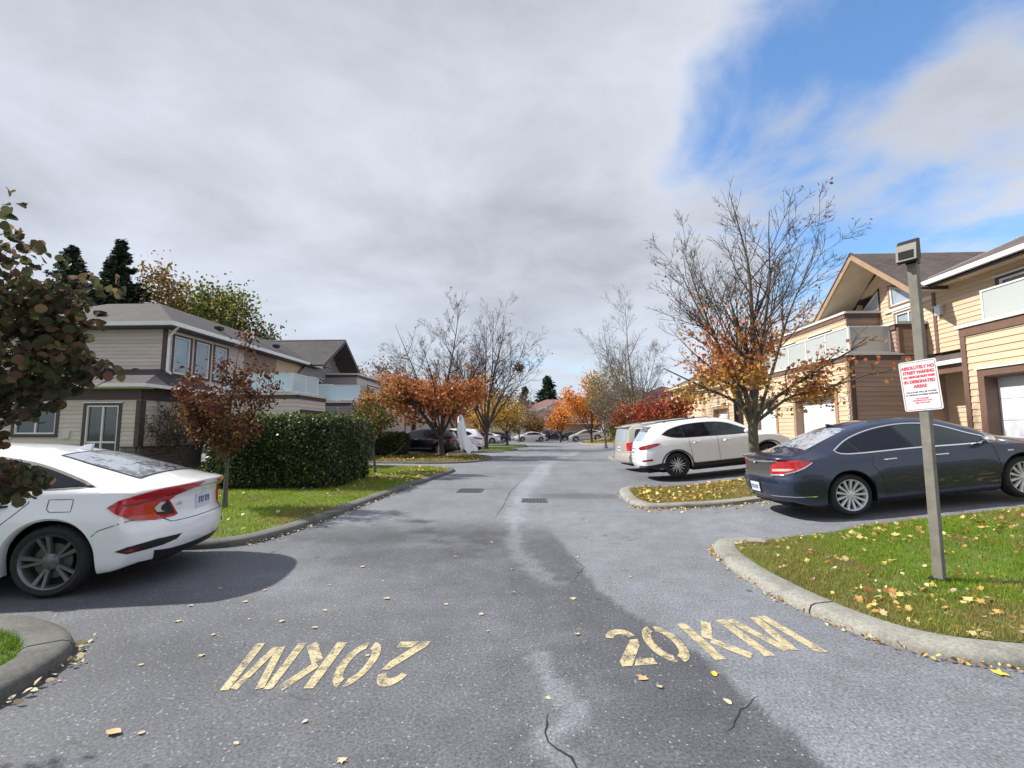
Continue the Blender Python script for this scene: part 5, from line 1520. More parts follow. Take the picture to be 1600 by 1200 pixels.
def plate(car, root, y, z, mode='rear', hold=None, w=0.31, hgt=0.155):
    o = car.patch('licence_plate', root, [(y - w / 2, z - hgt / 2), (y + w / 2, z - hgt / 2), (y + w / 2, z + hgt / 2), (y - w / 2, z + hgt / 2)], M['plate'], mode, 1, 0.014, (0.2, 0.2), 0.02)
    h = car.hit(mode, y, z, 1); x = h[0].x - .019 if mode == 'rear' else h[0].x + .019
    mb = MB()
    for i in range(6):
        yy = y - 0.115 + i * 0.04 + (0.012 if i > 2 else 0); mb.box(x - .002, x + .003, yy - .004, yy + .004, z - .03, z + .035); mb.box(x - .002, x + .003, yy + .005, yy + .016, z + .025, z + .035)
        if i % 2: mb.box(x - .002, x + .003, yy + .005, yy + .016, z - .03, z - .02)
    mb.build('plate_marks', M['plate_blue'], o)

def arch_ring(car, root, S, mat, wd=0.06, sides=(1, -1)):
    for sd in sides:
        for xw in (S['xr'], S['xf']):
            a0, a1 = -8, 188; n = 20; out = []; inn = []
            for i in range(n + 1):
                a = R(a0 + (a1 - a0) * i / n); ro = S['Ra'] + wd; ri = S['Ra'] + 0.012
                out.append((xw + ro * math.cos(a), max(S['Rt'] + ro * math.sin(a) * .98, 0.26))); inn.append((xw + ri * math.cos(a), max(S['Rt'] + ri * math.sin(a) * .98, 0.26)))
            car.patch('wheel_arch_trim', root, out + inn[::-1], M[mat], 'side', sd, 0.010)

# --- white sedan, front left
S_civ = dict(L=4.55, W=0.90, xr=0.96, xf=3.66, Rt=0.325, Ra=0.385, sill=lambda x: 0.20 if 0.5 < x < 4.1 else 0.20 + 0.08 * abs(x - (0.5 if x < 2 else 4.1)) / 0.6,
    belt=[(0, .915), (.12, .925), (.5, .935), (1.2, .93), (2.5, .915), (3.4, .88), (3.9, .84), (4.3, .72), (4.55, .62)],
    top=[(0, .985), (.10, 1.012), (.22, 1.03), (.40, 1.07), (.75, 1.17), (1.2, 1.295), (1.7, 1.375), (2.15, 1.395), (2.55, 1.375), (2.95, 1.29), (3.4, 1.11), (3.7, .99), (4.05, .92), (4.4, .79), (4.55, .70)],
    roofw=[(0, .74), (.3, .70), (.85, .62), (1.55, .575), (2.25, .58), (2.85, .63), (3.45, .72), (4.1, .72), (4.55, .66)],
    wid=[(0, .845), (.25, .885), (.6, .90), (1.5, .895), (2.3, .885), (3.3, .89), (3.8, .90), (4.25, .86), (4.55, .72)],
    prof=[(.15, .93), (.28, .965), (.42, .985), (.58, 1.0), (.70, 1.0), (.77, .985), (.88, .958), (1.1, .93)],
    rear=[(.2, .16), (.32, .05), (.45, .0), (.60, .015), (.66, .07), (.85, .08), (.93, .02), (.99, .0), (1.1, .03)],
    front=[(.2, .1), (.4, 0), (.6, 0), (.8, .15)], plan=0.36, xa=0.62, crown=0.05, cr=(0.62, 0.42))
random.seed(11)
civ, rt = make_car(S_civ, 'sedan', (-3.67, 5.30, 0), 192, 'white sedan cut off by the frame edge, red C-shaped tail lamp, black and silver wheel', 'sedan', 'white_paint')
add_wheels(civ, rt, 0.325, 0.243, 'five', M['alloy_mid'], M['alloy_mid'])
dlo_parts(civ, rt, [(.66, .985), (1.08, .965), (2.15, .945), (3.30, .935), (2.9, 1.12), (2.4, 1.27), (1.85, 1.295), (1.33, 1.22), (.92, 1.09)], [(1.25, 1.35), (2.07, 2.0)])
glw = [(-.60, .50), (.60, .50), (.545, 1.0), (.50, 1.22), (-.50, 1.22), (-.545, 1.0)]
o = civ.patch('rear_window', rt, [(.42, -.56), (.42, .56), (.95, .50), (1.20, .45), (1.20, -.45), (.95, -.50)], M['wet_glass'], 'top', 1, 0.004, (0.07, 0.09))
civ.ribbon('window_seal', rt, [(.42, -.56), (.42, .56), (.95, .50), (1.20, .45), (1.20, -.45), (.95, -.50)], 0.02, M['black_trim'], 'top', 1, 0.006, True)
o = civ.patch('windscreen', rt, [(2.80, -.50), (2.80, .50), (3.45, .62), (3.45, -.62)], M['glass_front'], 'top', 1, 0.004, (0.09, 0.12))
for sd in (1, -1):
    civ.patch('tail_lamp', rt, [(76, .80), (66, .735), (52, .67), (30, .645), (8, .65), (3, .67), (8, .74), (14, .82), (4, .875), (-18, .935), (-25, .97), (0, .972), (24, .955), (48, .915), (66, .86)], M['red_lens'], 'cornerr', sd, 0.014, None, 0.02)
    tl = civ.patch('reversing_lamp', rt, [(7, .68), (28, .69), (32, .75), (24, .82), (16, .825)], M['black_trim'], 'cornerr', sd, 0.018)
    civ.patch('lamp_clear_insert', rt, [(20, .715), (29, .72), (32, .76), (25, .815), (19, .81), (25, .77), (25, .735)], M['clear_lens'], 'cornerr', sd, 0.021)  # clear lens piece inside the red tail lamp
    civ.ribbon('lamp_dark_line', rt, [(73, .81), (50, .82), (24, .865), (4, .91)], 0.02, M['darkred_lens'], 'cornerr', sd, 0.017)  # thin dark red line along the tail lamp
    civ.patch('bumper_vent', rt, [(66, .40), (56, .435), (30, .47), (4, .475), (10, .43), (24, .40), (56, .37)], M['black_trim'], 'cornerr', sd, 0.006)
    civ.patch('reflector', rt, [(60, .395), (52, .42), (47, .425), (50, .385)], M['darkred_lens'], 'cornerr', sd, 0.012)
    civ.ribbon('panel_gap', rt, [(.20, .665), (.34, .67), (.55, .60), (.60, .55)], 0.007, M['gap'], 'side', sd)
    civ.ribbon('panel_gap', rt, [(1.14, .95), (1.16, .86), (1.27, .74), (1.42, .60), (1.48, .46), (1.48, .26)], 0.007, M['gap'], 'side', sd)
    civ.ribbon('panel_gap', rt, [(2.20, .965), (2.20, .26)], 0.007, M['gap'], 'side', sd); civ.ribbon('panel_gap', rt, [(3.30, .93), (3.28, .26)], 0.007, M['gap'], 'side', sd)
    civ.ribbon('sill_trim', rt, [(1.50, .245), (3.2, .245)], 0.03, M['black_trim'], 'side', sd, .006)
civ.ribbon('fuel_flap_line', rt, [(.80, .885), (1.00, .885), (1.00, .80), (.97, .775), (.80, .775)], 0.006, M['gap'], 'side', 1, closed=True)
civ.ribbon('boot_gap', rt, [(-.62, .67), (-.55, .61), (.55, .61), (.62, .67)], 0.008, M['gap'], 'rear')
civ.ribbon('boot_gap', rt, [(-.66, .94), (-.60, .78), (-.62, .67)], 0.006, M['gap'], 'rear'); civ.ribbon('boot_gap', rt, [(.66, .94), (.60, .78), (.62, .67)], 0.006, M['gap'], 'rear')
civ.ribbon('boot_edge', rt, [(-.60, .91), (0, .92), (.60, .91)], 0.008, M['gap'], 'rear')
civ.patch('rear_valance', rt, [(-.62, .24), (.62, .24), (.68, .36), (.55, .345), (-.55, .345), (-.68, .36)], M['black_trim'], 'rear', 1, 0.006)
plate(civ, rt, 0, .76)
for sd in (-1, 1): handle(civ, rt, 1.42, .835, 'black_trim', (sd,)); handle(civ, rt, 2.55, .79, 'black_trim', (sd,)); mirror(civ, rt, 3.15, .95, 'white_paint', (sd,))
h = civ.hit('rear', 0, .885, 1)
mb = MB(); mb.lathe([(-.006, .034), (.004, .036), (.004, .028), (-.006, .028)], axis='y', n=20, centre=(0, 0, 0), closed=True); mb.box(-.02, -.013, -.005, .004, -.02, .02); mb.box(.013, .02, -.005, .004, -.02, .02); mb.box(-.013, .013, -.005, .004, -.004, .004)
o = mb.build('emblem', M['chrome'], rt); o.location = (h[0].x - .006, 0, .885); o.rotation_euler = (0, 0, R(90))
text_obj(rt, 'badge', 'CIVIC', M['alloy'], Matrix.Translation((civ.hit('rear', .42, .77, 1)[0].x - .008, .42, .77)) @ Matrix.Rotation(R(-90), 4, 'Z') @ Matrix.Rotation(R(90), 4, 'X'), 0.05, 0.002)
fin = MB(); fin.prism([(0, 0), (.20, 0), (.04, .075), (-.01, .08)], -.018, .018); o = fin.build('roof_antenna', M['white_paint'], rt); o.location = (1.22, 0, civ.top(1.30) - .015)

# --- dark blue-grey sedan on the right
S_bui = dict(L=4.83, W=0.925, xr=1.10, xf=3.837, Rt=0.335, Ra=0.395, sill=lambda x: 0.19 if 0.6 < x < 4.2 else 0.19 + 0.10 * abs(x - (0.6 if x < 2 else 4.2)) / 0.6,
    belt=[(0, .95), (.3, .955), (1.0, .955), (2.5, .925), (3.4, .89), (4.0, .86), (4.5, .76), (4.83, .62)],
    top=[(0, 1.045), (.10, 1.075), (.22, 1.08), (.42, 1.085), (.62, 1.12), (1.0, 1.25), (1.5, 1.40), (2.0, 1.468), (2.45, 1.475), (2.85, 1.42), (3.3, 1.25), (3.7, 1.06), (3.95, 1.0), (4.3, .93), (4.6, .82), (4.83, .68)],
    roofw=[(0, .72), (.4, .70), (.9, .62), (1.6, .565), (2.3, .575), (3.0, .62), (3.6, .73), (4.3, .72), (4.83, .62)],
    wid=[(0, .84), (.25, .895), (.8, .92), (1.5, .915), (2.3, .90), (3.3, .91), (4.0, .92), (4.5, .86), (4.83, .70)],
    prof=[(.15, .92), (.28, .96), (.45, .99), (.62, 1.0), (.78, .995), (.92, .965), (1.1, .93)],
    rear=[(.2, .16), (.34, .04), (.50, -.01), (.66, .0), (.72, .05), (.95, .07), (1.04, -.01), (1.1, .0)],
    front=[(.2, .1), (.4, 0), (.6, 0), (.8, .15)], plan=0.30, xa=0.62, crown=0.05, cr=(0.62, 0.42))
tilt = math.atan(0.11)
bui, rb = make_car(S_bui, 'sedan', (4.08, 8.93, 0.03), 0, 'dark blue grey sedan with silver multi-spoke wheels behind the no parking sign', 'sedan', 'navy_paint', ry=-tilt)
add_wheels(bui, rb, 0.335, 0.250, 'multi', M['alloy'], M['alloy'])
DB = [(1.00, 1.055), (1.18, .985), (2.2, .975), (3.45, .955), (3.15, 1.13), (2.75, 1.30), (2.3, 1.365), (1.8, 1.335), (1.35, 1.225)]
dlo_parts(bui, rb, DB, [(1.42, 1.18), (2.26, 2.06)], chrome=True)
bui.patch('rear_window', rb, [(.66, -.56), (.66, .56), (1.2, .50), (1.45, .46), (1.45, -.46), (1.2, -.50)], M['wet_glass'], 'top', 1, 0.004, (0.07, 0.09))
bui.patch('windscreen', rb, [(2.95, -.50), (2.95, .50), (3.68, .62), (3.68, -.62)], M['glass_front'], 'top', 1, 0.004, (0.09, 0.12))
for sd in (1, -1):
    bui.patch('tail_lamp', rb, [(84, .925), (70, .86), (52, .80), (30, .755), (6, .745), (2, .80), (6, .885), (20, .955), (50, .965), (70, .95)], M['red_lens'], 'cornerr', sd, 0.014, None, 0.02)
    bui.patch('reversing_lamp', rb, [(8, .79), (40, .80), (52, .83), (40, .84), (8, .83)], M['clear_lens'], 'cornerr', sd, 0.0165)
    for zz in (.87, .90, .925): bui.ribbon('lamp_rib', rb, [(12, zz), (60, zz + .01)], 0.008, M['darkred_lens'], 'cornerr', sd, 0.016)
    bui.ribbon('lamp_trim', rb, [(82, .915), (68, .85), (50, .785), (28, .735), (4, .725)], 0.022, M['chrome'], 'cornerr', sd, 0.012)
    bui.ribbon('panel_gap', rb, [(1.56, .97), (1.50, .78), (1.60, .62), (1.66, .26)], 0.007, M['gap'], 'side', sd); bui.ribbon('panel_gap', rb, [(2.34, .97), (2.34, .24)], 0.007, M['gap'], 'side', sd)
    bui.ribbon('panel_gap', rb, [(3.42, .94), (3.46, .6), (3.40, .26)], 0.007, M['gap'], 'side', sd)
    bui.ribbon('panel_gap', rb, [(.12, .70), (.40, .69), (.68, .60)], 0.007, M['gap'], 'side', sd)
    bui.ribbon('bumper_strip', rb, [(82, .37), (40, .385), (0, .385)], 0.012, M['chrome'], 'cornerr', sd, .006)
    bui.patch('side_indicator', rb, [(3.62, .78), (3.70, .78), (3.70, .80), (3.62, .80)], M['clear_lens'], 'side', sd, .008)
bui.ribbon('trunk_chrome', rb, [(-.62, .975), (-.3, .955), (0, .95), (.3, .955), (.62, .975)], 0.035, M['chrome'], 'rear', 1, .012)
bui.ribbon('boot_gap', rb, [(-.60, .74), (-.5, .66), (.5, .66), (.60, .74)], 0.010, M['gap'], 'rear')
bui.patch('boot_panel', rb, [(-.50, .69), (.50, .69), (.52, .92), (-.52, .92)], M['grey_trim'], 'rear', 1, .004)
bui.patch('rear_valance', rb, [(-.6, .22), (.6, .22), (.66, .33), (-.66, .33)], M['black_trim'], 'rear', 1, 0.006)
plate(bui, rb, 0, .50); bui.ribbon('plate_surround', rb, [(-.19, .41), (.19, .41), (.19, .60), (-.19, .60)], .02, M['black_trim'], 'rear', 1, .01, True)
mb = MB().lathe([(-.004, .045), (.006, .047), (.006, .038), (-.004, .038)], n=24, closed=True)
for k in (-1, 0, 1): mb.prism([(k * .017 - .009, .018), (k * .017 + .009, .018), (k * .017 + .004, -.02), (k * .017 - .002, -.02)], -.004, .005)
o = mb.build('emblem', M['chrome'], rb); o.location = (bui.hit('rear', 0, .955, 1)[0].x - .018, 0, .955); o.rotation_euler = (0, 0, R(90))
for sd in (-1, 1): handle(bui, rb, 1.80, .845, 'chrome', (sd,)); handle(bui, rb, 2.62, .835, 'chrome', (sd,)); mirror(bui, rb, 3.28, .96, 'chrome', (sd,))
fin = MB(); fin.prism([(0, 0), (.18, 0), (.03, .08), (-.01, .085)], -.018, .018); o = fin.build('roof_antenna', M['black_trim'], rb); o.location = (1.42, 0, bui.top(1.5) - .02)

# --- white suv
S_suv = dict(L=4.70, W=0.94, xr=1.08, xf=3.78, Rt=0.365, Ra=0.43, sill=lambda x: 0.27 if 0.6 < x < 4.1 else 0.27 + 0.10 * abs(x - (0.6 if x < 2 else 4.1)) / 0.6,
    belt=[(0, 1.16), (.3, 1.14), (1.0, 1.10), (2.0, 1.06), (3.0, 1.03), (3.8, 1.0), (4.4, .90), (4.7, .74)],
    top=[(0, 1.56), (.25, 1.60), (.8, 1.655), (1.6, 1.69), (2.3, 1.68), (2.8, 1.60), (3.3, 1.36), (3.65, 1.16), (4.0, 1.10), (4.4, .98), (4.7, .80)],
    roofw=[(0, .58), (.4, .61), (1.5, .63), (2.4, .63), (3.0, .66), (3.6, .76), (4.3, .76), (4.7, .66)],
    wid=[(0, .86), (.3, .915), (.9, .94), (1.6, .935), (3.0, .93), (3.9, .94), (4.4, .88), (4.7, .74)],
    prof=[(.2, .94), (.35, .97), (.5, .99), (.75, 1.0), (.95, .99), (1.1, .955), (1.3, .92)],
    rear=[(.25, .12), (.40, .02), (.55, -.02), (.75, .0), (.95, .04), (1.10, .09), (1.25, .20), (1.45, .36), (1.60, .44)],
    front=[(.2, .1), (.4, 0), (.7, 0), (.95, .2)], plan=0.26, xa=1.15, crown=0.06, cr=(0.75, 0.45))
def dress_suv(car, r, paint, arch='grey_trim', rails=True):
    dlo_parts(car, r, [(.74, 1.30), (1.15, 1.17), (2.0, 1.125), (3.42, 1.10), (3.1, 1.30), (2.7, 1.47), (2.2, 1.545), (1.5, 1.54), (1.0, 1.44)], [(1.42, 1.36), (2.24, 2.12)])
    car.patch('rear_window', r, [(-.60, 1.15), (.60, 1.15), (.55, 1.45), (-.55, 1.45)], M['win_pale'], 'rear', 1, .006, (.12, .05))
    car.patch('windscreen', r, [(2.95, -.54), (2.95, .54), (3.6, .66), (3.6, -.66)], M['glass_front'], 'top', 1, 0.004, (0.09, 0.12))
    mb = MB(); mb.box(.26, .52, -.56, .56, 1.555, 1.585); 
    for v in mb.v:
        if v.x < .3: v.z -= .015
    mb.build('roof_spoiler', M[paint], r)
    for sd in (1, -1):
        car.patch('tail_lamp', r, [(80, 1.045), (62, .975), (40, .92), (18, .90), (6, .93), (6, .98), (20, 1.01), (45, 1.045), (66, 1.065)], M['darkred_lens'], 'cornerr', sd, 0.014, None, 0.02)
        car.patch('lamp_glow_bar', r, [(70, 1.01), (40, .955), (20, .935), (20, .955), (40, .98), (66, 1.02)], M['red_lens'], 'cornerr', sd, 0.017)
        car.patch('reflector', r, [(50, .56), (22, .55), (22, .60), (50, .62)], M['darkred_lens'], 'cornerr', sd, .01)
        for a, b in (((1.50, 1.10), (1.56, .32)), ((2.34, 1.12), (2.34, .32)), ((3.40, 1.08), (3.36, .32))): car.ribbon('panel_gap', r, [a, b], .008, M['gap'], 'side', sd)
        car.patch('sill_cladding', r, [(1.52, .28), (3.34, .28), (3.34, .40), (1.52, .40)], M['black_trim'], 'side', sd, .012)
        car.ribbon('sill_chrome', r, [(1.6, .40), (3.3, .40)], .018, M['alloy'], 'side', sd, .016)
        car.patch('bumper_cladding', r, [(90, .28), (0, .26), (0, .42), (40, .43), (75, .47), (90, .47)], M['black_trim'], 'cornerr', sd, .010)
        handle(car, r, 1.72, .975, 'chrome', (sd,)); handle(car, r, 2.62, .96, 'chrome', (sd,)); mirror(car, r, 3.2, 1.12, paint, (sd,))
        if rails:
            mb = MB(); zz = [car.top(x) - .015 for x in (.9, 1.0, 2.2, 2.35)]; mb.tube([(.9, sd * .56, zz[0]), (1.0, sd * .57, zz[1] + .03), (2.2, sd * .57, zz[2] + .03), (2.35, sd * .56, zz[3])], [.012] * 4, 6); mb.build('roof_rail', M['black_trim'], r, True)
        car.patch('head_lamp', r, [(20, .80), (70, .90), (88, .98), (70, .96), (20, .88)], M['clear_lens'], 'cornerf', sd, .012)
    arch_ring(car, r, car.S, arch, .05)
    plate(car, r, 0, .82)
    car.patch('skid_plate', r, [(-.42, .27), (.42, .27), (.50, .37), (-.50, .37)], M['alloy'], 'rear', 1, .016)
    car.ribbon('tailgate_gap', r, [(-.62, 1.10), (-.60, .62), (.60, .62), (.62, 1.10)], .008, M['gap'], 'rear')
    car.ribbon('tailgate_chrome', r, [(-.30, .93), (.30, .93)], .02, M['chrome'], 'rear', 1, .01)
suv, rs = make_car(S_suv, 'suv', (3.25, 15.38, 0.02), 0, 'white suv with black lower cladding behind the maple trunk', 'suv', 'white_paint', ry=-tilt)
add_wheels(suv, rs, 0.365, 0.245, 'suv', M['alloy'], M['alloy_dark'], .235); dress_suv(suv, rs, 'white_paint')

# --- beige minivan
S_van = dict(L=5.14, W=1.0, xr=1.15, xf=4.23, Rt=0.34, Ra=0.39, sill=lambda x: 0.22 if 0.6 < x < 4.5 else 0.22 + 0.10 * abs(x - (0.6 if x < 2 else 4.5)) / 0.6,
    belt=[(0, 1.06), (.3, 1.05), (2.0, 1.02), (3.6, 1.0), (4.2, .98), (4.8, .86), (5.14, .68)],
    top=[(0, 1.66), (.3, 1.71), (1.2, 1.75), (2.4, 1.755), (3.0, 1.70), (3.5, 1.48), (4.0, 1.16), (4.4, 1.06), (4.8, .94), (5.14, .76)],
    roofw=[(0, .70), (.5, .72), (2.4, .72), (3.2, .74), (3.9, .82), (4.6, .80), (5.14, .68)],
    wid=[(0, .93), (.3, .98), (1.0, 1.0), (3.0, .99), (4.3, 1.0), (4.8, .92), (5.14, .76)],
    prof=[(.2, .94), (.35, .98), (.6, 1.0), (.85, .995), (1.05, .965), (1.3, .95)],
    rear=[(.25, .10), (.38, -.03), (.60, -.05), (.66, .02), (1.0, .04), (1.3, .12), (1.68, .24)],
    front=[(.2, .1), (.4, 0), (.7, 0), (.95, .2)], plan=0.12, xa=0.9, crown=0.05, cr=(0.6, 0.55))
van, rv = make_car(S_van, 'minivan', (3.35, 18.55, 0.0), 8, 'pale beige minivan with upright red tail lamps beyond the white suv', 'minivan', 'beige_paint', ry=-tilt)
add_wheels(van, rv, 0.34, 0.22, 'seven', M['alloy'], M['alloy'])
dlo_parts(van, rv, [(.34, 1.12), (1.3, 1.10), (3.0, 1.07), (4.0, 1.05), (3.6, 1.27), (3.15, 1.52), (2.7, 1.60), (1.4, 1.60), (.62, 1.56), (.42, 1.40)], [(1.30, 1.30), (2.35, 2.35), (3.3, 3.1)], glass=('glass_front', 'glass_front'))
van.patch('rear_window', rv, [(-.68, 1.12), (.68, 1.12), (.62, 1.54), (-.62, 1.54)], M['win_pale'], 'rear', 1, .006, (.12, .05))
van.patch('windscreen', rv, [(3.1, -.62), (3.1, .62), (3.9, .74), (3.9, -.74)], M['glass_front'], 'top', 1, 0.004, (0.09, 0.12))
mb = MB(); mb.box(.16, .40, -.66, .66, 1.63, 1.66); mb.build('roof_spoiler', M['beige_paint'], rv)
for sd in (1, -1):
    van.patch('tail_lamp', rv, [(62, .78), (18, .76), (18, 1.06), (62, 1.08)], M['red_lens'], 'cornerr', sd, 0.014, None, 0.02)
    van.patch('reversing_lamp', rv, [(60, .74), (20, .72), (20, .76), (60, .775)], M['clear_lens'], 'cornerr', sd, 0.014)
    for a, b in (((1.55, 1.06), (1.6, .30)), ((2.4, 1.06), (2.4, .28)), ((3.45, 1.03), (3.5, .28))): van.ribbon('panel_gap', rv, [a, b], .008, M['gap'], 'side', sd)
    van.ribbon('bumper_line', rv, [(88, .63), (0, .62)], .010, M['gap'], 'cornerr', sd)
    handle(van, rv, 2.3, .93, 'beige_paint', (sd,)); handle(van, rv, 2.62, .93, 'beige_paint', (sd,)); mirror(van, rv, 3.75, 1.08, 'beige_paint', (sd,))
    mb = MB(); mb.tube([(.7, sd * .66, 1.72), (.8, sd * .67, 1.765), (2.5, sd * .67, 1.775), (2.6, sd * .66, 1.73)], [.014] * 4, 6); mb.build('roof_rail', M['black_trim'], rv, True)
plate(van, rv, 0, .84)

# --- cars farther down the street
def far_suv(loc, rz, label, paint, kind='suv', simple=False, ry=0.0, name='suv', cat='suv'):
    S = dict(S_suv); car, r = make_car(S, name, loc, rz, label, cat, paint, ry=ry)
    add_wheels(car, r, 0.365, 0.245, kind, M['alloy'], M['alloy_dark'], .235); dress_suv(car, r, paint, 'black_trim'); return r
def dress_sedan(car, r, paint):
    dlo_parts(car, r, [(.66, .985), (1.08, .965), (2.15, .945), (3.30, .935), (2.9, 1.12), (2.4, 1.27), (1.85, 1.295), (1.33, 1.22), (.92, 1.09)], [(1.32, 1.42), (2.12, 2.05)])
    car.patch('rear_window', r, [(.46, -.56), (.46, .56), (1.26, .45), (1.26, -.45)], M['glass_dark'], 'top', 1, 0.004, (0.12, 0.16))
    car.patch('windscreen', r, [(2.80, -.50), (2.80, .50), (3.55, .64), (3.55, -.64)], M['glass_front'], 'top', 1, 0.004, (0.12, 0.16))
    for sd in (1, -1):
        car.patch('tail_lamp', r, [(74, .86), (30, .78), (4, .80), (4, .92), (40, .95), (70, .92)], M['red_lens'], 'cornerr', sd, .014)
        car.patch('head_lamp', r, [(10, .60), (60, .68), (84, .76), (60, .76), (10, .68)], M['clear_lens'], 'cornerf', sd, .012)
        for x in (1.45, 2.2, 3.3): car.ribbon('panel_gap', r, [(x, .95), (x, .27)], .010, M['gap'], 'side', sd)
        mirror(car, r, 3.15, .95, paint, (sd,))
    car.patch('front_grille', r, [(-.5, .42), (.5, .42), (.56, .54), (-.56, .54)], M['black_trim'], 'front', 1, .008)
    car.patch('lower_grille', r, [(-.55, .24), (.55, .24), (.5, .34), (-.5, .34)], M['black_trim'], 'front', 1, .008)
    plate(car, r, 0, .80)
def far_sedan(loc, rz, label, paint, cat='sedan', name='sedan'):
    car, r = make_car(dict(S_civ), name, loc, rz, label, cat, paint); add_wheels(car, r, 0.325, 0.228, 'seven', M['alloy'], M['alloy']); dress_sedan(car, r, paint); return r
far_suv((-5.0, 31.45, 0), 180, 'black suv parked behind the orange maple trunk on the hedge side', 'black_paint')
far_suv((-3.55, 33.95, 0), 180, 'white suv parked next to the black suv, behind the hanging ghost', 'white_paint')
far_sedan((-4.0, 57.5, 0), 180, 'white sedan parked beyond the bare tree on the hedge side', 'white_paint')
far_sedan((-3.0, 63.5, 0), 180, 'dark sedan tail showing between the yellow tree trunks', 'navy_paint')
far_sedan((1.6, 67.5, 0), 200, 'white sedan at the far bend of the street', 'white_paint')
far_suv((0.87, 72.5, 0), 0, 'dark blue wagon at the far end, left of the silver hatchback', 'darkblue_paint', name='wagon', cat='wagon')
far_sedan((3.6, 71.0, 0.0), 0, 'dark car half hidden behind the silver hatchback', 'black_paint')
silver = far_sedan((8.9, 60.5, 0.46), 180, 'silver hatchback facing the road in front of the orange maple', 'silver_paint', 'hatchback', 'hatchback')
silver.rotation_euler.y = 0.085
# ------------------------------------------------------------------ plants
rng = np.random.default_rng(7)

def leaf_shape(kind):
    if kind == 'round': return [(0, 0), (.35, .12), (.5, .45), (.38, .8), (0, 1.0), (-.38, .8), (-.5, .45), (-.35, .12)]
    if kind == 'oval': return [(0, 0), (.32, .38), (.24, .75), (0, 1.0), (-.24, .75), (-.32, .38)]
    if kind == 'maple': return [(0, 0), (.5, .12), (.34, .42), (.52, .72), (.16, .70), (0, 1.05), (-.16, .70), (-.52, .72), (-.34, .42), (-.5, .12)]
    return [(0, 0), (.5, .5), (0, 1.0), (-.5, .5)]

def leaf_cloud(name, pos, size, mat, parent, shape='quad', down=0.35, flat=None, jitter=0.35):
    """pos (n,3) leaf bases; random orientation, biased to hang or lie flat"""
    pos = np.asarray(pos, float); n = len(pos); sh = np.array(leaf_shape(shape)); k = len(sh)
    a = rng.uniform(0, 2 * PI, n)
    if flat is not None: tilt = rng.normal(0, flat, n)
    else: tilt = np.arccos(rng.uniform(-1, 1, n)) - PI / 2 - down
    roll = rng.uniform(-PI, PI, n) if flat is None else rng.normal(0, flat, n)
    d = np.stack([np.cos(a) * np.cos(tilt), np.sin(a) * np.cos(tilt), np.sin(tilt)], 1)
    h = np.stack([-np.sin(a), np.cos(a), np.zeros(n)], 1)
    nn = np.cross(d, h); w = h * np.cos(roll)[:, None] + nn * np.sin(roll)[:, None]; m = np.cross(w, d)
    s = size * rng.uniform(1 - jitter, 1 + jitter, n)
    curl = rng.uniform(-0.55, 0.55, n)
    V = pos[:, None, :] + s[:, None, None] * (sh[None, :, 0, None] * w[:, None, :] + sh[None, :, 1, None] * d[:, None, :] + (np.abs(sh[None, :, 0, None]) * curl[:, None, None]) * m[:, None, :] * 1.2)
    return big_mesh(name, V.reshape(-1, 3), k, mat, parent)

def tubes_mesh(name, branches, mat, parent, sides=(7, 5, 3, 3, 3)):
    V = []; F = []; b = 0
    for lvl, P, r in branches:
        n = sides[min(lvl, len(sides) - 1)]; P = np.asarray(P); m = len(P)
        t = np.gradient(P, axis=0); t /= np.linalg.norm(t, axis=1)[:, None] + 1e-9
        ref = np.array([0.31, 0.17, 0.93]) if abs(t[0][2]) < 0.9 else np.array([1.0, 0.1, 0.0])
        u = np.cross(t, ref); u /= np.linalg.norm(u, axis=1)[:, None] + 1e-9; v = np.cross(t, u)
        ang = np.arange(n) * 2 * PI / n
        ring = P[:, None, :] + np.asarray(r)[:, None, None] * (np.cos(ang)[None, :, None] * u[:, None, :] + np.sin(ang)[None, :, None] * v[:, None, :])
        V.append(ring.reshape(-1, 3))
        idx = b + np.arange(m * n).reshape(m, n); nx = np.roll(idx, -1, axis=1)
        F.append(np.stack([idx[:-1], nx[:-1], nx[1:], idx[1:]], -1).reshape(-1, 4)); b += m * n
    V = np.concatenate(V); F = np.concatenate(F)
    me = bpy.data.meshes.new(name); me.vertices.add(len(V)); me.vertices.foreach_set('co', V.astype(np.float32).ravel())
    me.loops.add(F.size); me.loops.foreach_set('vertex_index', F.astype(np.int32).ravel())
    me.polygons.add(len(F)); me.polygons.foreach_set('loop_start', np.arange(0, F.size, 4, dtype=np.int32))
    me.update(calc_edges=True); me.materials.append(mat); me.shade_smooth()
    return link(bpy.data.objects.new(name, me), parent)

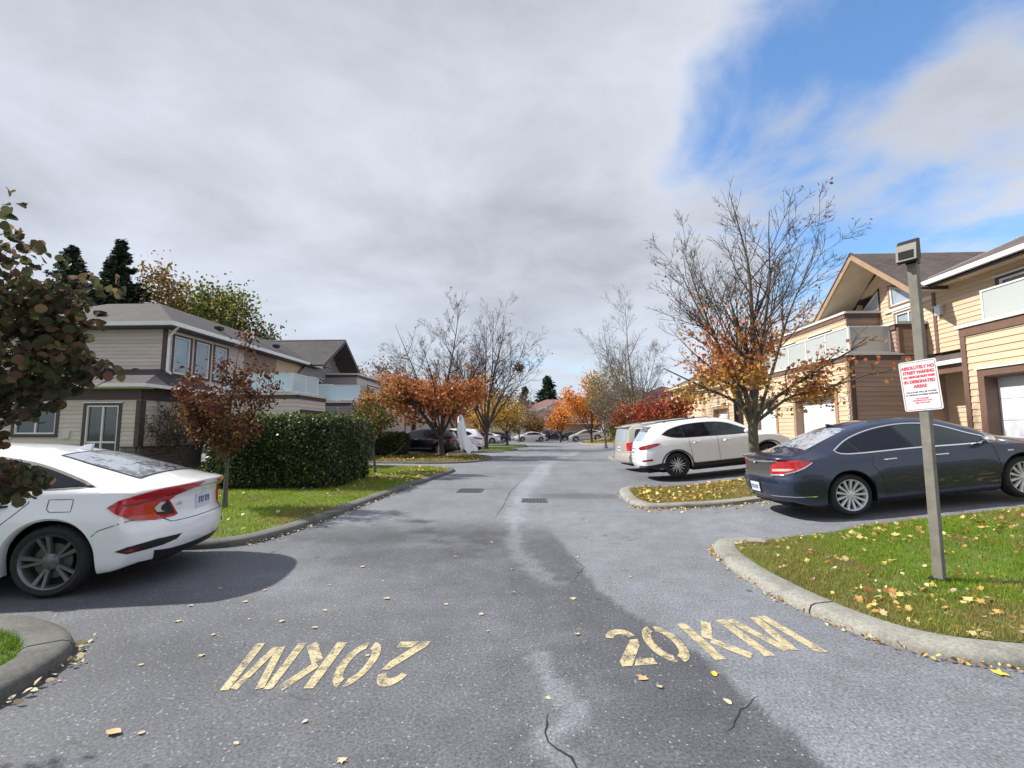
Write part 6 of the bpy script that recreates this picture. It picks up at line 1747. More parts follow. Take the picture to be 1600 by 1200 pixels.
def grow(height, r0, fork, nlimb, spread, rad, levels=3, kids=(9, 7, 5), seed=1, leader=True, up=0.25, wig=0.12, rmin=0.0035, taper=0.85, lens=(0.42, 0.45), tw=1.0):
    """returns branches [(level, points, radii)]; trunk, a fork of ascending limbs, then finer generations"""
    g = np.random.default_rng(seed); out = []
    def path(p, d, L, n, r, rend, upk, wg):
        P = [p.copy()]; d = d / np.linalg.norm(d); step = L / n
        for i in range(n):
            d = d + g.normal(0, wg, 3) * (0.6 if i else 0.2); d[2] += upk * step / max(L, .01) * 1.2; d /= np.linalg.norm(d); P.append(P[-1] + d * step)
        rr = np.linspace(r, rend, n + 1); return np.array(P), rr
    tp, tr = path(np.zeros(3), np.array([g.normal(0, .03), g.normal(0, .03), 1.0]), fork, 6, r0, r0 * 0.78, 0.2, 0.05)
    flare = np.array([1.45, 1.12, 1.02, 1, 1, 1, 1]); out.append((0, tp, tr * flare))
    base = tp[-1]; limbs = []
    for i in range(nlimb):
        az = 2 * PI * (i / nlimb) + g.uniform(-.35, .35)
        lead = leader and i == 0
        tl = g.uniform(0.5, 1.0) * spread if not lead else 0.05
        d = np.array([math.sin(tl) * math.cos(az), math.sin(tl) * math.sin(az), math.cos(tl)])
        L = (height - fork) * (1.02 if lead else g.uniform(0.82, 1.05)); L = min(L, rad / max(0.08, math.sin(tl)) * 1.15) if not lead else L
        start = base if i < 3 or lead else tp[4] + (tp[-1] - tp[4]) * g.uniform(0.2, 1)
        P, r = path(start, d, L, 10, r0 * (0.62 if lead else g.uniform(.34, .5)), rmin * 1.5, up, wig * 0.7)
        out.append((1, P, r)); limbs.append((P, r, L))
    cur = limbs
    for lv in range(levels):
        nxt = []
        for P, r, L in cur:
            k = kids[lv]
            for j in range(k):
                t = g.uniform(0.18 if lv == 0 else 0.12, 0.97) * (len(P) - 1); i = int(t); f = t - i
                p = P[i] * (1 - f) + P[min(i + 1, len(P) - 1)] * f; rr = r[i] * (1 - f) + r[min(i + 1, len(P) - 1)] * f
                td = P[min(i + 1, len(P) - 1)] - P[i]; td /= np.linalg.norm(td) + 1e-9
                side = g.normal(0, 1, 3); side -= td * side.dot(td); side /= np.linalg.norm(side) + 1e-9
                an = g.uniform(0.45, 0.95); d = td * math.cos(an) + side * math.sin(an)
                Lk = L * lens[min(lv, len(lens) - 1)] * (1.15 - 0.6 * t / (len(P) - 1)) * g.uniform(0.7, 1.15)
                n = 5 if lv == 0 else (4 if lv == 1 else 3)
                Pn, rn = path(p, d, Lk, n, max(rmin * tw, min(rr * 0.62, r0 * 0.25)), rmin * 0.8 * tw, up * 1.2, wig)
                nxt.append((Pn, rn, Lk)); out.append((lv + 2, Pn, rn))
        cur = nxt
    return out

def tree(name, x, y, z, branches, label, bark='bark', leaves=None, group=None, cat='tree', rz=0.0):
    """leaves: list of (count, size, material, filter(p)->weight, shape, scatter)"""
    r = empty(name, (x, y, z), rz, label, cat, group)
    tubes_mesh('trunk', [b for b in branches if b[0] <= 1], M[bark], r, (12, 7)); tubes_mesh('twigs', [b for b in branches if b[0] > 1], M['bark_dark' if bark == 'bark' else bark], r, (7, 7, 4, 3, 3))['kind'] = 'stuff'
    fine = [b for b in branches if b[0] >= 3] or [b for b in branches if b[0] >= 2]
    pts = np.concatenate([b[1][1:] for b in fine])
    for (n, size, mat, fil, shape, scat) in (leaves or []):
        w = np.clip(fil(pts[:, 0], pts[:, 1], pts[:, 2]), 0, None)
        if w.sum() <= 0: continue
        i = rng.choice(len(pts), n, p=w / w.sum()); p = pts[i] + rng.normal(0, scat, (n, 3))
        leaf_cloud('crown', p, size, M[mat], r, shape)
    return r

# big half-bare maple on the leaf-strewn island (right)
br = grow(7.35, 0.135, 1.55, 9, 0.60, 1.75, 3, (11, 8, 4), 5, up=0.24, rmin=0.0042, tw=1.0)
# long low limbs reaching out over the road and towards the garages
g_ = np.random.default_rng(3)
def limb(br, pts, r0, n=10):
    P = np.array([(p.x, p.y, p.z) for p in smoothpath(pts, 3)]); r = np.linspace(r0, 0.012, len(P)); br.append((1, P, r))
    for j in range(n):
        t = g_.uniform(.2, .98) * (len(P) - 1); i = int(t); p = P[i]; d = P[min(i + 1, len(P) - 1)] - P[i - 1]; d /= np.linalg.norm(d)
        d = d + g_.normal(0, .5, 3); d[2] = abs(d[2]) * .8 + .1; L = g_.uniform(.4, 1.1); Q = [p]
        for k in range(4): d = d / np.linalg.norm(d) + g_.normal(0, .15, 3); Q.append(Q[-1] + d / np.linalg.norm(d) * L / 4)
        br.append((2, np.array(Q), np.linspace(.014, .006, 5)))
        for q in range(5):
            s0 = Q[g_.integers(1, 5)]; d2 = d + g_.normal(0, .7, 3); d2 /= np.linalg.norm(d2); L2 = g_.uniform(.2, .5)
            br.append((3, np.array([s0, s0 + d2 * L2 * .5, s0 + d2 * L2 + g_.normal(0, .04, 3)]), np.array([.007, .006, .004])))
limb(br, [(0, 0, 1.5), (0.45, 0.05, 2.0), (1.2, 0.1, 2.5), (2.2, 0.15, 3.1), (3.3, 0.2, 3.7)], .06, 16)
limb(br, [(0, 0, 1.6), (-0.5, -0.1, 2.05), (-1.2, -0.2, 2.35), (-2.2, -0.2, 2.85)], .05, 11)
limb(br, [(0, 0, 1.45), (0.35, -0.1, 1.75), (0.9, -0.2, 2.15), (1.9, -0.25, 2.4), (2.9, -0.3, 2.75)], .05, 14)
low = lambda lo, hi: (lambda x, y, z: ((z > lo) & (z < hi)) * (1.0 - 0.55 * (z - lo) / (hi - lo)))
maple_t = tree('maple_tree', 5.45, 12.1, gzf(5.45) + .09, br, 'half bare maple with orange lower leaves on the island between white suv and dark sedan', 'bark',
     [(2300, 0.075, 'leaf_orange', lambda x, y, z: np.exp(-((z - 2.75) / 0.85) ** 2) * (np.hypot(x, y) < 1.8), 'maple', 0.10),
      (620, 0.078, 'leaf_orange', lambda x, y, z: (z < 3.6) * (x > 0.8) * 1.0, 'maple', 0.07),
      (750, 0.085, 'leaf_yellow', lambda x, y, z: np.exp(-((z - 2.15) / 0.4) ** 2), 'maple', 0.10),
      (260, 0.07, 'leaf_rust', lambda x, y, z: (z > 3.6) * 1.0, 'oval', 0.05)])

# orange tree and bare tree on the hedge side
br = grow(8.3, 0.17, 1.2, 9, 0.85, 3.1, 3, (11, 8, 5), 21, up=0.2, rmin=0.0048, tw=1.0)
maple_l = tree('maple_tree', -5.2, 26.6, .1, br, 'orange maple with a bare top and a ghost hanging from it', 'bark_dark',
     [(9000, 0.135, 'leaf_orange', lambda x, y, z: np.exp(-((z - 2.9) / 0.85) ** 2) * (np.hypot(x, y) < 3.0), 'maple', 0.18),
      (260, 0.10, 'leaf_brown', lambda x, y, z: (z > 4.2) * 1.0, 'oval', 0.05)])
br = grow(10.6, 0.20, 1.6, 10, 0.72, 3.8, 3, (11, 8, 5), 33, up=0.2, rmin=0.0058)
tree('bare_tree', -3.8, 37.2, .1, br, 'tall bare tree with a nest-like dark clump, farther along the hedge side', 'bark_dark', [(300, 0.13, 'leaf_brown', lambda x, y, z: (z > 2) * 1.0, 'oval', .05)])
br2 = grow(8.0, 0.16, 1.3, 9, 0.8, 3.2, 2, (9, 7), 35, up=0.2, rmin=0.016)
tree('bare_tree', -6.3, 39.0, .1, br2, 'smaller bare tree with a fan of dark limbs left of the tall one', 'bark_dark', [(500, 0.14, 'leaf_orange', lambda x, y, z: (z < 4) * 1.0, 'oval', .15)])
# right side bare trees
br = grow(9.3, 0.14, 1.5, 9, 0.5, 1.8, 3, (11, 8, 5), 44, up=0.25, rmin=0.0048)
tree('bare_tree', 6.25, 30.2, gzf(6.25), br, 'tall pale bare tree rising behind the red shrub', 'bark_pale', [])
br = grow(6.4, 0.10, 1.3, 8, 0.7, 2.0, 3, (9, 7, 4), 46, up=0.25, rmin=0.008)
tree('bare_tree', 5.6, 37.5, gzf(5.6), br, 'shorter bare tree between the orange maple and the red shrub', 'bark_pale', [(350, 0.13, 'leaf_olive', lambda x, y, z: (z < 4.5) * 1.0, 'oval', .15)])

def leafy(name, x, y, z, h, rad, seed, mats, label, n=3500, size=.16, fork=1.1, r0=.12, bark='bark_dark', group=None, bottom=.3, spread=.85, shape='oval', scat=.22, cat='tree', top=1.0):
    b = grow(h, r0, fork, 8, spread, rad, 2, (8, 6), seed, up=.18, rmin=.010, lens=(.45, .5))
    ls = [(int(n * f), size, m, (lambda lo, hi: (lambda X, Y, Z: ((Z > lo * h) & (Z < hi * h * 1.2)) * 1.0))(lo, hi), shape, scat) for (m, f, lo, hi) in mats]
    return tree(name, x, y, z, b, label, bark, ls, group, cat)
leafy('maple_tree', 6.2, 51.5, gzf(6.2), 6.4, 2.4, 51, [('leaf_bright', .75, .2, 1.0), ('leaf_orange', .25, .2, 1)], 'bright orange round maple leaning over the silver hatchback', 4200, .22, scat=.35)
leafy('maple_tree', 8.3, 48.0, gzf(8.3), 6.6, 2.5, 52, [('leaf_olive', .8, .2, 1.0), ('leaf_yellow', .2, .2, 1)], 'olive yellow maple right of the bright orange one', 3400, .22, scat=.38)
leafy('maple_tree', 3.6, 64.5, 0, 4.6, 2.0, 53, [('leaf_bright', .6, .2, 1.0), ('leaf_orange', .4, .2, 1)], 'low orange maple behind the silver hatchback', 1800, .26, scat=.35)
leafy('maple_tree', -2.6, 46.5, .1, 4.6, 2.0, 54, [('leaf_yellow', .8, .2, 1.0), ('leaf_orange', .2, .2, 1)], 'yellow maple with dark trunk on the hedge side', 2200, .20, scat=.30)
leafy('maple_tree', -5.2, 48.5, .1, 5.2, 2.0, 55, [('leaf_yellow', .6, .2, 1.0), ('leaf_orange', .4, .2, 1)], 'orange yellow maple just behind the bare tree trunk', 1800, .20, scat=.30)
leafy('bare_tree', -1.9, 62.0, 0, 6.2, 2.6, 56, [('leaf_brown', .8, .3, 1.0), ('leaf_yellow', .2, .2, .6)], 'brown twiggy tree before the far bend', 2600, .16, scat=.5, bark='bark_pale')
leafy('bare_tree', -3.4, 68.0, 0, 7.0, 2.8, 57, [('leaf_brown', 1, .3, 1.0)], 'grey brown twiggy tree behind the yellow maple', 2600, .16, scat=.55, bark='bark_pale')
leafy('shrub', 0.2, 76.5, 0, 3.6, 2.2, 58, [('leaf_green', .6, 0, 1.0), ('leaf_red', .4, .1, 1)], 'dark green and red shrub by the far bend', 2200, .25, fork=.5, scat=.4, cat='shrub')
# red shrub-like maple behind the minivan
leafy('maple_tree', 6.4, 24.6, gzf(6.4), 3.15, 1.75, 60, [('leaf_red', .85, .25, 1.0), ('leaf_green', .15, .15, .5)], 'low dark red maple showing above the minivan roof', 5200, .11, fork=.5, scat=.20, shape='maple', spread=1.1)
leafy('shrub', 10.5, 36.5, GXR, 2.4, 1.6, 61, [('leaf_red', .5, 0, 1.0), ('leaf_green', .5, 0, 1)], 'small crimson shrub before the hipped tan house', 1400, .16, fork=.3, scat=.3, cat='shrub')
leafy('shrub', 8.2, 46.8, GXR - .3, 2.2, 1.5, 62, [('leaf_green', .9, 0, 1.0), ('leaf_olive', .1, 0, 1)], 'dark shrub beside the cream porch', 1500, .17, fork=.3, scat=.35, cat='shrub')

# slender young trees on the near left lawn
b = grow(2.95, 0.042, 0.95, 8, 0.80, 0.72, 3, (7, 4, 3), 71, up=.12, rmin=.003, lens=(.36, .5), wig=.16)
tree('young_tree', -5.80, 8.80, .1, b, 'slender young tree with red brown leaves between white sedan and hedge', 'bark',
     [(5600, 0.062, 'leaf_redmaple', lambda x, y, z: (z > 1.0) * 1.0, 'oval', .085), (650, 0.055, 'leaf_mixed', lambda x, y, z: (z < 1.7) * 1.0, 'oval', .09)])
b = grow(3.1, 0.05, 0.95, 8, 0.8, 0.85, 3, (7, 4, 3), 73, up=.12, rmin=.0045, lens=(.38, .5), wig=.15)
tree('young_tree', -5.45, 16.2, .1, b, 'round young tree fading from green to orange past the hedge', 'bark',
     [(3600, 0.085, 'leaf_mixed', lambda x, y, z: (z > 0.8) * 1.0, 'oval', .12), (900, 0.085, 'leaf_orange', lambda x, y, z: (z > 2.35) * 1.0, 'oval', .10)])

# broad katsura whose crown hangs into the picture from the left
b = grow(2.6, 0.07, 0.75, 9, 0.8, 0.55, 3, (8, 5, 4), 81, up=.08, rmin=.002, lens=(.42, .5), wig=.15)
kx, ky = -3.30, 1.72
kat = tree('katsura_tree', kx, ky, .1, b, 'dark katsura tree with round leaves hanging in front of the white sedan', 'bark_dark',
     [(2600, 0.038, 'leaf_katsura', lambda x, y, z: ((z > 1.0)) * 1.0, 'round', .05),
      (120, 0.038, 'leaf_redmaple', lambda x, y, z: (z > 2.0) * 1.0, 'round', .05)])

def lobe(n, c, rad, mat='leaf_katsura', size=.036):
    n = int(n * .85); c = (c[0] * .58, c[1] * .58, 1.52 + (c[2] - 1.52) * .58); rad = [q * .58 for q in rad]
    u = rng.normal(0, 1, (n, 3)); u /= np.linalg.norm(u, axis=1)[:, None]; k = rng.uniform(.25, 1, n)[:, None] ** .45
    p = np.array(c) + u * k * np.array(rad) - np.array([kx, ky, .1]); leaf_cloud('crown', p, size, M[mat], kat, 'round')
    # a limb carries this part of the crown, with twigs running out to its leaves
    cc = Vector(c) - Vector((kx, ky, .1)); s0 = Vector((0, 0, min(1.5, max(.7, cc.z * .6)))); bb = []
    P = np.array([(q.x, q.y, q.z) for q in smoothpath([s0, s0.lerp(cc, .45) + Vector((0, 0, -.08)), cc], 4)]); bb.append((1, P, np.linspace(.011, .002, len(P))))
    for q in range(10 + n // 60):
        a0 = P[rng.integers(len(P) // 3, len(P))]; e = p[rng.integers(0, n)]; m_ = (a0 + e) / 2 + rng.normal(0, .02, 3); bb.append((3, np.array([a0, m_, e]), np.array([.0024, .0018, .0011])))
    tubes_mesh('limb', bb, M['bark_dark'], kat, (7, 6, 4, 3, 3))
lobe(1650, (-3.92, 3.35, 2.12), (.40, .45, .56)); lobe(320, (-3.72, 3.4, 2.42), (.36, .3, .26)); lobe(380, (-4.16, 3.25, 1.40), (.22, .3, .34)); lobe(300, (-3.50, 3.3, 1.98), (.22, .3, .22))
lobe(200, (-3.86, 3.4, 1.15), (.20, .2, .14)); lobe(150, (-3.9, 3.4, 2.70), (.45, .35, .3)); lobe(90, (-4.28, 3.35, 3.15), (.30, .3, .42)); lobe(160, (-4.15, 3.3, 2.8), (.3, .3, .3)); lobe(26, (-3.15, 3.35, 1.98), (.2, .1, .06)); lobe(30, (-3.3, 3.35, 2.62), (.3, .1, .12))
# background trees behind the left houses
def conifer(x, y, z, h, rad, seed, label, n=9000, size=.34, base=.12, group=None):
    g = np.random.default_rng(seed); r = empty('fir_tree', (x, y, z), 0, label, 'fir tree', group)
    br_ = [(0, np.array([[0, 0, 0], [0, 0, h * .5], [.05, 0, h]]), np.array([h * .018, h * .011, .02]))]; pts = []
    nw = int(h * 3.6)
    for k in range(nw):
        f = base + (1 - base) * (k / nw) ** .95; zz = f * h; L0 = rad * (1 - f) * g.uniform(.70, 1.12) + .10
        for q in range(g.integers(3, 6)):
            a = g.uniform(0, 2 * PI); L = L0 * g.uniform(.6, 1.1); P = []
            for t in np.linspace(0, 1, 5): P.append([math.cos(a) * L * t, math.sin(a) * L * t, zz - L * .28 * t + L * .16 * t ** 3 * 2])
            P = np.array(P); br_.append((2, P, np.linspace(.03, .008, 5)))
            for s_ in range(max(3, int(L * 9))):
                t = g.uniform(.12, 1); i = min(3, int(t * 4)); p = P[i] + (P[i + 1] - P[i]) * (t * 4 - i); pts.append(p + g.normal(0, .05 + .10 * (1 - t), 3) * [1, 1, .45])
    tubes_mesh('trunk', [b for b in br_ if b[0] == 0], M['bark_dark'], r, (8,)); tubes_mesh('limbs', [b for b in br_ if b[0]], M['bark_dark'], r, (3, 3, 3))['kind'] = 'stuff'
    pts = np.array(pts); i = g.integers(0, len(pts), n)
    leaf_cloud('crown', pts[i] + g.normal(0, .06, (n, 3)), size, M['leaf_fir'], r, 'quad', down=.25, flat=.45, jitter=.5)
    return r
def at(px, py, y):
    """world x and z of a picture point lying at distance y, used once to work out where the far trees stand"""
    a = R(2.63); p = math.atan(73 / 740.0); X = (px - 800) / 740; Yv = (600 - py) / 740
    d = Vector((-math.sin(a) * math.cos(p), math.cos(a) * math.cos(p), math.sin(p))) + Vector((math.cos(a), math.sin(a), 0)) * X + Vector((math.sin(a) * math.sin(p), -math.cos(a) * math.sin(p), math.cos(p))) * Yv
    t = y / d.y; return d.x * t, 1.52 + d.z * t
conifer(-35.6, 38.0, 0, 17.9, 8.8, 91, 'pointed fir tree standing free above the left roof', 34000, .22, .50)
conifer(-36.8, 35.0, 0, 16.2, 8.8, 92, 'dark fir tree behind the katsura foliage', 30000, .22, .50)
conifer(3.7, 125, 0, 15.6, 8.5, 93, 'broad dark fir tree at the end of the street', 7000, .95, .12)
conifer(-2.6, 130, 0, 13.5, 4.6, 94, 'narrow fir tree left of the broad one at the street end', 2600, .85, .12)
def bigleaf(x, y, h, rad, seed, mats, label, n=7000, size=.30, z=0, cat='tree', scat=.55):
    return leafy('broadleaf_tree', x, y, z, h, rad, seed, mats, label, n, size, fork=h * .25, r0=.28, scat=scat, spread=.75, cat=cat)
bigleaf(-33.2, 42, 14.1, 3.4, 101, [('leaf_green', .35, .3, 1), ('leaf_rust', .65, .3, 1)], 'rusty broadleaf tree above the ridge of the taupe townhouse', 26000, .28, scat=.75)
bigleaf(-29.3, 41, 13.3, 3.4, 102, [('leaf_green', .94, .3, 1), ('leaf_yellow', .06, .6, 1)], 'green broadleaf tree behind the taupe roof, yellowing on top', 26000, .28, scat=.7)
bigleaf(-32.2, 40, 14.2, 2.2, 103, [('leaf_rust', .75, .3, 1), ('leaf_green', .25, .3, 1)], 'reddish broadleaf tree between fir and green tree', 14000, .28, scat=.7)
bigleaf(-19.6, 55, 8.6, 3.0, 104, [('leaf_rust', .7, .3, 1), ('leaf_redmaple', .3, .3, 1)], 'reddish tree behind the grey gable', 4000, .26)
bigleaf(-14.8, 52, 6.8, 2.6, 105, [('leaf_redmaple', .5, .3, 1), ('leaf_rust', .5, .3, 1)], 'low rusty tree between the grey gable and the orange maple', 3000, .24)
bigleaf(-8.5, 92, 9.0, 4.0, 106, [('leaf_brown', .7, .2, 1), ('leaf_green', .3, .2, 1)], 'brown tree beside the far houses', 3200, .35)
bigleaf(19.5, 33.5, 9.0, 3.2, 107, [('leaf_yellow', .8, .2, 1), ('leaf_rust', .2, .3, 1)], 'golden tree behind the third garage', 4000, .28)
bigleaf(18, 100, 10.0, 5.0, 108, [('leaf_olive', .6, .2, 1), ('leaf_green', .4, .2, 1)], 'olive tree behind the far grey house', 3000, .4)
# far woods on a low rise closing the view
hx = np.linspace(-420, 420, 60); hy = np.array([230.0, 260, 300, 380])
def hillz(X, Y): return (4 + 9 * vnoise(X, Y * 0, .012, 8) + np.where(X < -20, 9.0, 0) * sstep(-X, 20, 90)) * np.clip((Y - 230) / 60, 0, 1)
grid_sheet('hills', hx, hy, hillz, M['earth'])
n = 9000; hxp = rng.uniform(-400, 400, n); hyp = rng.uniform(262, 330, n); hzp = hillz(hxp, hyp) + rng.uniform(0, 7, n) * (0.4 + 0.6 * vnoise(hxp, hyp, .06, 9))
wood = leaf_cloud('far_woods', np.stack([hxp, hyp, hzp], 1), 3.4, M['leaf_fir'], None, 'quad'); tag(wood, 'dark far woods on the low rise beyond the street', 'woods', kind='stuff')

# ------------------------------------------------------------------ clipped laurel hedge
def hedge(label, x0, x1, y0, y1, h, skew=0.0, n=26000, size=.055):
    r = empty('hedge', ((x0 + x1) / 2, (y0 + y1) / 2, .05), 0, label, 'hedge'); cx, cy = (x0 + x1) / 2, (y0 + y1) / 2
    a, b = (x1 - x0) / 2, (y1 - y0) / 2
    def surf(n_, k):
        u = rng.uniform(-1, 1, (n_, 3)); face = rng.choice(5, n_, p=[.33, .17, .12, .12, .26])
        p = u.copy()
        p[face == 0, 1] = -1; p[face == 1, 1] = 1; p[face == 2, 0] = -1; p[face == 3, 0] = 1; p[face == 4, 2] = 1
        # round the edges off
        q = p.copy(); l = np.power(np.abs(q) ** 7, 1).sum(1) ** (1 / 7.0); q = q / l[:, None] * k
        X = q[:, 0] * a; Y = q[:, 1] * b; Z = (q[:, 2] * .5 + .5) * h
        bumpv = (vnoise(X * 3 + q[:, 2], Y * 3 + Z * 2, .8, 4) - .5) * .26
        X += q[:, 0] * bumpv; Y += q[:, 1] * bumpv + skew * X; Z += np.where(q[:, 2] > .6, bumpv * .5, 0)
        return np.stack([X, Y, np.clip(Z, .02, None)], 1)
    # solid dark core
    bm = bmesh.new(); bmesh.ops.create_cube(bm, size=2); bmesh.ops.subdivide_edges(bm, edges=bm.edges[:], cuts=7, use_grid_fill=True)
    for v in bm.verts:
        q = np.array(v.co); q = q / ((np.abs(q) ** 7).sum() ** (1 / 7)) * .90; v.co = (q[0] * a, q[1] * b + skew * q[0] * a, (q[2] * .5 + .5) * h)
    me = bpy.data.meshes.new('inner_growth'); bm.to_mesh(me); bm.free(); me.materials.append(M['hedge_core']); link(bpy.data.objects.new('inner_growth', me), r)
    P = surf(n, 1.0) + rng.normal(0, .035, (n, 3)); leaf_cloud('foliage', P, size, M['leaf_hedge'], r, 'oval')
    P = surf(n // 8, 1.05) + rng.normal(0, .05, (n // 8, 3)); leaf_cloud('foliage', P, size * 1.1, M['leaf_hedge'], r, 'oval')
    # fresh shoots standing above the clipped top, and woody stems at the foot
    m = n // 9; X = rng.uniform(-a, a, m) * .96; Y = rng.uniform(-b, b, m) * .94; k = vnoise(X * 4 + 9, Y * 4, 1.0, 31)
    leaf_cloud('young_shoots', np.stack([X, Y + skew * X, h * .97 + rng.uniform(0, .13, m) * k * 1.8], 1), size * 1.1, M['leaf_green'], r, 'oval', down=-.5)
    st = MB()
    for q in range(26):
        xx = random.uniform(-a, a) * .9; yy = -b * random.uniform(.8, .98) + skew * xx; st.tube([(xx, yy, 0), (xx + random.uniform(-.06, .06), yy + .05, .35), (xx + random.uniform(-.15, .15), yy + .1, .7)], [.016, .012, .008], 5)
    st.build('stems', M['bark_dark'], r, True)['kind'] = 'stuff'
    return r
hedge('dense clipped laurel hedge on the lawn behind the young red brown tree', -8.35, -5.05, 11.6, 14.6, 1.80, skew=.05, n=32000, size=.06)
hedge('low dark hedge between the orange maple and the second garage', -9.2, -7.6, 27.2, 29.0, 1.25, n=7000, size=.08)
# dark plum shrub against the taupe wall
leafy('shrub', -12.7, 16.6, .1, 2.5, .9, 63, [('leaf_redmaple', .3, .1, 1), ('leaf_katsura', .7, .0, 1)], 'dark plum shrub against the taupe wall', 2200, .07, fork=.4, r0=.04, scat=.12, cat='shrub')

# ------------------------------------------------------------------ grass blades and fallen leaves
def scatter(poly, n, xr, yr, dens=None):
    x = rng.uniform(*xr, n); y = rng.uniform(*yr, n); k = inside(poly, x, y)
    if dens is not None: k &= rng.uniform(0, 1, n) < dens(x, y)
    return x[k], y[k]
def blades(key, n, xr, yr, hgt, wid, edge=None, brown=0.25, c1=(.175, .30, .03), c2=(.27, .38, .05), cb=(.32, .27, .10)):
    poly, zf = LAWNS[key]; x, y = scatter(poly, n, xr, yr, lambda X, Y: .35 + .65 * sstep(vnoise(X, Y, 4.0, 33) * .6 + vnoise(X, Y, 11.0, 34) * .4, .25, .5)); z = zf(x, y); m = len(x)
    a = rng.uniform(0, 2 * PI, m); h = hgt * rng.uniform(.5, 1.3, m) * (.7 + .6 * vnoise(x, y, 2.5, 6)); le = rng.normal(0, .45, (m, 2)) * h[:, None]; w = wid * rng.uniform(.6, 1.3, m)
    b0 = np.stack([x - np.cos(a) * w, y - np.sin(a) * w, z - .005], 1); b1 = np.stack([x + np.cos(a) * w, y + np.sin(a) * w, z - .005], 1); tp = np.stack([x + le[:, 0], y + le[:, 1], z + h], 1)
    V = np.stack([b0, b1, tp], 1).reshape(-1, 3)
    t = vnoise(x, y, 1.1, 11)[:, None]; col = np.array(c1) * (1 - t) + np.array(c2) * t
    bk = sstep(vnoise(x, y, 1.6, 12) * .6 + vnoise(x, y, 5, 13) * .4, .62 - brown, .80 - brown * .4)
    if edge is not None: bk = np.maximum(bk, (1 - sstep(dist_path(edge, x, y), .15, 1.35)) * (.45 + .55 * vnoise(x, y, 3.2, 14)))
    col = col * (1 - bk[:, None]) + np.array(cb) * bk[:, None]
    C3 = np.repeat(np.concatenate([col, np.ones((m, 1))], 1), 3, axis=0)
    o = big_mesh('grass', V, 3, M['blade'], None, C3); return tag(o, kind='stuff')
E1 = [(p.x, p.y) for p in kR1]
blades('R1', 330000, (2.2, 11), (3.0, 7.8), .040, .0035, E1, .20)
blades('L1', 260000, (-12.5, -3.0), (6, 20.5), .045, .007, None, .05, (.23, .34, .04), (.33, .41, .06))
blades('R2', 60000, (2, 9), (9.5, 14), .04, .006, None, .35, (.19, .23, .03), (.28, .27, .045))
blades('P', 300000, (-9, -3.2), (-1.5, 3.8), .035, .0035, None, .0, (.10, .22, .018), (.15, .28, .025))
blades('L2', 50000, (-9, -2.3), (22, 30), .05, .012, None, .30, (.13, .17, .025), (.20, .20, .035))
blades('L3', 16000, (-9, -1.5), (35, 40.5), .05, .018, None, .05); blades('R3', 12000, (4, 10), (23.5, 28), .05, .015, None, .3); blades('R4', 14000, (5, 11), (43, 58), .06, .02, None, .35)

def litter(key, n, xr, yr, size, dens=None, mat='litter', lift=.03, shape='maple'):
    poly, zf = LAWNS[key]; x, y = scatter(poly, n, xr, yr, dens); z = zf(x, y) + lift * rng.uniform(.6, 1.3, len(x))
    o = leaf_cloud('fallen_leaves', np.stack([x, y, z], 1), size, M[mat], None, shape, flat=.55, jitter=.6); return tag(o, kind='stuff')
cl = lambda s, k: (lambda x, y: np.clip(vnoise(x, y, s, k) * 1.7 - .35, 0.05, 1))
litter('R1', 1900, (2.2, 11), (3.0, 7.8), .044, cl(1.6, 21)); litter('R1', 1500, (2.2, 11), (3.0, 7.8), .036, cl(2.1, 27), 'litter_pale', shape='oval'); litter('R1', 500, (2.3, 8), (3.2, 4.6), .046, cl(2.5, 22)); litter('R1', 420, (4, 9), (6.3, 7.6), .055, cl(2, 23))
litter('R2', 3400, (2, 10.5), (9.5, 14), .062, cl(1.0, 24)); litter('L1', 1100, (-9, -3.0), (6, 20), .055, cl(.8, 25), 'litter_pale'); litter('L1', 500, (-5, -3), (14, 20), .07, None)
litter('L2', 900, (-9, -2.3), (22, 30), .08); litter('R3', 500, (4, 10), (23.5, 28), .09); litter('R4', 900, (5, 11), (43, 58), .12); litter('L3', 120, (-9, -1.5), (35, 40.5), .10); litter('P', 8, (-5, -3), (1, 3.7), .04)
# leaves caught along the kerbs: one drift each
def drift(path, n, off, size=.045, mat='litter', sp=.06):
    P = np.array([(p.x, p.y) for p in smoothpath([(a, b, 0) for a, b in path], 8)]); i = rng.integers(0, len(P) - 1, n); f = rng.uniform(0, 1, n)[:, None]
    q = P[i] * (1 - f) + P[i + 1] * f; d = P[i + 1] - P[i]; d /= np.linalg.norm(d, axis=1)[:, None] + 1e-9; o_ = np.abs(rng.normal(0, sp, n))
    x = q[:, 0] + d[:, 1] * (off + o_); y = q[:, 1] - d[:, 0] * (off + o_)
    o = leaf_cloud('leaf_drift', np.stack([x, y, gz(x) + rng.uniform(.006, .03, n)], 1), size, M[mat], None, 'oval', flat=.45, jitter=.6); return tag(o, kind='stuff')
drift([(2.36, 6.5), (2.22, 6.05), (2.16, 5.26), (2.26, 4.36), (2.44, 3.79), (2.70, 3.48), (3.13, 3.32), (4.2, 3.14)], 260, .01, .028, sp=.03)
drift([(-3.0, 1.2), (-2.98, 2.5), (-3.02, 2.92), (-3.12, 3.2), (-3.35, 3.44)][::1], 60, .01, .035, 'litter_pale')
drift([(-3.88, 6.35), (-3.68, 6.9), (-3.55, 7.88), (-3.49, 9.46), (-3.42, 11), (-3.28, 13.4)], 260, .01, .04, 'litter_pale')
drift([(2.06, 9.8), (2.4, 9.52), (3.4, 9.78), (4.8, 10.3), (7, 10.6)], 330, .02, .05, 'litter', .14)
drift([(2.9, 12.8), (2.3, 12.3), (2.02, 11.3), (1.98, 10.4)], 30, .02, .04, 'litter_pale')

